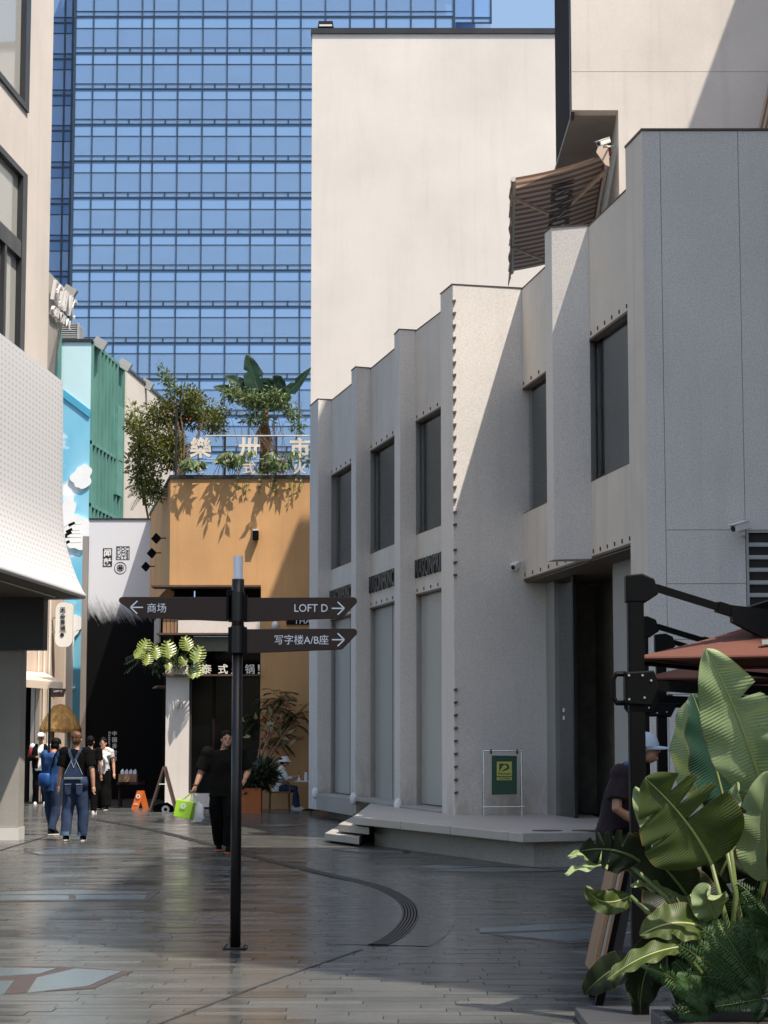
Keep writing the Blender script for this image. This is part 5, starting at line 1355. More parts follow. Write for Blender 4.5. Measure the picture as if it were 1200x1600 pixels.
# ============================================================ PARASOLS
def parasol(label, pxc, pxtop_y, Y, rot=0.0, full=True):
    base = V((xat(pxc, Y), Y, 0)); t = thing('cantilever_parasol', label, 'parasol', tuple(base), 'red cantilever parasols on the right')
    zt = zat(pxtop_y, Y, pxc); w = .047
    B(base + V((-w, -w, .02)), base + V((w, w, zt - .12))).build('post', 'black_metal', t, bevel=.01)
    cap = MB(); cap.slab([base + V((-.058, -.05, zt - .17)), base + V((.06, -.05, zt - .17)), base + V((.135, -.05, zt - .12)), base + V((.11, -.05, zt - .03)), base + V((.04, -.05, zt)), base + V((-.058, -.05, zt - .01))], (0, .10, 0)); cap.build('top_joint', 'black_metal', t, bevel=.008)
    a, b = base + V((.12, 0, zt - .08)), base + V((1.13, .30, zt - .36))
    m_ = a.lerp(b, .40); m2 = a.lerp(b, .52)
    MB().beam(a, m_, .036, .042).build('arm', 'black_metal', t)
    MB().beam(a.lerp(b, .38), m2, .055, .062).build('arm_sleeve', 'black_metal', t)
    MB().slab([m2 + V((-.06, -.05, .05)), m2 + V((-.05, -.05, -.05)), m2 + V((.18, -.05, -.17)), m2 + V((.42, -.05, -.12)), m2 + V((.52, -.05, -.02))], (0, .1, 0)).build('hanger', 'black_metal', t)
    # square canopy, slightly sagging sides, hanging from the arm
    c = base + V((1.19, .53, zt - .40)); hs = .90; zr = zt - .49; rot = R(-25)
    rt_ = Matrix.Rotation(rot, 3, 'Z')
    cor = [c + rt_ @ V((sx * hs, sy * hs, 0)) for sx, sy in ((-1, -1), (1, -1), (1, 1), (-1, 1))]
    for q in cor: q.z = zr
    top = V((c.x, c.y, zt - .13)); n_ = 8
    for k in range(4):
        pa_, pb2 = cor[k], cor[(k + 1) % 4]; cb = MB(); cb.smooth = True
        for i in range(n_ + 1):
            for j in range(n_ + 1):
                u, v_ = i / n_, j / n_; e = pa_.lerp(pb2, v_); p = top.lerp(e, u); p.z -= .05 * math.sin(math.pi * v_) * u * u * 0 - .0 ; p.z -= .025 * math.sin(math.pi * u)
                cb.v.append(p)
        for i in range(n_):
            for j in range(n_): a_ = i * (n_ + 1) + j; cb.f.append((a_, a_ + n_ + 1, a_ + n_ + 2, a_ + 1)); cb.tone.append(.5)
        cb.build('canopy_panel', 'rust_canvas', t)
        hem = MB().tube([pa_ + V((0, 0, -.006)), pb2 + V((0, 0, -.006))], .012, 6); hem.build('hem', 'rust_canvas', t)
        MB().tube([V((c.x, c.y, zr - .12)), pa_ + V((0, 0, -.03))], .014, 6).build('rib', 'black_metal', t)
    MB().tube([V((c.x, c.y, zr - .2)), V((c.x, c.y, zt - .04))], .03, 8).build('hub_post', 'black_metal', t)
    MB().beam(m2, V((c.x, c.y, zt - .05)), .05, .05).build('arm', 'black_metal', t)
    # slider with handle
    zsl = zr - .19
    MB().slab([base + V((-.07, -.065, zsl + .10)), base + V((.10, -.065, zsl + .11)), base + V((.13, -.065, zsl)), base + V((.08, -.065, zsl - .10)), base + V((-.07, -.065, zsl - .09))], (0, .13, 0)).build('slider', 'black_metal', t, bevel=.01)
    MB().tube([base + V((-.06, 0, zsl + .09)), base + V((-.115, 0, zsl + .09)), base + V((-.135, 0, zsl + .06)), base + V((-.135, 0, zsl - .05)), base + V((-.115, 0, zsl - .08)), base + V((-.06, 0, zsl - .08))], .016, 8).build('handle', 'black_metal', t)
    MB().beam(base + V((.10, 0, zsl + .02)), V((c.x, c.y, zr - .2)), .05, .06).build('lower_arm', 'black_metal', t)
    for dx_, dz in ((-.05, .08), (.03, .08), (.08, .05), (.04, -.05), (-.05, -.06)): MB().tube([base + V((dx_, -.067, zsl + dz)), base + V((dx_, -.071, zsl + dz))], .007, 8).build('screw', 'steel', t)
    B(base + V((-.35, -.35, .0)), base + V((.35, .35, .07))).build('base_plate', 'dark_grey', t, bevel=.01)
    return t, top, cor
t1, top1, cor1 = parasol('nearest rust red cantilever parasol on a thick black post', 993, 897, 12.1)
parasol('middle red cantilever parasol hidden behind the nearest one', 1003, 963, 16.4)
parasol('farthest red cantilever parasol with its post showing right of the others', 1032, 990, 19.2)
# cord and buckle on the near canopy
e_ = cor1[0].lerp(cor1[1], .40); p = top1.lerp(e_, .80) + V((0, -.005, .012)); q = top1.lerp(e_, .30) + V((0, -.005, .0))
MB().tube([q, p], .004, 5).build('cord', 'pale_wood', t1); MB().tube([q + V((.05, 0, 0)), p + V((.05, 0, .01))], .004, 5).build('cord', 'pale_wood', t1)
MB().obox(p + V((.02, 0, .0)), (.045, 0, 0), (0, .02, 0), (0, 0, .014)).build('buckle', 'steel', t1)
# ============================================================ PEOPLE
def remeshed(mb, vox, disp=0.0, freq=9.0, smooth_it=4, seed=0):
    me = bpy.data.meshes.new('tmp'); me.from_pydata([tuple(v) for v in mb.v], [], mb.f); me.update()
    o = bpy.data.objects.new('tmp', me); col.objects.link(o)
    m = o.modifiers.new('r', 'REMESH'); m.mode = 'VOXEL'; m.voxel_size = vox; m.use_smooth_shade = True
    sm = o.modifiers.new('s', 'SMOOTH'); sm.iterations = smooth_it; sm.factor = .5
    dg = bpy.context.evaluated_depsgraph_get(); r = bpy.data.meshes.new_from_object(o.evaluated_get(dg))
    out = MB(); out.smooth = True
    if disp:
        for v in r.vertices:
            q = v.co + V((seed * 3.1, 0, 0)); out.v.append(v.co + v.normal * (disp * mnoise.noise(V((q.x * freq, q.y * freq, q.z * freq * .6)))))
    else: out.v = [v.co.copy() for v in r.vertices]
    out.f = [tuple(p.vertices) for p in r.polygons]; out.tone = [.5] * len(out.f)
    bpy.data.objects.remove(o); bpy.data.meshes.remove(me); bpy.data.meshes.remove(r)
    return out
def hand(mb, wr, d, side, curl=.5, fwd=V((0, -1, 0))):
    """palm and five fingers from wrist wr along d; side=+1/-1 for which way the thumb goes"""
    d = V(d).normalized(); f = (fwd - d * fwd.dot(d)).normalized(); n = d.cross(f)
    mb.tube([wr, wr + d * .03, wr + d * .085], [.026, .036, .034], 8)
    for k, ln in enumerate((.062, .072, .068, .052)):
        o = wr + d * .085 + f * (.033 - .022 * k); cd = n * side * -1
        a = o + d * ln * .45 * (1 - .3 * curl) + cd * ln * .25 * curl; b = a + d * ln * .45 * (1 - curl) + cd * ln * .5 * curl; c = b + d * ln * .2 * (1 - 1.3 * curl) + cd * ln * .15 * curl - d * ln * .15 * curl
        mb.tube([o, a, b, c], [.0095, .009, .0085, .007], 6)
    o = wr + d * .03 + f * .03; mb.tube([o, o + f * .022 + d * .03, o + f * .024 + d * .06], [.012, .0105, .008], 6)
def person(label, loc, rotz, P=None, h=1.70, skin='skin', build=1.0, shirt=None, trousers=None, shoes='shoe_white', hair=None, sleeve=.55,
           hair_long=0.0, face=True, hem=.0, seed=0, leg_w=1.0, curlL=.4, curlR=.4, sit=False, shirt_fit=1.0, look=0.0, sole=None):
    k = h / 1.72; b = build
    J = dict(pel=(0, 0, .93), che=(0, 0, 1.27), nek=(0, .01, 1.46), hed=(0, -.015, 1.61), shL=(.185, .01, 1.40), elL=(.235, .03, 1.12), wrL=(.235, -.04, .87),
             shR=(-.185, .01, 1.40), elR=(-.235, .03, 1.12), wrR=(-.235, -.04, .87), hiL=(.09, 0, .90), knL=(.10, -.02, .50), anL=(.10, .02, .085), hiR=(-.09, 0, .90), knR=(-.10, -.02, .50), anR=(-.10, .02, .085))
    J.update(P or {})
    J = {a: V(c) * k for a, c in J.items()}
    t = thing('person', label, 'person', loc, None, rotz)
    m = MB()
    pel, che, nek, hed = J['pel'], J['che'], J['nek'], J['hed']
    def mid(a, c, s): return a.lerp(c, s)
    def torso(mb, g, top=True, low=0.0):
        c1 = mid(pel, che, .45)
        mb.rings([(pel + V((0, 0, -.10 - low)), (.155 * b + g), (.11 * b + g)), (pel, (.165 * b + g), (.115 * b + g)), (c1, (.145 * b + g), (.105 * b + g)), (che, (.165 * b + g), (.112 * b + g)),
                  (mid(che, nek, .55), (.165 * b + g), (.095 * b + g)), (mid(che, nek, .82), (.10 + g), (.07 + g)), (nek + V((0, 0, -.01)), (.055 + g * .4), (.055 + g * .4))])
        for s in ('L', 'R'): mb.ellip(J['sh' + s], (.068 * b + g, .065 * b + g, .065 * b + g), 10, 8)
    torso(m, 0)
    m.tube([nek - V((0, 0, .05)), nek, mid(nek, hed, .7)], [.06, .052, .052], 12)
    # head
    lk = Matrix.Rotation(look, 3, 'Z'); H = lambda x, y, z: hed + lk @ V((x, y, z)) * k
    m.ellip(H(0, .012, .025), (.074, .093, .098), 16, 12); m.ellip(H(0, -.022, -.045), (.056, .062, .066), 12, 10)
    m.ellip(H(0, -.092, -.012), (.014, .020, .024), 8, 6); m.ellip(H(0, -.074, -.075), (.026, .02, .018), 8, 6)
    for s in (-1, 1): m.ellip(H(.077 * s, .012, -.01), (.012, .020, .030), 8, 6)
    for s in ('L', 'R'):
        sh, el, wr = J['sh' + s], J['el' + s], J['wr' + s]; sg = 1 if s == 'L' else -1
        m.tube([sh, mid(sh, el, .4), el, mid(el, wr, .35), wr], [.054 * b, .050 * b, .041 * b, .040 * b, .028], 10)
        hand(m, wr, (wr - el), sg, curlL if s == 'L' else curlR)
        hi, kn, an = J['hi' + s], J['kn' + s], J['an' + s]
        m.tube([hi, mid(hi, kn, .45), kn, mid(kn, an, .35), an], [.088 * b, .078 * b, .056 * b, .055 * b, .038], 10)
        fd = V((0, -1, 0))
        m.tube([an, an + V((0, -.05, -.035)), an + V((0, -.15, -.055))], [.036, .036, .026], 8)
    body = remeshed(m, .0085 * k).build('body', skin, t)
    if face:
        for s in (-1, 1):
            MB().ellip(H(.030 * s, -.079, .008), (.013, .006, .006), 8, 6).build('eye', 'eye_dark', body)
            MB().ellip(H(.031 * s, -.083, .026), (.018, .006, .004), 8, 6).build('eyebrow', 'hair_black', body)
        MB().ellip(H(0, -.083, -.050), (.022, .008, .007), 10, 6).build('mouth', 'lip', body)
    if hair:
        hb = MB(); hb.smooth = True; hb.ellip(H(0, .028, .050), (.088, .102, .085), 18, 12); hb.ellip(H(0, .055, -.005), (.078, .070, .085), 14, 10)
        if hair_long: hb.ellip(H(0, .07, -.10), (.07, .05, hair_long), 12, 8)
        r = remeshed(hb, .009 * k, .012, 26, 2, seed); r.build('hair', hair, t)
    if shirt:
        sbm = MB(); g = .020 * shirt_fit
        torso(sbm, g, True, hem)
        for s in ('L', 'R'):
            sh, el, wr = J['sh' + s], J['el' + s], J['wr' + s]
            if sleeve <= 1: e = mid(sh, el, sleeve); sbm.tube([sh + (sh - e) * .05, mid(sh, e, .5), e], [.070 * b + g * .3, .070 * b + g * .6, .066 * b + g * .8], 12)
            else: sbm.tube([sh, mid(sh, el, .5), el, mid(el, wr, .5), mid(el, wr, sleeve - 1)], [.072 * b + g * .3, .070 * b, .060 * b, .054 * b, .048], 12)
        remeshed(sbm, .011 * k, .020, 8, 3, seed).build('shirt', shirt, t)
    if trousers:
        tbm = MB(); g = .018
        for s in ('L', 'R'):
            hi, kn, an = J['hi' + s], J['kn' + s], J['an' + s]; w = leg_w
            tbm.tube([hi + V((0, 0, .04)) if not sit else hi, mid(hi, kn, .45), kn, mid(kn, an, .4), an + V((0, 0, .0))], [.098 * b + g * .4, (.086 * b + g * .5) * w ** .5, (.068 * b + g * .5) * w, (.066 + g * .5) * w, (.060 + g * .5) * w], 12)
        tbm.rings([(pel + V((0, 0, -.10)), .165 * b + g * .5, .118 * b + g * .5), (pel + V((0, 0, .06)), .160 * b + g * .4, .112 * b + g * .4)])
        remeshed(tbm, .011 * k, .024, 7, 3, seed + 5).build('trousers', trousers, t)
    if shoes:
        for s in ('L', 'R'):
            an = J['an' + s]; sbm = MB(); z0 = an.z - .085 * k
            sbm.rings([((an.x, an.y - .045, z0 + .012), .045, .135), ((an.x, an.y - .045, z0 + .04), .046, .135), ((an.x, an.y - .03, z0 + .075), .040, .10), ((an.x, an.y, z0 + .11), .040, .055)], 14)
            so2 = remeshed(sbm, .009, 0, 1, 2).build('shoe', shoes, t)
            MB().rings([((an.x, an.y - .045, z0 + .001), .048, .138), ((an.x, an.y - .045, z0 + .020), .048, .138)], 16).build('sole', sole or 'shoe_white', so2)
    return t, J, H
def strap(mb, pts, w, th, nrm): 
    pts = [V(p) for p in pts]
    for a, b in zip(pts, pts[1:]):
        d = (b - a).normalized(); n = V(nrm); s = d.cross(n).normalized(); mb.obox((a + b) / 2, d * ((b - a).length / 2 + .004), s * w / 2, n * th / 2)
G = lambda px, py: tuple(gp(px, py))

# 1. overalls, back view, walking away
t, J, H = person('person in denim overalls and black T-shirt seen from behind', G(117, 1314), R(176), h=1.76, build=1.06, shirt='cloth_black', trousers='denim', hair='hair_brown', shoes='cloth_black', sleeve=.80, shirt_fit=1.5, leg_w=1.25, seed=1,
    P=dict(anL=(.13, .10, .095), knL=(.12, .0, .50), anR=(-.11, -.06, .085), knR=(-.11, -.05, .50), wrL=(.27, -.02, .87), wrR=(-.29, .03, .86), elR=(-.27, .05, 1.12)))
MB().rings([(V((0, 0, .83)) * 1.02, .205, .152), (V((0, 0, .93)) * 1.02, .213, .158), (V((0, 0, 1.02)) * 1.02, .205, .155)]).build('overall_waist', 'denim', t, smooth=True)
ov = MB()
kk = 1.76 / 1.72
def bk(x, z, y=.150): return V((x, y, z)) * kk
ov.slab([bk(-.155, .98, .166), bk(.155, .98, .166), bk(.145, 1.06, .167), bk(.03, 1.30, .162), bk(-.03, 1.30, .162), bk(-.145, 1.06, .165)], (0, .012, 0))
ov.build('overall_back', 'denim', t)
st1 = MB(); strap(st1, [bk(-.02, 1.27, .172), bk(-.075, 1.40, .150), bk(-.10, 1.47, .08), bk(-.10, 1.46, -.06)], .045, .010, (0, .9, .3)); st1.build('strap', 'denim', t)
st2 = MB(); strap(st2, [bk(.02, 1.27, .172), bk(.075, 1.40, .150), bk(.10, 1.47, .08), bk(.10, 1.46, -.06)], .045, .010, (0, .9, .3)); st2.build('strap', 'denim', t)
sw_ = MB()
for a, b in (((-.155, .985), (.155, .985)), ((-.155, 1.005), (.155, 1.005)), ((-.143, 1.06), (-.032, 1.29)), ((.143, 1.06), (.032, 1.29)), ((-.04, 1.26), (0, 1.16)), ((.04, 1.26), (0, 1.16))): sw_.tube([bk(a[0], a[1], .182), bk(b[0], b[1], .182)], .004, 5)
sw_.build('stitching', 'stitch', t)
for s in (-1, 1):
    pk = MB(); pk.slab([bk(.04 * s, .90, .158), bk(.145 * s, .90, .150), bk(.14 * s, .76, .145), bk(.09 * s, .73, .155), bk(.045 * s, .76, .155)], (0, .012, 0)); pk.build('pocket', 'denim', t)
    MB().tube([bk(.04 * s, .90, .172), bk(.145 * s, .90, .164)], .004, 5).build('stitching', 'stitch', t)
for s in ('L', 'R'):
    an = J['an' + s]; MB().rings([(an + V((0, 0, .0)), .088, .088), (an + V((0, 0, .06)), .090, .090)]).build('turn_up', 'denim_light', t)
# 2. blue jacket with a blue shoulder bag
t, J, H = person('person in a blue jacket with a bright blue bag, head bowed', G(82, 1305.5), R(150), h=1.68, build=1.04, shirt='cloth_blue', trousers='denim', hair='hair_black', shoes='cloth_black', sleeve=1.92, shirt_fit=1.5, hem=.05, seed=2, leg_w=1.05,
    P=dict(hed=(0, -.075, 1.585), elL=(.24, -.03, 1.12), wrL=(.12, -.25, 1.12), elR=(-.24, -.03, 1.12), wrR=(-.10, -.25, 1.12), anL=(.07, -.08, .085), anR=(-.07, .12, .10), knR=(-.08, .02, .50)))
bgm = MB(); bgm.smooth = True; bgm.rings([((.04, .19, .84), .09, .05), ((.04, .20, .87), .115, .062), ((.04, .20, 1.03), .12, .065), ((.04, .19, 1.07), .10, .045)])
bgm.build('shoulder_bag', 'cloth_bag_blue', t)
sm_ = MB(); strap(sm_, [(-.10, .16, 1.17), (-.13, .13, 1.38), (-.10, .0, 1.475), (-.03, -.13, 1.35), (.10, -.16, 1.1)], .04, .008, (0, 1, .2)); sm_.build('bag_strap', 'cloth_black', t)
# 3. white cap, black and red jacket, far
t, J, H = person('person in white cap and black jacket with red sleeves facing the camera', G(62, 1259), R(8), h=1.80, build=1.0, skin='skin_tan', shirt='cloth_white', trousers='cloth_black', hair='hair_black', shoes='shoe_white', sleeve=.12, seed=3, leg_w=1.1,
    P=dict(elL=(.25, .0, 1.12), wrL=(.10, -.24, 1.18), elR=(-.25, 0, 1.12), wrR=(-.08, -.25, 1.15), anL=(.12, -.06, .085), anR=(-.11, .10, .09), hed=(0, -.04, 1.60)))
kk = 1.80 / 1.72
jk = MB()
for s in (1, -1):
    jk.rings([(V((.10 * s, .0, .88)) * kk, .10, .155), (V((.11 * s, 0, 1.0)) * kk, .105, .158), (V((.115 * s, 0, 1.28)) * kk, .105, .158), (V((.115 * s, 0, 1.38)) * kk, .09, .13), (V((.10 * s, .02, 1.46)) * kk, .05, .06)])
remeshed(jk, .011, .012, 8, 3, 9).build('jacket', 'cloth_black', t)
for s in ('L', 'R'):
    a, b_, c_ = J['sh' + s], J['el' + s], J['wr' + s]
    r_ = MB().tube([a, a.lerp(b_, .5), b_], [.074, .072, .064], 12); r_.smooth = True; r_.build('sleeve', 'cloth_red', t)
    r_ = MB().tube([b_, b_.lerp(c_, .5), b_.lerp(c_, .9)], [.071, .064, .055], 12); r_.smooth = True; r_.build('sleeve', 'cloth_black', t)
cpm = MB(); cpm.smooth = True; cpm.ellip(H(0, .015, .065), (.096, .108, .080), 18, 10); cpm.build('cap', 'cloth_white', t)
MB().slab([H(-.07, -.08, .055), H(-.05, -.16, .045), H(0, -.18, .043), H(.05, -.16, .045), H(.07, -.08, .055)], (0, 0, .012)).build('cap_peak', 'cloth_white', t)
ph_ = MB().obox(J['wrR'] + V((.09, -.08, .05)), (.04, 0, 0), (0, .004, .0), (0, .03, .06)); ph_.build('phone', 'black_print', t)
# 4. woman with a tied sweater
t, J, H = person('person with white sweater tied over shoulders and wide black trousers', G(160, 1265.5), R(-12), h=1.66, build=.94, shirt='cloth_grey', trousers='cloth_black', hair='hair_black', shoes='cloth_black', sleeve=.5, seed=4, leg_w=1.7, look=R(15),
    P=dict(elL=(.25, .04, 1.13), wrL=(.29, -.02, .88), elR=(-.25, .02, 1.13), wrR=(-.27, -.10, .90), anL=(.13, -.08, .085), anR=(-.10, .12, .10)))
kk = 1.66 / 1.72
sh_ = MB(); pts = [(-.20, .05, 1.36), (-.17, .10, 1.43), (-.06, .10, 1.475), (.06, .10, 1.475), (.17, .10, 1.43), (.20, .02, 1.38), (.16, -.10, 1.33), (.07, -.15, 1.28)]
sh_.tube([V(p) * kk for p in pts], [.045, .055, .05, .05, .055, .055, .045, .04], 10)
sh_.tube([V(p) * kk for p in ((-.20, .05, 1.36), (-.19, -.06, 1.36), (-.10, -.13, 1.33), (.0, -.155, 1.29), (.07, -.16, 1.27))], [.045, .055, .05, .045, .04], 10)
sh_.tube([V(p) * kk for p in ((.04, -.165, 1.28), (.03, -.18, 1.20), (.02, -.175, 1.06))], [.035, .04, .035], 8)
sh_.tube([V(p) * kk for p in ((.08, -.16, 1.28), (.13, -.17, 1.22), (.14, -.165, 1.14))], [.035, .045, .04], 8)
remeshed(sh_, .011, .012, 12, 2, 3).build('tied_sweater', 'cloth_white', t)
bun = MB(); bun.smooth = True; bun.ellip(H(0, .07, .12), (.04, .04, .04)); bun.build('hair_bun', 'hair_black', t)
# 5. partly hidden person ahead of the overalls
person('person in black T-shirt mostly hidden behind the one in overalls', tuple(gp(140, 1272)), R(170), h=1.70, shirt='cloth_black', trousers='cloth_black', hair='hair_black', shoes='shoe_white', seed=6, sleeve=.7, shirt_fit=1.3)
# 6. man with the green bag
t, J, H = person('person in black carrying a lime green bag, half hidden by the signpost', G(349, 1331), R(2), h=1.78, build=1.2, skin='skin', shirt='cloth_charcoal', trousers='cloth_black', hair='hair_black', shoes='cloth_black', sleeve=.85, shirt_fit=1.6, hem=.06, seed=7, leg_w=1.2, look=R(10), sole='shoe_orange',
    P=dict(hed=(.04, -.07, 1.59), shL=(.225, .01, 1.39), shR=(-.225, .01, 1.39), elR=(-.33, .02, 1.12), wrR=(-.40, -.14, .92), elL=(.34, .05, 1.14), wrL=(.30, -.16, 1.02), anL=(.08, -.24, .085), knL=(.10, -.17, .50), anR=(-.07, .20, .10), knR=(-.09, .02, .5), hiL=(.10, 0, .9), hiR=(-.10, 0, .9)), curlR=.85)
wr = J['wrR']; kk = 1.78 / 1.72
MB().tube([wr + V((-.034, 0, .03)), wr + V((0, -.034, .03)), wr + V((.034, 0, .03)), wr + V((0, .034, .03)), wr + V((-.034, 0, .03))], .009, 6).build('bracelet', 'leather', t)
gl_ = V(G(349, 1331)); hw = wr + gl_ + V((-.02, -.06, -.09))
gb = thing('green_shopping_bag', 'bright lime green shopping bag with white flower mark in the hand', 'bag', tuple(hw + V((-.12, 0, -.42))))
c = hw + V((-.12, -.02, -.235)); ax = V((.95, -.30, -.18)).normalized(); az = V((.2, -.05, .98)).normalized(); ay = az.cross(ax).normalized(); az = ax.cross(ay)
w2, d2, h2 = .135, .075, .125
bm = MB(); vv = []
for sz in (-1, 1):
    for sx, sy in ((-1, -1), (0, -1.08), (1, -1), (1, 1), (0, 1.08), (-1, 1)): vv.append(c + ax * sx * w2 * (1 + .03 * sz) + ay * sy * d2 * (1 if sz < 0 else .65) + az * sz * h2)
bm.v = vv; bm.f = [(5, 4, 3, 2, 1, 0)] + [(i, (i + 1) % 6, 6 + (i + 1) % 6, 6 + i) for i in range(6)] + [(6, 7, 8, 9, 10, 11)]; bm.tone = [.5] * 8
bm.build('bag_body', 'lime_bag', gb, bevel=.008)
for s in (-1, 1): MB().tube([c + ax * -.07 + ay * s * d2 * .6 + az * h2, hw + V((-.02, 0, .01)), c + ax * .07 + ay * s * d2 * .6 + az * h2], .007, 6).build('handle', 'lime_bag', gb)
fr2 = -ay if ay.y > 0 else ay
fm = MB()
for q in range(6):
    a = R(60 * q); p = c + fr2 * (d2 * 1.0 + .004) + ax * math.cos(a) * .032 + az * (math.sin(a) * .032 + .05)
    fm.slab([p + ax * math.cos(x) * .016 + az * math.sin(x) * .016 for x in [R(45 * j) for j in range(8)]], fr2 * .004)
fm.build('flower_mark', 'white_print', gb)
p = c + fr2 * (d2 * 1.0 + .003) - ax * .10 - az * .12; text('lettering', 'FRESH MARKET', 'poster_green', gb, p, ax if fr2.dot(ax.cross(az)) > 0 else ax, az, h=.018, w=.2, depth=.003) if False else None
wbg = thing('white_plastic_bag', 'white plastic bag carried behind the green shopping bag', 'bag', tuple(hw + V((.03, .05, -.42))))
wm = MB(); c2 = hw + V((.05, .09, -.24)); wm.rings([(c2 + V((0, 0, -.19)), .075, .05), (c2 + V((0.01, 0, -.12)), .10, .07), (c2 + V((0, 0, .05)), .09, .06), (c2 + V((-.02, -.03, .17)), .035, .03), (hw + V((0, .01, .01)), .012, .012)])
remeshed(wm, .012, .03, 10, 1, 4).build('bag_body', 'plastic_white', wbg)
# 7. seated person in a white hat
sp_ = V(G(437, 1266))
t, J, H = person('seated person in white bucket hat and white shirt at the cafe table', tuple(sp_ + V((-.03, 0, 0))), R(90), h=1.64, build=.95, shirt='cloth_white', trousers='denim', hair='hair_black', shoes='shoe_white', sleeve=1.45, seed=8, sit=True, shirt_fit=1.2, curlL=.8, curlR=.8,
    P=dict(pel=(0, .02, .53), che=(0, -.05, .86), nek=(0, -.10, 1.05), hed=(0, -.155, 1.19), shL=(.18, -.07, .99), shR=(-.18, -.07, .99), elL=(.22, -.22, .76), wrL=(.08, -.43, .82), elR=(-.22, -.22, .76), wrR=(-.06, -.45, .82),
           hiL=(.09, -.02, .52), hiR=(-.09, -.02, .52), knL=(.11, -.42, .52), knR=(-.11, -.42, .50), anL=(.10, -.40, .10), anR=(-.10, -.46, .085)))
hm = MB(); hm.smooth = True
hc = H(0, .01, .045); n_ = 24
for (r, z) in ((.001, .085), (.06, .08), (.092, .05), (.098, .0), (.155, -.045), (.158, -.052), (.096, -.008)):
    for j in range(n_): a = 2 * math.pi * j / n_; hm.v.append(hc + V((r * math.cos(a), r * 1.1 * math.sin(a), z)))
for q in range(6):
    for j in range(n_): a, b_ = q * n_ + j, q * n_ + (j + 1) % n_; hm.f.append((a, b_, b_ + n_, a + n_)); hm.tone.append(.5)
hm.build('bucket_hat', 'cloth_white', t)
MB().obox(J['wrL'].lerp(J['wrR'], .5) + V((0, -.08, .05)), (.035, 0, 0), (0, .004, 0), (0, .02, .06)).build('phone', 'black_print', t)
# 8. person in a pale cap behind the parasol post
t, J, H = person('person in pale blue cap and plum T-shirt bending behind the parasol post', tuple(gp(974, 1488)), R(80), h=1.74, build=1.0, skin='skin_tan', shirt='cloth_plum', trousers='cloth_black', hair='hair_black', shoes='shoe_white', sleeve=.75, seed=10, shirt_fit=1.4,
    P=dict(pel=(0, .07, .93), che=(0, -.02, 1.24), nek=(0, -.09, 1.43), hed=(0, -.20, 1.555), shL=(.18, -.05, 1.37), shR=(-.19, .0, 1.36), elR=(-.28, .02, 1.10), wrR=(-.22, -.20, .96), elL=(.22, -.1, 1.1), wrL=(.16, -.3, 1.0), anL=(.09, -.18, .085), anR=(-.09, .14, .085), knL=(.10, -.12, .5)))
cpm = MB(); cpm.smooth = True
for q, (r, z) in enumerate(((.002, .135), (.05, .128), (.085, .095), (.100, .045), (.102, .02))):
    for j in range(20): a = 2 * math.pi * j / 20; cpm.v.append(H(r * .92 * math.cos(a), .012 + r * 1.08 * math.sin(a), z))
for q in range(4):
    for j in range(20): a, b_ = q * 20 + j, q * 20 + (j + 1) % 20; cpm.f.append((a, b_, b_ + 20, a + 20)); cpm.tone.append(.5)
cpm.build('cap', 'cap_blue', t)
pk = MB(); n_ = 9
for j in range(n_):
    a = R(180 + 180 * j / (n_ - 1)); pk.v += [H(.085 * math.cos(a), .0 + .09 * math.sin(a), .025), H(.075 * math.cos(a), -.0 + .205 * math.sin(a) * (0.4 + .6 * abs(math.sin(a))), .012 - .02 * abs(math.cos(a)))]
for j in range(n_ - 1): pk.f.append((2 * j, 2 * j + 1, 2 * j + 3, 2 * j + 2)); pk.tone.append(.5)
pko = pk.build('cap_peak', 'cap_blue', t, smooth=True); md = pko.modifiers.new('s', 'SOLIDIFY'); md.thickness = .005
sc_ = MB(); sc_.tube([J['nek'] + V((.06 * math.cos(R(40 * j)), -.012 + .062 * math.sin(R(40 * j)), .005)) for j in range(10)], .026, 8); sc_.smooth = True; sc_.build('neck_scarf', 'scarf_blue', t)

# ============================================================ PLANTS
rl = random.Random(21)
def rvec(r=rl):
    while True:
        v = V((r.uniform(-1, 1), r.uniform(-1, 1), r.uniform(-1, 1)))
        if .05 < v.length < 1: return v.normalized()
def leaf(mb, p, d, n, L, W, tone, fold=.25):
    d = d.normalized(); s = d.cross(n).normalized() if d.cross(n).length > 1e-3 else ortho(d)[0]; n = s.cross(d)
    a, b = p + d * L * .45 + s * W / 2 + n * fold * W * .5, p + d * L * .45 - s * W / 2 + n * fold * W * .5
    e = p + d * L - n * L * .12; m_ = p + d * L * .5
    mb.face([p, a, e, m_], tone); mb.face([p, m_, e, b], tone)
def crown(mb, blobs, count, L, W, up=.4, down=0.0, shell=.55):
    vol = [r[0] * r[1] * r[2] for c, r in blobs]; tot = sum(vol)
    for (c, r), vl in zip(blobs, vol):
        c = V(c)
        for _ in range(int(count * vl / tot) + 1):
            v = rvec(); q = v * (rl.uniform(shell, 1.05)); 
            p = c + V((q.x * r[0], q.y * r[1], q.z * r[2]))
            p += V((mnoise.noise(p * 2.3), mnoise.noise(p * 2.3 + V((7, 0, 0))), mnoise.noise(p * 2.3 + V((0, 9, 0))))) * .25 * min(r)
            d = (v + rvec() * .9 + V((0, 0, up - down))).normalized()
            l = L * rl.uniform(.6, 1.25)
            leaf(mb, p, d, rvec(), l, W * l / L * rl.uniform(.8, 1.2), rl.random() * .6 + .4 * max(0, v.z * .5 + .5) * rl.random())
def limb(mb, pts, r0, r1, n=7): 
    k = len(pts); mb.tube(pts, [r0 + (r1 - r0) * i / (k - 1) for i in range(k)], n)
OP = lambda px, py, dy=0: at(px, py, OY + dy)
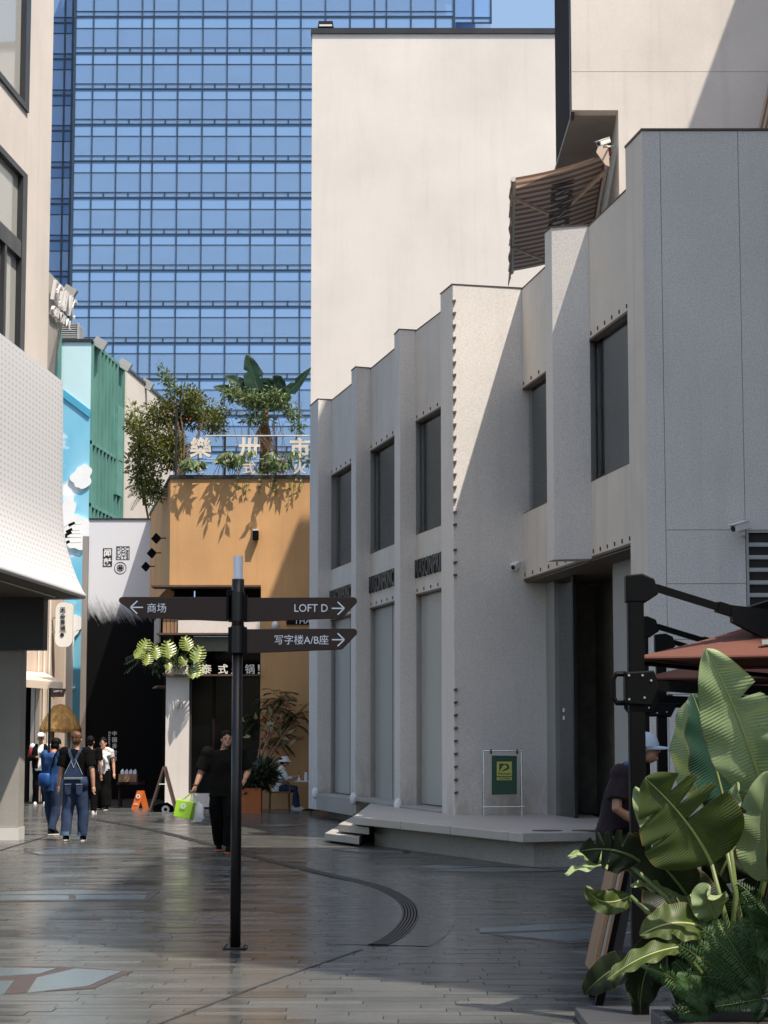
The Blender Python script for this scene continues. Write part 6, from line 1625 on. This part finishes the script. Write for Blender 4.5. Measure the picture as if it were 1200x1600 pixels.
# big trailing bush on the roof corner
bu = thing('roof_bush', 'large trailing green bush spilling over the orange roof corner', 'shrub', tuple(OP(270, 745, .6)))
blobs = []
for px, py, dy, rx, rz in ((250, 650, .9, .50, .42), (285, 645, 1.2, .62, .50), (320, 648, 1.7, .5, .40), (230, 700, 1.4, .42, .55), (258, 700, .7, .5, .6), (276, 705, 1.0, .34, .5), (222, 745, 1.8, .34, .55), (240, 760, 1.2, .3, .45), (300, 620, .8, .35, .3), (335, 665, 1.3, .35, .3), (215, 670, 1.7, .28, .3)):
    blobs.append((OP(px, py, dy), (rx, .5, rz)))
b1_ = MB(); crown(b1_, blobs, 12500, .085, .045, .1, .25, .2); b1_.build('crown', 'leaf_bush', bu, attr=True)
b2_ = MB(); crown(b2_, [(OP(262, 598, .7), (.22, .2, .38)), (OP(252, 580, .8), (.14, .14, .25)), (OP(278, 610, .6), (.3, .25, .18)), (OP(308, 640, .6), (.25, .2, .12))], 620, .085, .04, .3, 0, .05); b2_.build('top_shoots', 'leaf_light', bu, attr=True)
b3_ = MB(); crown(b3_, [(OP(278, 640, .2), (.35, .1, .12)), (OP(340, 638, .2), (.12, .1, .06)), (OP(297, 655, .1), (.4, .1, .1))], 13, .05, .04, .3, 0, .1); b3_.build('blossom', 'flower_red', bu, attr=True)
wd_ = MB()
for px, py in ((250, 640), (285, 620), (320, 640), (230, 690), (262, 575), (300, 690), (225, 740)):
    a, e = OP(285, 745, .6), OP(px, py, .7); limb(wd_, [a, a.lerp(e, .35) + V((.05, 0, .2)), a.lerp(e, .7) + V((rl.uniform(-.1, .1), 0, .05)), e], .035, .008)
wd_.build('branches', 'bark', bu)
# broad-leaved shrub left of it
rb = thing('rubber_plant', 'rubber plant with broad yellow-edged leaves left of the roof bush', 'shrub', tuple(OP(215, 700, 1.6)))
r1 = MB(); crown(r1, [(OP(212, 665, 1.9), (.26, .25, .50)), (OP(205, 640, 1.9), (.12, .12, .2)), (OP(222, 700, 1.8), (.3, .3, .3)), (OP(206, 725, 2.0), (.22, .2, .3))], 330, .17, .085, .5, 0, .3); r1.build('crown', 'leaf_variegated', rb, attr=True)
r2 = MB(); limb(r2, [OP(225, 790, 2.0), OP(220, 730, 1.9), OP(210, 640, 1.9)], .035, .012); limb(r2, [OP(222, 740, 1.9), OP(204, 700, 1.9)], .02, .008); r2.build('stem', 'bark', rb)
pm = thing('hanging_palm', 'feathery palm below the roof bush beside the orange corner', 'palm', tuple(OP(222, 800, 2.5)))
def frond(mb, base, tip, sag, nl, ll, ww, tone0=.3, mat=None, up=V((0, 0, 1))):
    base, tip = V(base), V(tip); pts = []
    for k in range(nl + 1):
        s = k / nl; p = base.lerp(tip, s) + up * (4 * s * (1 - s) * sag); pts.append(p)
    for k in range(1, nl):
        d = (pts[k + 1] - pts[k - 1]).normalized(); s = k / nl; side = d.cross(up)
        side = side.normalized() if side.length > 1e-3 else V((1, 0, 0))
        l = ll * (math.sin(math.pi * min(1, s * .8 + .16)) ** .6)
        for sg in (-1, 1):
            dr_ = (side * sg + d * .55 - up * .15 + rvec() * .08).normalized()
            leaf(mb, pts[k], dr_, up, l, ww, tone0 + rl.random() * .5, .15)
    return pts
f1_ = MB(); f1s = MB()
for k in range(16):
    a = R(360 * k / 16 + rl.uniform(-8, 8)); c = OP(226, 775, 2.6); e = c + V((math.cos(a) * .5, math.sin(a) * .45, rl.uniform(-.35, .35)))
    f1s.tube(frond(f1_, c, e, .16, 16, .2, .022), .008, 5)
f1_.build('fronds', 'leaf_bush', pm, attr=True); f1s.tube([OP(232, 812, 2.8), OP(228, 790, 2.7), OP(226, 775, 2.6)], .03, 6).build('stem', 'stem_green', pm)
# banana plant on the roof with a climber
def big_leaf(name, mat, parent, base, mid_, tip, width, nrm, splits=(), fold=.18, nt=44, nv=5, ribmat='rib_yellow', wave=.012, shape=.62, rib=.010):
    base, mid_, tip, nrm = V(base), V(mid_), V(tip), V(nrm).normalized()
    mb = MB(); mb.smooth = True; cs = []
    for i in range(nt + 1):
        t = i / nt; cs.append(base * (1 - t) ** 2 + mid_ * 2 * t * (1 - t) + tip * t * t)
    for i in range(nt + 1):
        t = i / nt; d = (cs[min(i + 1, nt)] - cs[max(i - 1, 0)]).normalized(); s = d.cross(nrm).normalized(); n = s.cross(d)
        w = width / 2 * (math.sin(math.pi * min(1, t ** shape)) ** .62 if 0 < t < 1 else .02)
        for j in range(-nv, nv + 1):
            v = j / nv; ww = w
            for (ts, sd_, dp) in splits:
                if sd_ * v > 0: ww *= 1 - dp * max(0, 1 - abs(t - ts) / .032)
            p = cs[i] + s * v * ww + n * (abs(v) * ww * fold * 2 - (v * v) * ww * fold * 1.2) + n * wave * math.sin(t * 21 + 3 * v) * abs(v) - d * abs(v) * ww * .15 * -1
            mb.al[len(mb.v)] = t + abs(v) * .06; mb.ac[len(mb.v)] = abs(v); mb.v.append(p)
    m2 = 2 * nv + 1
    for i in range(nt):
        for j in range(m2 - 1): a = i * m2 + j; mb.f.append((a, a + m2, a + m2 + 1, a + 1)); mb.tone.append(.5)
    o = mb.build(name, mat, parent)
    rm = MB(); rm.tube(cs, [rib * (1 - .8 * i / nt) for i in range(nt + 1)], 6); rm.smooth = True; rm.build('midrib', ribmat, o)
    return o
bn_ = thing('roof_banana_plant', 'dark banana plant rising above the roof sign', 'banana plant', tuple(OP(412, 745, .9)))
ctr = OP(415, 640, .9)
for px, py, w, mx_, my_ in ((386, 553, .62, 398, 600), (350, 588, .46, 382, 600), (333, 604, .40, 380, 612), (440, 588, .60, 432, 600), (486, 574, .36, 445, 625), (420, 590, .5, 420, 610)):
    big_leaf('leaf', 'blade_dark', bn_, ctr, OP(mx_, my_, .8), OP(px, py, .7), w, (.2, -1, .25), ((.55, 1, .8), (.7, -1, .7)), nt=24, nv=3, ribmat='stem_green', rib=.012)
tk = MB(); tk.tube([OP(412, 745, .9), OP(414, 690, .9), ctr], [.13, .12, .07], 10); tk.build('trunk', 'bark', bn_)
dl = MB()
for k in range(60):
    a = OP(rl.uniform(404, 424), rl.uniform(655, 690), .75); leaf(dl, a, V((rl.uniform(-.3, .3), -.1, -1)), V((0, -1, 0)), rl.uniform(.25, .6), .035, rl.random())
dl.build('dry_leaves', 'leaf_dry', bn_, attr=True)
cl_ = thing('roof_climber', 'light green climbing plant tangled round the banana plant and roof rails', 'climber', tuple(OP(400, 745, .5)))
c1_ = MB(); crown(c1_, [(OP(365, 615, .5), (.35, .3, .22)), (OP(395, 625, .4), (.4, .3, .28)), (OP(430, 622, .4), (.42, .3, .28)), (OP(455, 640, .5), (.25, .25, .22)), (OP(400, 655, .5), (.45, .3, .15)), (OP(465, 660, .4), (.22, .2, .3)), (OP(365, 722, .7), (.3, .2, .18)), (OP(430, 722, .7), (.5, .25, .24)), (OP(420, 740, .6), (.6, .2, .10)), (OP(350, 640, .5), (.2, .2, .2)), (OP(478, 715, .6), (.2, .2, .22))], 2300, .13, .045, 0, .3, .1)
c1_.build('leaves', 'leaf_light', cl_, attr=True)
c2_ = MB()
for k in range(16):
    a = OP(rl.uniform(350, 475), 745, .4); e = OP(rl.uniform(345, 480), rl.uniform(610, 680), .4); limb(c2_, [a, a.lerp(e, .5) + V((rl.uniform(-.25, .25), 0, 0)), e], .010, .005, 5)
c2_.build('vines', 'bark', cl_)
# twigs that lean out over the wall and throw leaf shadows on it
c3_ = MB(); c3s = MB()
for k in range(17):
    px = rl.choice((rl.uniform(333, 368), rl.uniform(406, 446), rl.uniform(406, 446))) if k > 4 else rl.uniform(278, 294); a = OP(px, 742, .1); e = a + V((rl.uniform(.1, .5), -rl.uniform(.35, .75), rl.uniform(.15, .55)))
    pts = [a, a.lerp(e, .5) + V((0, 0, .15)), e]; limb(c3s, pts, .008, .004, 5)
    for s in (.45, .6, .7, .8, .9, 1.0):
        p = a.lerp(e, s) + V((0, 0, .15 * 4 * s * (1 - s) * .9))
        for q in range(2): leaf(c3_, p, V((rl.uniform(-.8, .8), rl.uniform(-.5, .3), -rl.uniform(.2, 1.0))), V((rl.uniform(-.4, .4), -.8, .5)), rl.uniform(.20, .30), rl.uniform(.07, .10), rl.random())
c3_.build('overhanging_leaves', 'leaf_light', cl_, attr=True); c3s.build('twigs', 'bark', cl_)
hg = MB()
for px, ln in ((372, 18), (382, 26), (388, 22), (405, 24), (425, 20), (430, 30), (455, 34), (462, 30), (470, 16)):
    a = OP(px, 746, -.04); e = a + V((0, -.03, -ln * OY / F)); limb(hg, [a, e], .006, .003, 5)
    for q in range(7): leaf(hg, a.lerp(e, rl.random()), V((rl.uniform(-1, 1), -.3, -.6)), V((0, -1, .2)), .10, .045, rl.random())
hg.build('hanging_leaves', 'leaf_bush', cl_, attr=True)
# monstera on the cafe ledge
mo = thing('monstera_plant', 'sunlit monstera with deeply cut leaves on the cafe ledge', 'plant', tuple(V((ox(270), OY - .25, zl2))))
def monstera_leaf(c, ang, size, tilt=.4):
    mb = MB(); c = V(c); up = V((math.sin(R(ang)), -tilt, math.cos(R(ang)))).normalized(); s = up.cross(V((0, -1, .3))).normalized(); n = s.cross(up)
    lobes = 6
    L_ = size
    for sg in (-1, 1):
        for k in range(lobes):
            t0 = -.25 + 1.05 * k / lobes; t1 = t0 + 1.05 / lobes * .56
            w0, w1 = [.48 * size * math.sin(math.pi * min(1, max(.06, (t + .35) / 1.4))) ** .7 for t in (t0, t1)]
            a, b = c + up * t0 * L_, c + up * t1 * L_
            tipv = -.12 * n * size
            p0 = a + s * sg * w0 * 1.05 - up * .26 * L_ + tipv * 1.6; p1 = p0.lerp(b + s * sg * w1 - up * .18 * L_ + tipv, .55)
            m0 = a.lerp(p0, .45) + n * size * .03; m1 = b.lerp(p1, .40) + up * .02 * L_ + n * size * .03
            a2, b2 = c + up * (t0 - .05) * L_, c + up * (t1 + .08) * L_
            mb.face([a2, m0, m1, b2], .4 + .5 * rl.random()); mb.face([m0, p0, p1, m1], .4 + .5 * rl.random())
    rib = MB(); rib.tube([c - up * .35 * L_, c + up * .8 * L_], .006, 5)
    o = mb.build('leaf', 'leaf_monstera', mo, attr=True); rib.build('midrib', 'rib_yellow', o)
    return c - up * .35 * L_
ms = MB()
for px, py, ang, sz in ((262, 1010, 170, .42), (290, 1002, 160, .36), (310, 1018, 195, .40), (309, 1042, 182, .36), (226, 1006, 200, .36), (243, 1016, 172, .32), (231, 1026, 190, .30), (263, 1038, 175, .2), (285, 1030, 150, .24), (219, 1018, 215, .28), (300, 1050, 170, .24)):
    b_ = monstera_leaf(OP(px, py, -.35 - rl.uniform(0, .2)), ang, sz); limb(ms, [b_, b_.lerp(V((ox(275), OY - .1, zl2 + .15)), .5) + V((0, 0, .1)), V((ox(275) + rl.uniform(-.2, .2), OY - .1, zl2 + .1))], .01, .012, 5)
ms.build('stems', 'stem_green', mo)
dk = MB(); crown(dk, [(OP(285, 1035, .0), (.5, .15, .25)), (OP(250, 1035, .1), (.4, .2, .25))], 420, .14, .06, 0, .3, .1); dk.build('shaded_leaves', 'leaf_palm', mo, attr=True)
fp = thing('ledge_fern', 'dark feathery fern hanging left of the monstera', 'fern', tuple(OP(215, 1040, .6)))
f2_ = MB()
for k in range(22):
    a = R(rl.uniform(0, 360)); c = OP(232, 1030, .6); e = c + V((math.cos(a) * .5 - .1, math.sin(a) * .4, rl.uniform(-.5, .1))); frond(f2_, c, e, .1, 14, .15, .025, .2)
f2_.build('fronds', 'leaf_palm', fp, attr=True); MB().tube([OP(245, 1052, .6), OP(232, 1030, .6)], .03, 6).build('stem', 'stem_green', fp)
# tropical plants in the terracotta planter
tp = thing('planter_palm', 'dark tropical palms and red-leaved plants growing from the terracotta planter', 'plant', tuple(pp_ + V((0, 0, .5))))
f3 = MB(); f3s = MB(); f3r = MB(); f3v = MB()
for (cx_, cy_, n_, rr) in ((428, 1110, 20, .55), (455, 1135, 14, .5), (440, 1095, 16, .45), (408, 1130, 14, .45), (430, 1160, 14, .5), (465, 1120, 12, .4)):
    c = OP(cx_, cy_, -.7); limb(f3s, [pp_ + V((rl.uniform(-.1, .15), .1, .45)), pp_.lerp(c, .5) + V((.1, .1, .5)), c], .022, .014)
    for k in range(n_):
        a = R(rl.uniform(0, 360)); e = c + V((math.cos(a) * rr, math.sin(a) * rr * .7, rl.uniform(-.35, .35))); frond(f3, c, e, .12, 16, .22, .024, .15)
for k in range(70):
    c = OP(rl.uniform(405, 450), rl.uniform(1120, 1175), -.9); leaf(f3r if k % 3 else f3v, c, V((rl.uniform(-1, 1), rl.uniform(-.8, .2), rl.uniform(-.4, 1))), rvec(), rl.uniform(.15, .32), rl.uniform(.05, .08), rl.random())
for px, py in ((438, 1152), (447, 1147), (450, 1165), (416, 1130), (425, 1118), (400, 1125), (392, 1150), (383, 1128)):
    leaf(f3v, OP(px, py, -1.0), V((rl.uniform(-.6, .6), -.3, rl.uniform(-.8, .9))), V((0, -1, .2)), .26, .10, .9)
lowp = MB(); crown(lowp, [(pp_ + V((.05, -.05, .75)), (.35, .25, .3)), (pp_ + V((.35, 0, .85)), (.3, .25, .3))], 800, .22, .06, .3, 0, .1)
f3.build('fronds', 'leaf_palm', tp, attr=True); f3r.build('red_leaves', 'leaf_red', tp, attr=True); f3v.build('variegated_leaves', 'leaf_variegated', tp, attr=True); f3s.build('stems', 'bark', tp); lowp.build('low_leaves', 'leaf_palm', tp, attr=True)

# ============================================================ FOREGROUND PLANTS
FY = 10.6
fpl = thing('stone_planter', 'low dark stone planter edge at the bottom right corner', 'planter', (2.2, FY, 0))
zq = .22
p0, p1 = at(925, 1600, 11.4), at(1000, 1585, 11.4)
B((xat(1012, 11.2), 9.6, 0), (xat(1012, 11.2) + .06, 11.3, .2)).build('side', 'dark_grey', fpl, bevel=.008)
B((xat(1012, 11.2) + .061, 11.24, 0), (4.2, 11.3, .2)).build('side', 'dark_grey', fpl, bevel=.008)
B((xat(1012, 11.2) + .061, 9.6, 0), (4.2, 9.66, .2)).build('side', 'dark_grey', fpl, bevel=.008)
B((xat(1012, 11.2) + .061, 9.661, 0), (4.19, 11.239, .15)).build('soil', 'soil', fpl)
def FP(px, py, dy=0): return at(px, py, FY + dy)
bp = thing('bird_of_paradise_plant', 'large paddle-leaved plant with torn banana-like leaves at the right edge', 'plant', tuple(FP(1120, 1500)))
face = (-.12, -1, .22)
L1 = [  # name, mat, base, mid, tip, width(px), normal, splits
    ('blade_light', (1194, 1240), (1158, 1120), (1104, 1014), 122, (-.45, -1, .45), ((.35, 1, .5), (.62, 1, .85)), 0),
    ('blade_dark', (1135, 1270), (1110, 1160), (1082, 1084), 118, (.55, -.8, -.1), ((.4, 1, .2),), .35),
    ('blade_light', (1118, 1262), (1065, 1180), (1080, 1088), 88, (-.8, -.6, .5), (), .5),
    ('blade_olive', (1112, 1350), (1080, 1280), (1008, 1216), 158, (.05, -1, -.35), ((.50, 1, .97), (.64, 1, .97), (.78, 1, .9), (.45, -1, .5), (.7, -1, .6)), -.25),
    ('blade_light', (1080, 1330), (1020, 1300), (992, 1230), 54, (-.5, -1, .5), (), -.1),
    ('blade_light', (1205, 1380), (1190, 1290), (1200, 1205), 92, (-.3, -1, .3), ((.6, -1, .4),), -.15),
    ('blade_light', (1130, 1290), (1145, 1270), (1152, 1222), 34, (-.6, -1, .3), (), -.1),
    ('blade_light', (1118, 1435), (1100, 1395), (1108, 1390), 62, (-.2, -1, .7), (), 0),
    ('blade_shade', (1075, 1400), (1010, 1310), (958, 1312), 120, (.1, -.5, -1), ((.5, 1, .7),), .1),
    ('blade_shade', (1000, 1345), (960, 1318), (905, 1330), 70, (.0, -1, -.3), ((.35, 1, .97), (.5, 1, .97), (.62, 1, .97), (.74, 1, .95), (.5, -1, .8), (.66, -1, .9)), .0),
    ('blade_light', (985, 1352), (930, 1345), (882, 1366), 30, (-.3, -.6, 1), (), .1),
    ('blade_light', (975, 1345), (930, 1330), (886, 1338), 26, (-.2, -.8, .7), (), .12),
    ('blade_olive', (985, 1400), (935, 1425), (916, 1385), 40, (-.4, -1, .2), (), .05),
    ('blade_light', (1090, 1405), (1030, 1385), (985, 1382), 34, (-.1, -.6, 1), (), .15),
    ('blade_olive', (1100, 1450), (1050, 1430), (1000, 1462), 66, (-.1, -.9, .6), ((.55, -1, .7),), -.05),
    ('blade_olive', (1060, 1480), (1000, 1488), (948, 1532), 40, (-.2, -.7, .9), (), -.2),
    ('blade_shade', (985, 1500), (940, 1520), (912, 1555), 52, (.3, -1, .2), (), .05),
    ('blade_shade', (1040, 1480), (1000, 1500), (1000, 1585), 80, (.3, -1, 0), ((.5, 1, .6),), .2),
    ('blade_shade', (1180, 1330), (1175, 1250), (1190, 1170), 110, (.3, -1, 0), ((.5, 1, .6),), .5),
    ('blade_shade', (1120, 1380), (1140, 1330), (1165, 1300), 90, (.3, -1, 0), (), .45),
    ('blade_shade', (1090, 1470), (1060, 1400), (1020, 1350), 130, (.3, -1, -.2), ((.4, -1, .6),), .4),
]
for (mt, a, b_, c, w, nr_, spl, dy) in L1:
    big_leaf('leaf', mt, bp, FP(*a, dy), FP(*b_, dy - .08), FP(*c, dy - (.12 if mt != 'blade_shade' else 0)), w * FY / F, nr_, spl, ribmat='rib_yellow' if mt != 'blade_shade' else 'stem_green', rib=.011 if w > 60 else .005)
rx_ = random.Random(8)
for k in range(16):  # near-black leaves added behind, so gaps read as deep shade by colour
    bx_, by_ = rx_.uniform(1060, 1190), rx_.uniform(1500, 1580); tx2, ty2 = rx_.uniform(1020, 1200), rx_.uniform(1330, 1460)
    big_leaf('leaf', 'blade_shade', bp, FP(bx_, by_, .5), FP((bx_ + tx2) / 2, (by_ + ty2) / 2, .6), FP(tx2, ty2, rx_.uniform(.35, .6)), rx_.uniform(.22, .34), (rx_.uniform(-.4, .4), -1, rx_.uniform(-.2, .5)), ((.5, 1, .7), (.7, -1, .7)), nt=20, nv=3, ribmat='stem_green', rib=.006)  # added filler leaf, near-black to stand in for deep shade
for k in range(20):  # unseen leaves right of the frame, added to shade the lower blades
    bx_, by_ = rx_.uniform(1240, 1330), rx_.uniform(1330, 1460); tx2, ty2 = bx_ + rx_.uniform(-20, 50), rx_.uniform(1090, 1260)
    big_leaf('leaf', ('blade_dark', 'blade_olive')[k % 2], bp, FP(bx_, by_, -.2), FP((bx_ + tx2) / 2 + rx_.uniform(-10, 25), (by_ + ty2) / 2, -.4), FP(tx2, ty2, -.3 - rx_.uniform(0, .35)), rx_.uniform(.34, .48), (rx_.uniform(.2, .8), -1, .7), ((.6, 1, .7),), nt=20, nv=3)  # added unseen leaf, only shades the lower blades
for k in range(18):  # more out-of-frame leaves and stalks, added to keep sun off the low foliage
    bx_, by_ = rx_.uniform(1260, 1420), rx_.uniform(1330, 1480); tx2, ty2 = bx_ + rx_.uniform(-60, 70), by_ - rx_.uniform(170, 330)
    big_leaf('leaf', ('blade_dark', 'blade_olive', 'blade_shade')[k % 3], bp, FP(bx_, by_, -.2), FP((bx_ + tx2) / 2 + rx_.uniform(-20, 20), (by_ + ty2) / 2, -.3), FP(tx2, max(ty2, 1060), -.3 - rx_.uniform(0, .6)), rx_.uniform(.3, .45), (rx_.uniform(-.4, .2), -1, .3), ((.6, 1, .7),), nt=20, nv=3)  # added unseen leaf, only keeps sun off the low foliage
    sm3 = MB(); limb(sm3, [FP(bx_, by_, -.2), FP(bx_ + 10, 1600, -.1)], .012, .018, 6); sm3.build('stalk', 'stem_green', bp)
for pts in (((1186, 1230), (1205, 1330), (1150, 1560)), ((1135, 1270), (1150, 1400), (1135, 1560)), ((1112, 1350), (1135, 1440), (1150, 1560)), ((1135, 1325), (1150, 1400), (1165, 1480), (1160, 1560)), ((1118, 1435), (1135, 1470), (1150, 1560)), ((1060, 1460), (1100, 1510), (1140, 1565)), ((1075, 1400), (1115, 1470), (1145, 1560)), ((1205, 1380), (1190, 1470), (1165, 1560)), ((1090, 1405), (1120, 1440), (1150, 1550)), ((985, 1352), (1040, 1400), (1130, 1540)), ((985, 1400), (1040, 1450), (1125, 1560)), ((985, 1500), (1050, 1530), (1120, 1575))):
    sm2 = MB(); sm2.smooth = True; pp2 = [FP(*q, .02) for q in pts]; limb(sm2, pp2, .010, .020, 8); sm2.build('stalk', 'stem_green', bp)
# ferns
def fern(label, cx_, cy_, dy, n, spread, tipf):
    c = FP(cx_, cy_, dy); t = thing('boston_fern', label, 'fern', tuple(c), 'ferns in the stone planter')
    for k in range(n):
        ex, ey = tipf(k); e = FP(ex, ey, dy - rl.uniform(.0, .4)); mb = MB(); pts = frond(mb, c, e, rl.uniform(.05, .14), 27, .066, .0105, .05 + .45 * rl.random(), up=V((rl.uniform(-.3, .2), -.9, rl.uniform(.1, .5))).normalized())
        o = mb.build('frond', 'leaf_fern', t, attr=True); MB().tube(pts[::3], .0022, 4).build('rachis', 'stem_green', o)
fern('bright green fern filling the bottom right corner', 1190, 1560, .1, 22, 1, lambda k: (1190 - rl.uniform(20, 165) if k % 2 else rl.uniform(1080, 1230), rl.uniform(1430, 1600)))
fern('green fern climbing the right edge below the paddle leaves', 1215, 1470, .15, 15, 1, lambda k: (rl.uniform(1110, 1200), rl.uniform(1370, 1500)))
fern('small dark fern low between the parasol post and the planter', 1110, 1580, .1, 11, 1, lambda k: (rl.uniform(1010, 1150), rl.uniform(1500, 1600)))
fern('fern half hidden in shade behind the stalks', 1090, 1500, .5, 9, 1, lambda k: (rl.uniform(1020, 1160), rl.uniform(1400, 1500)))
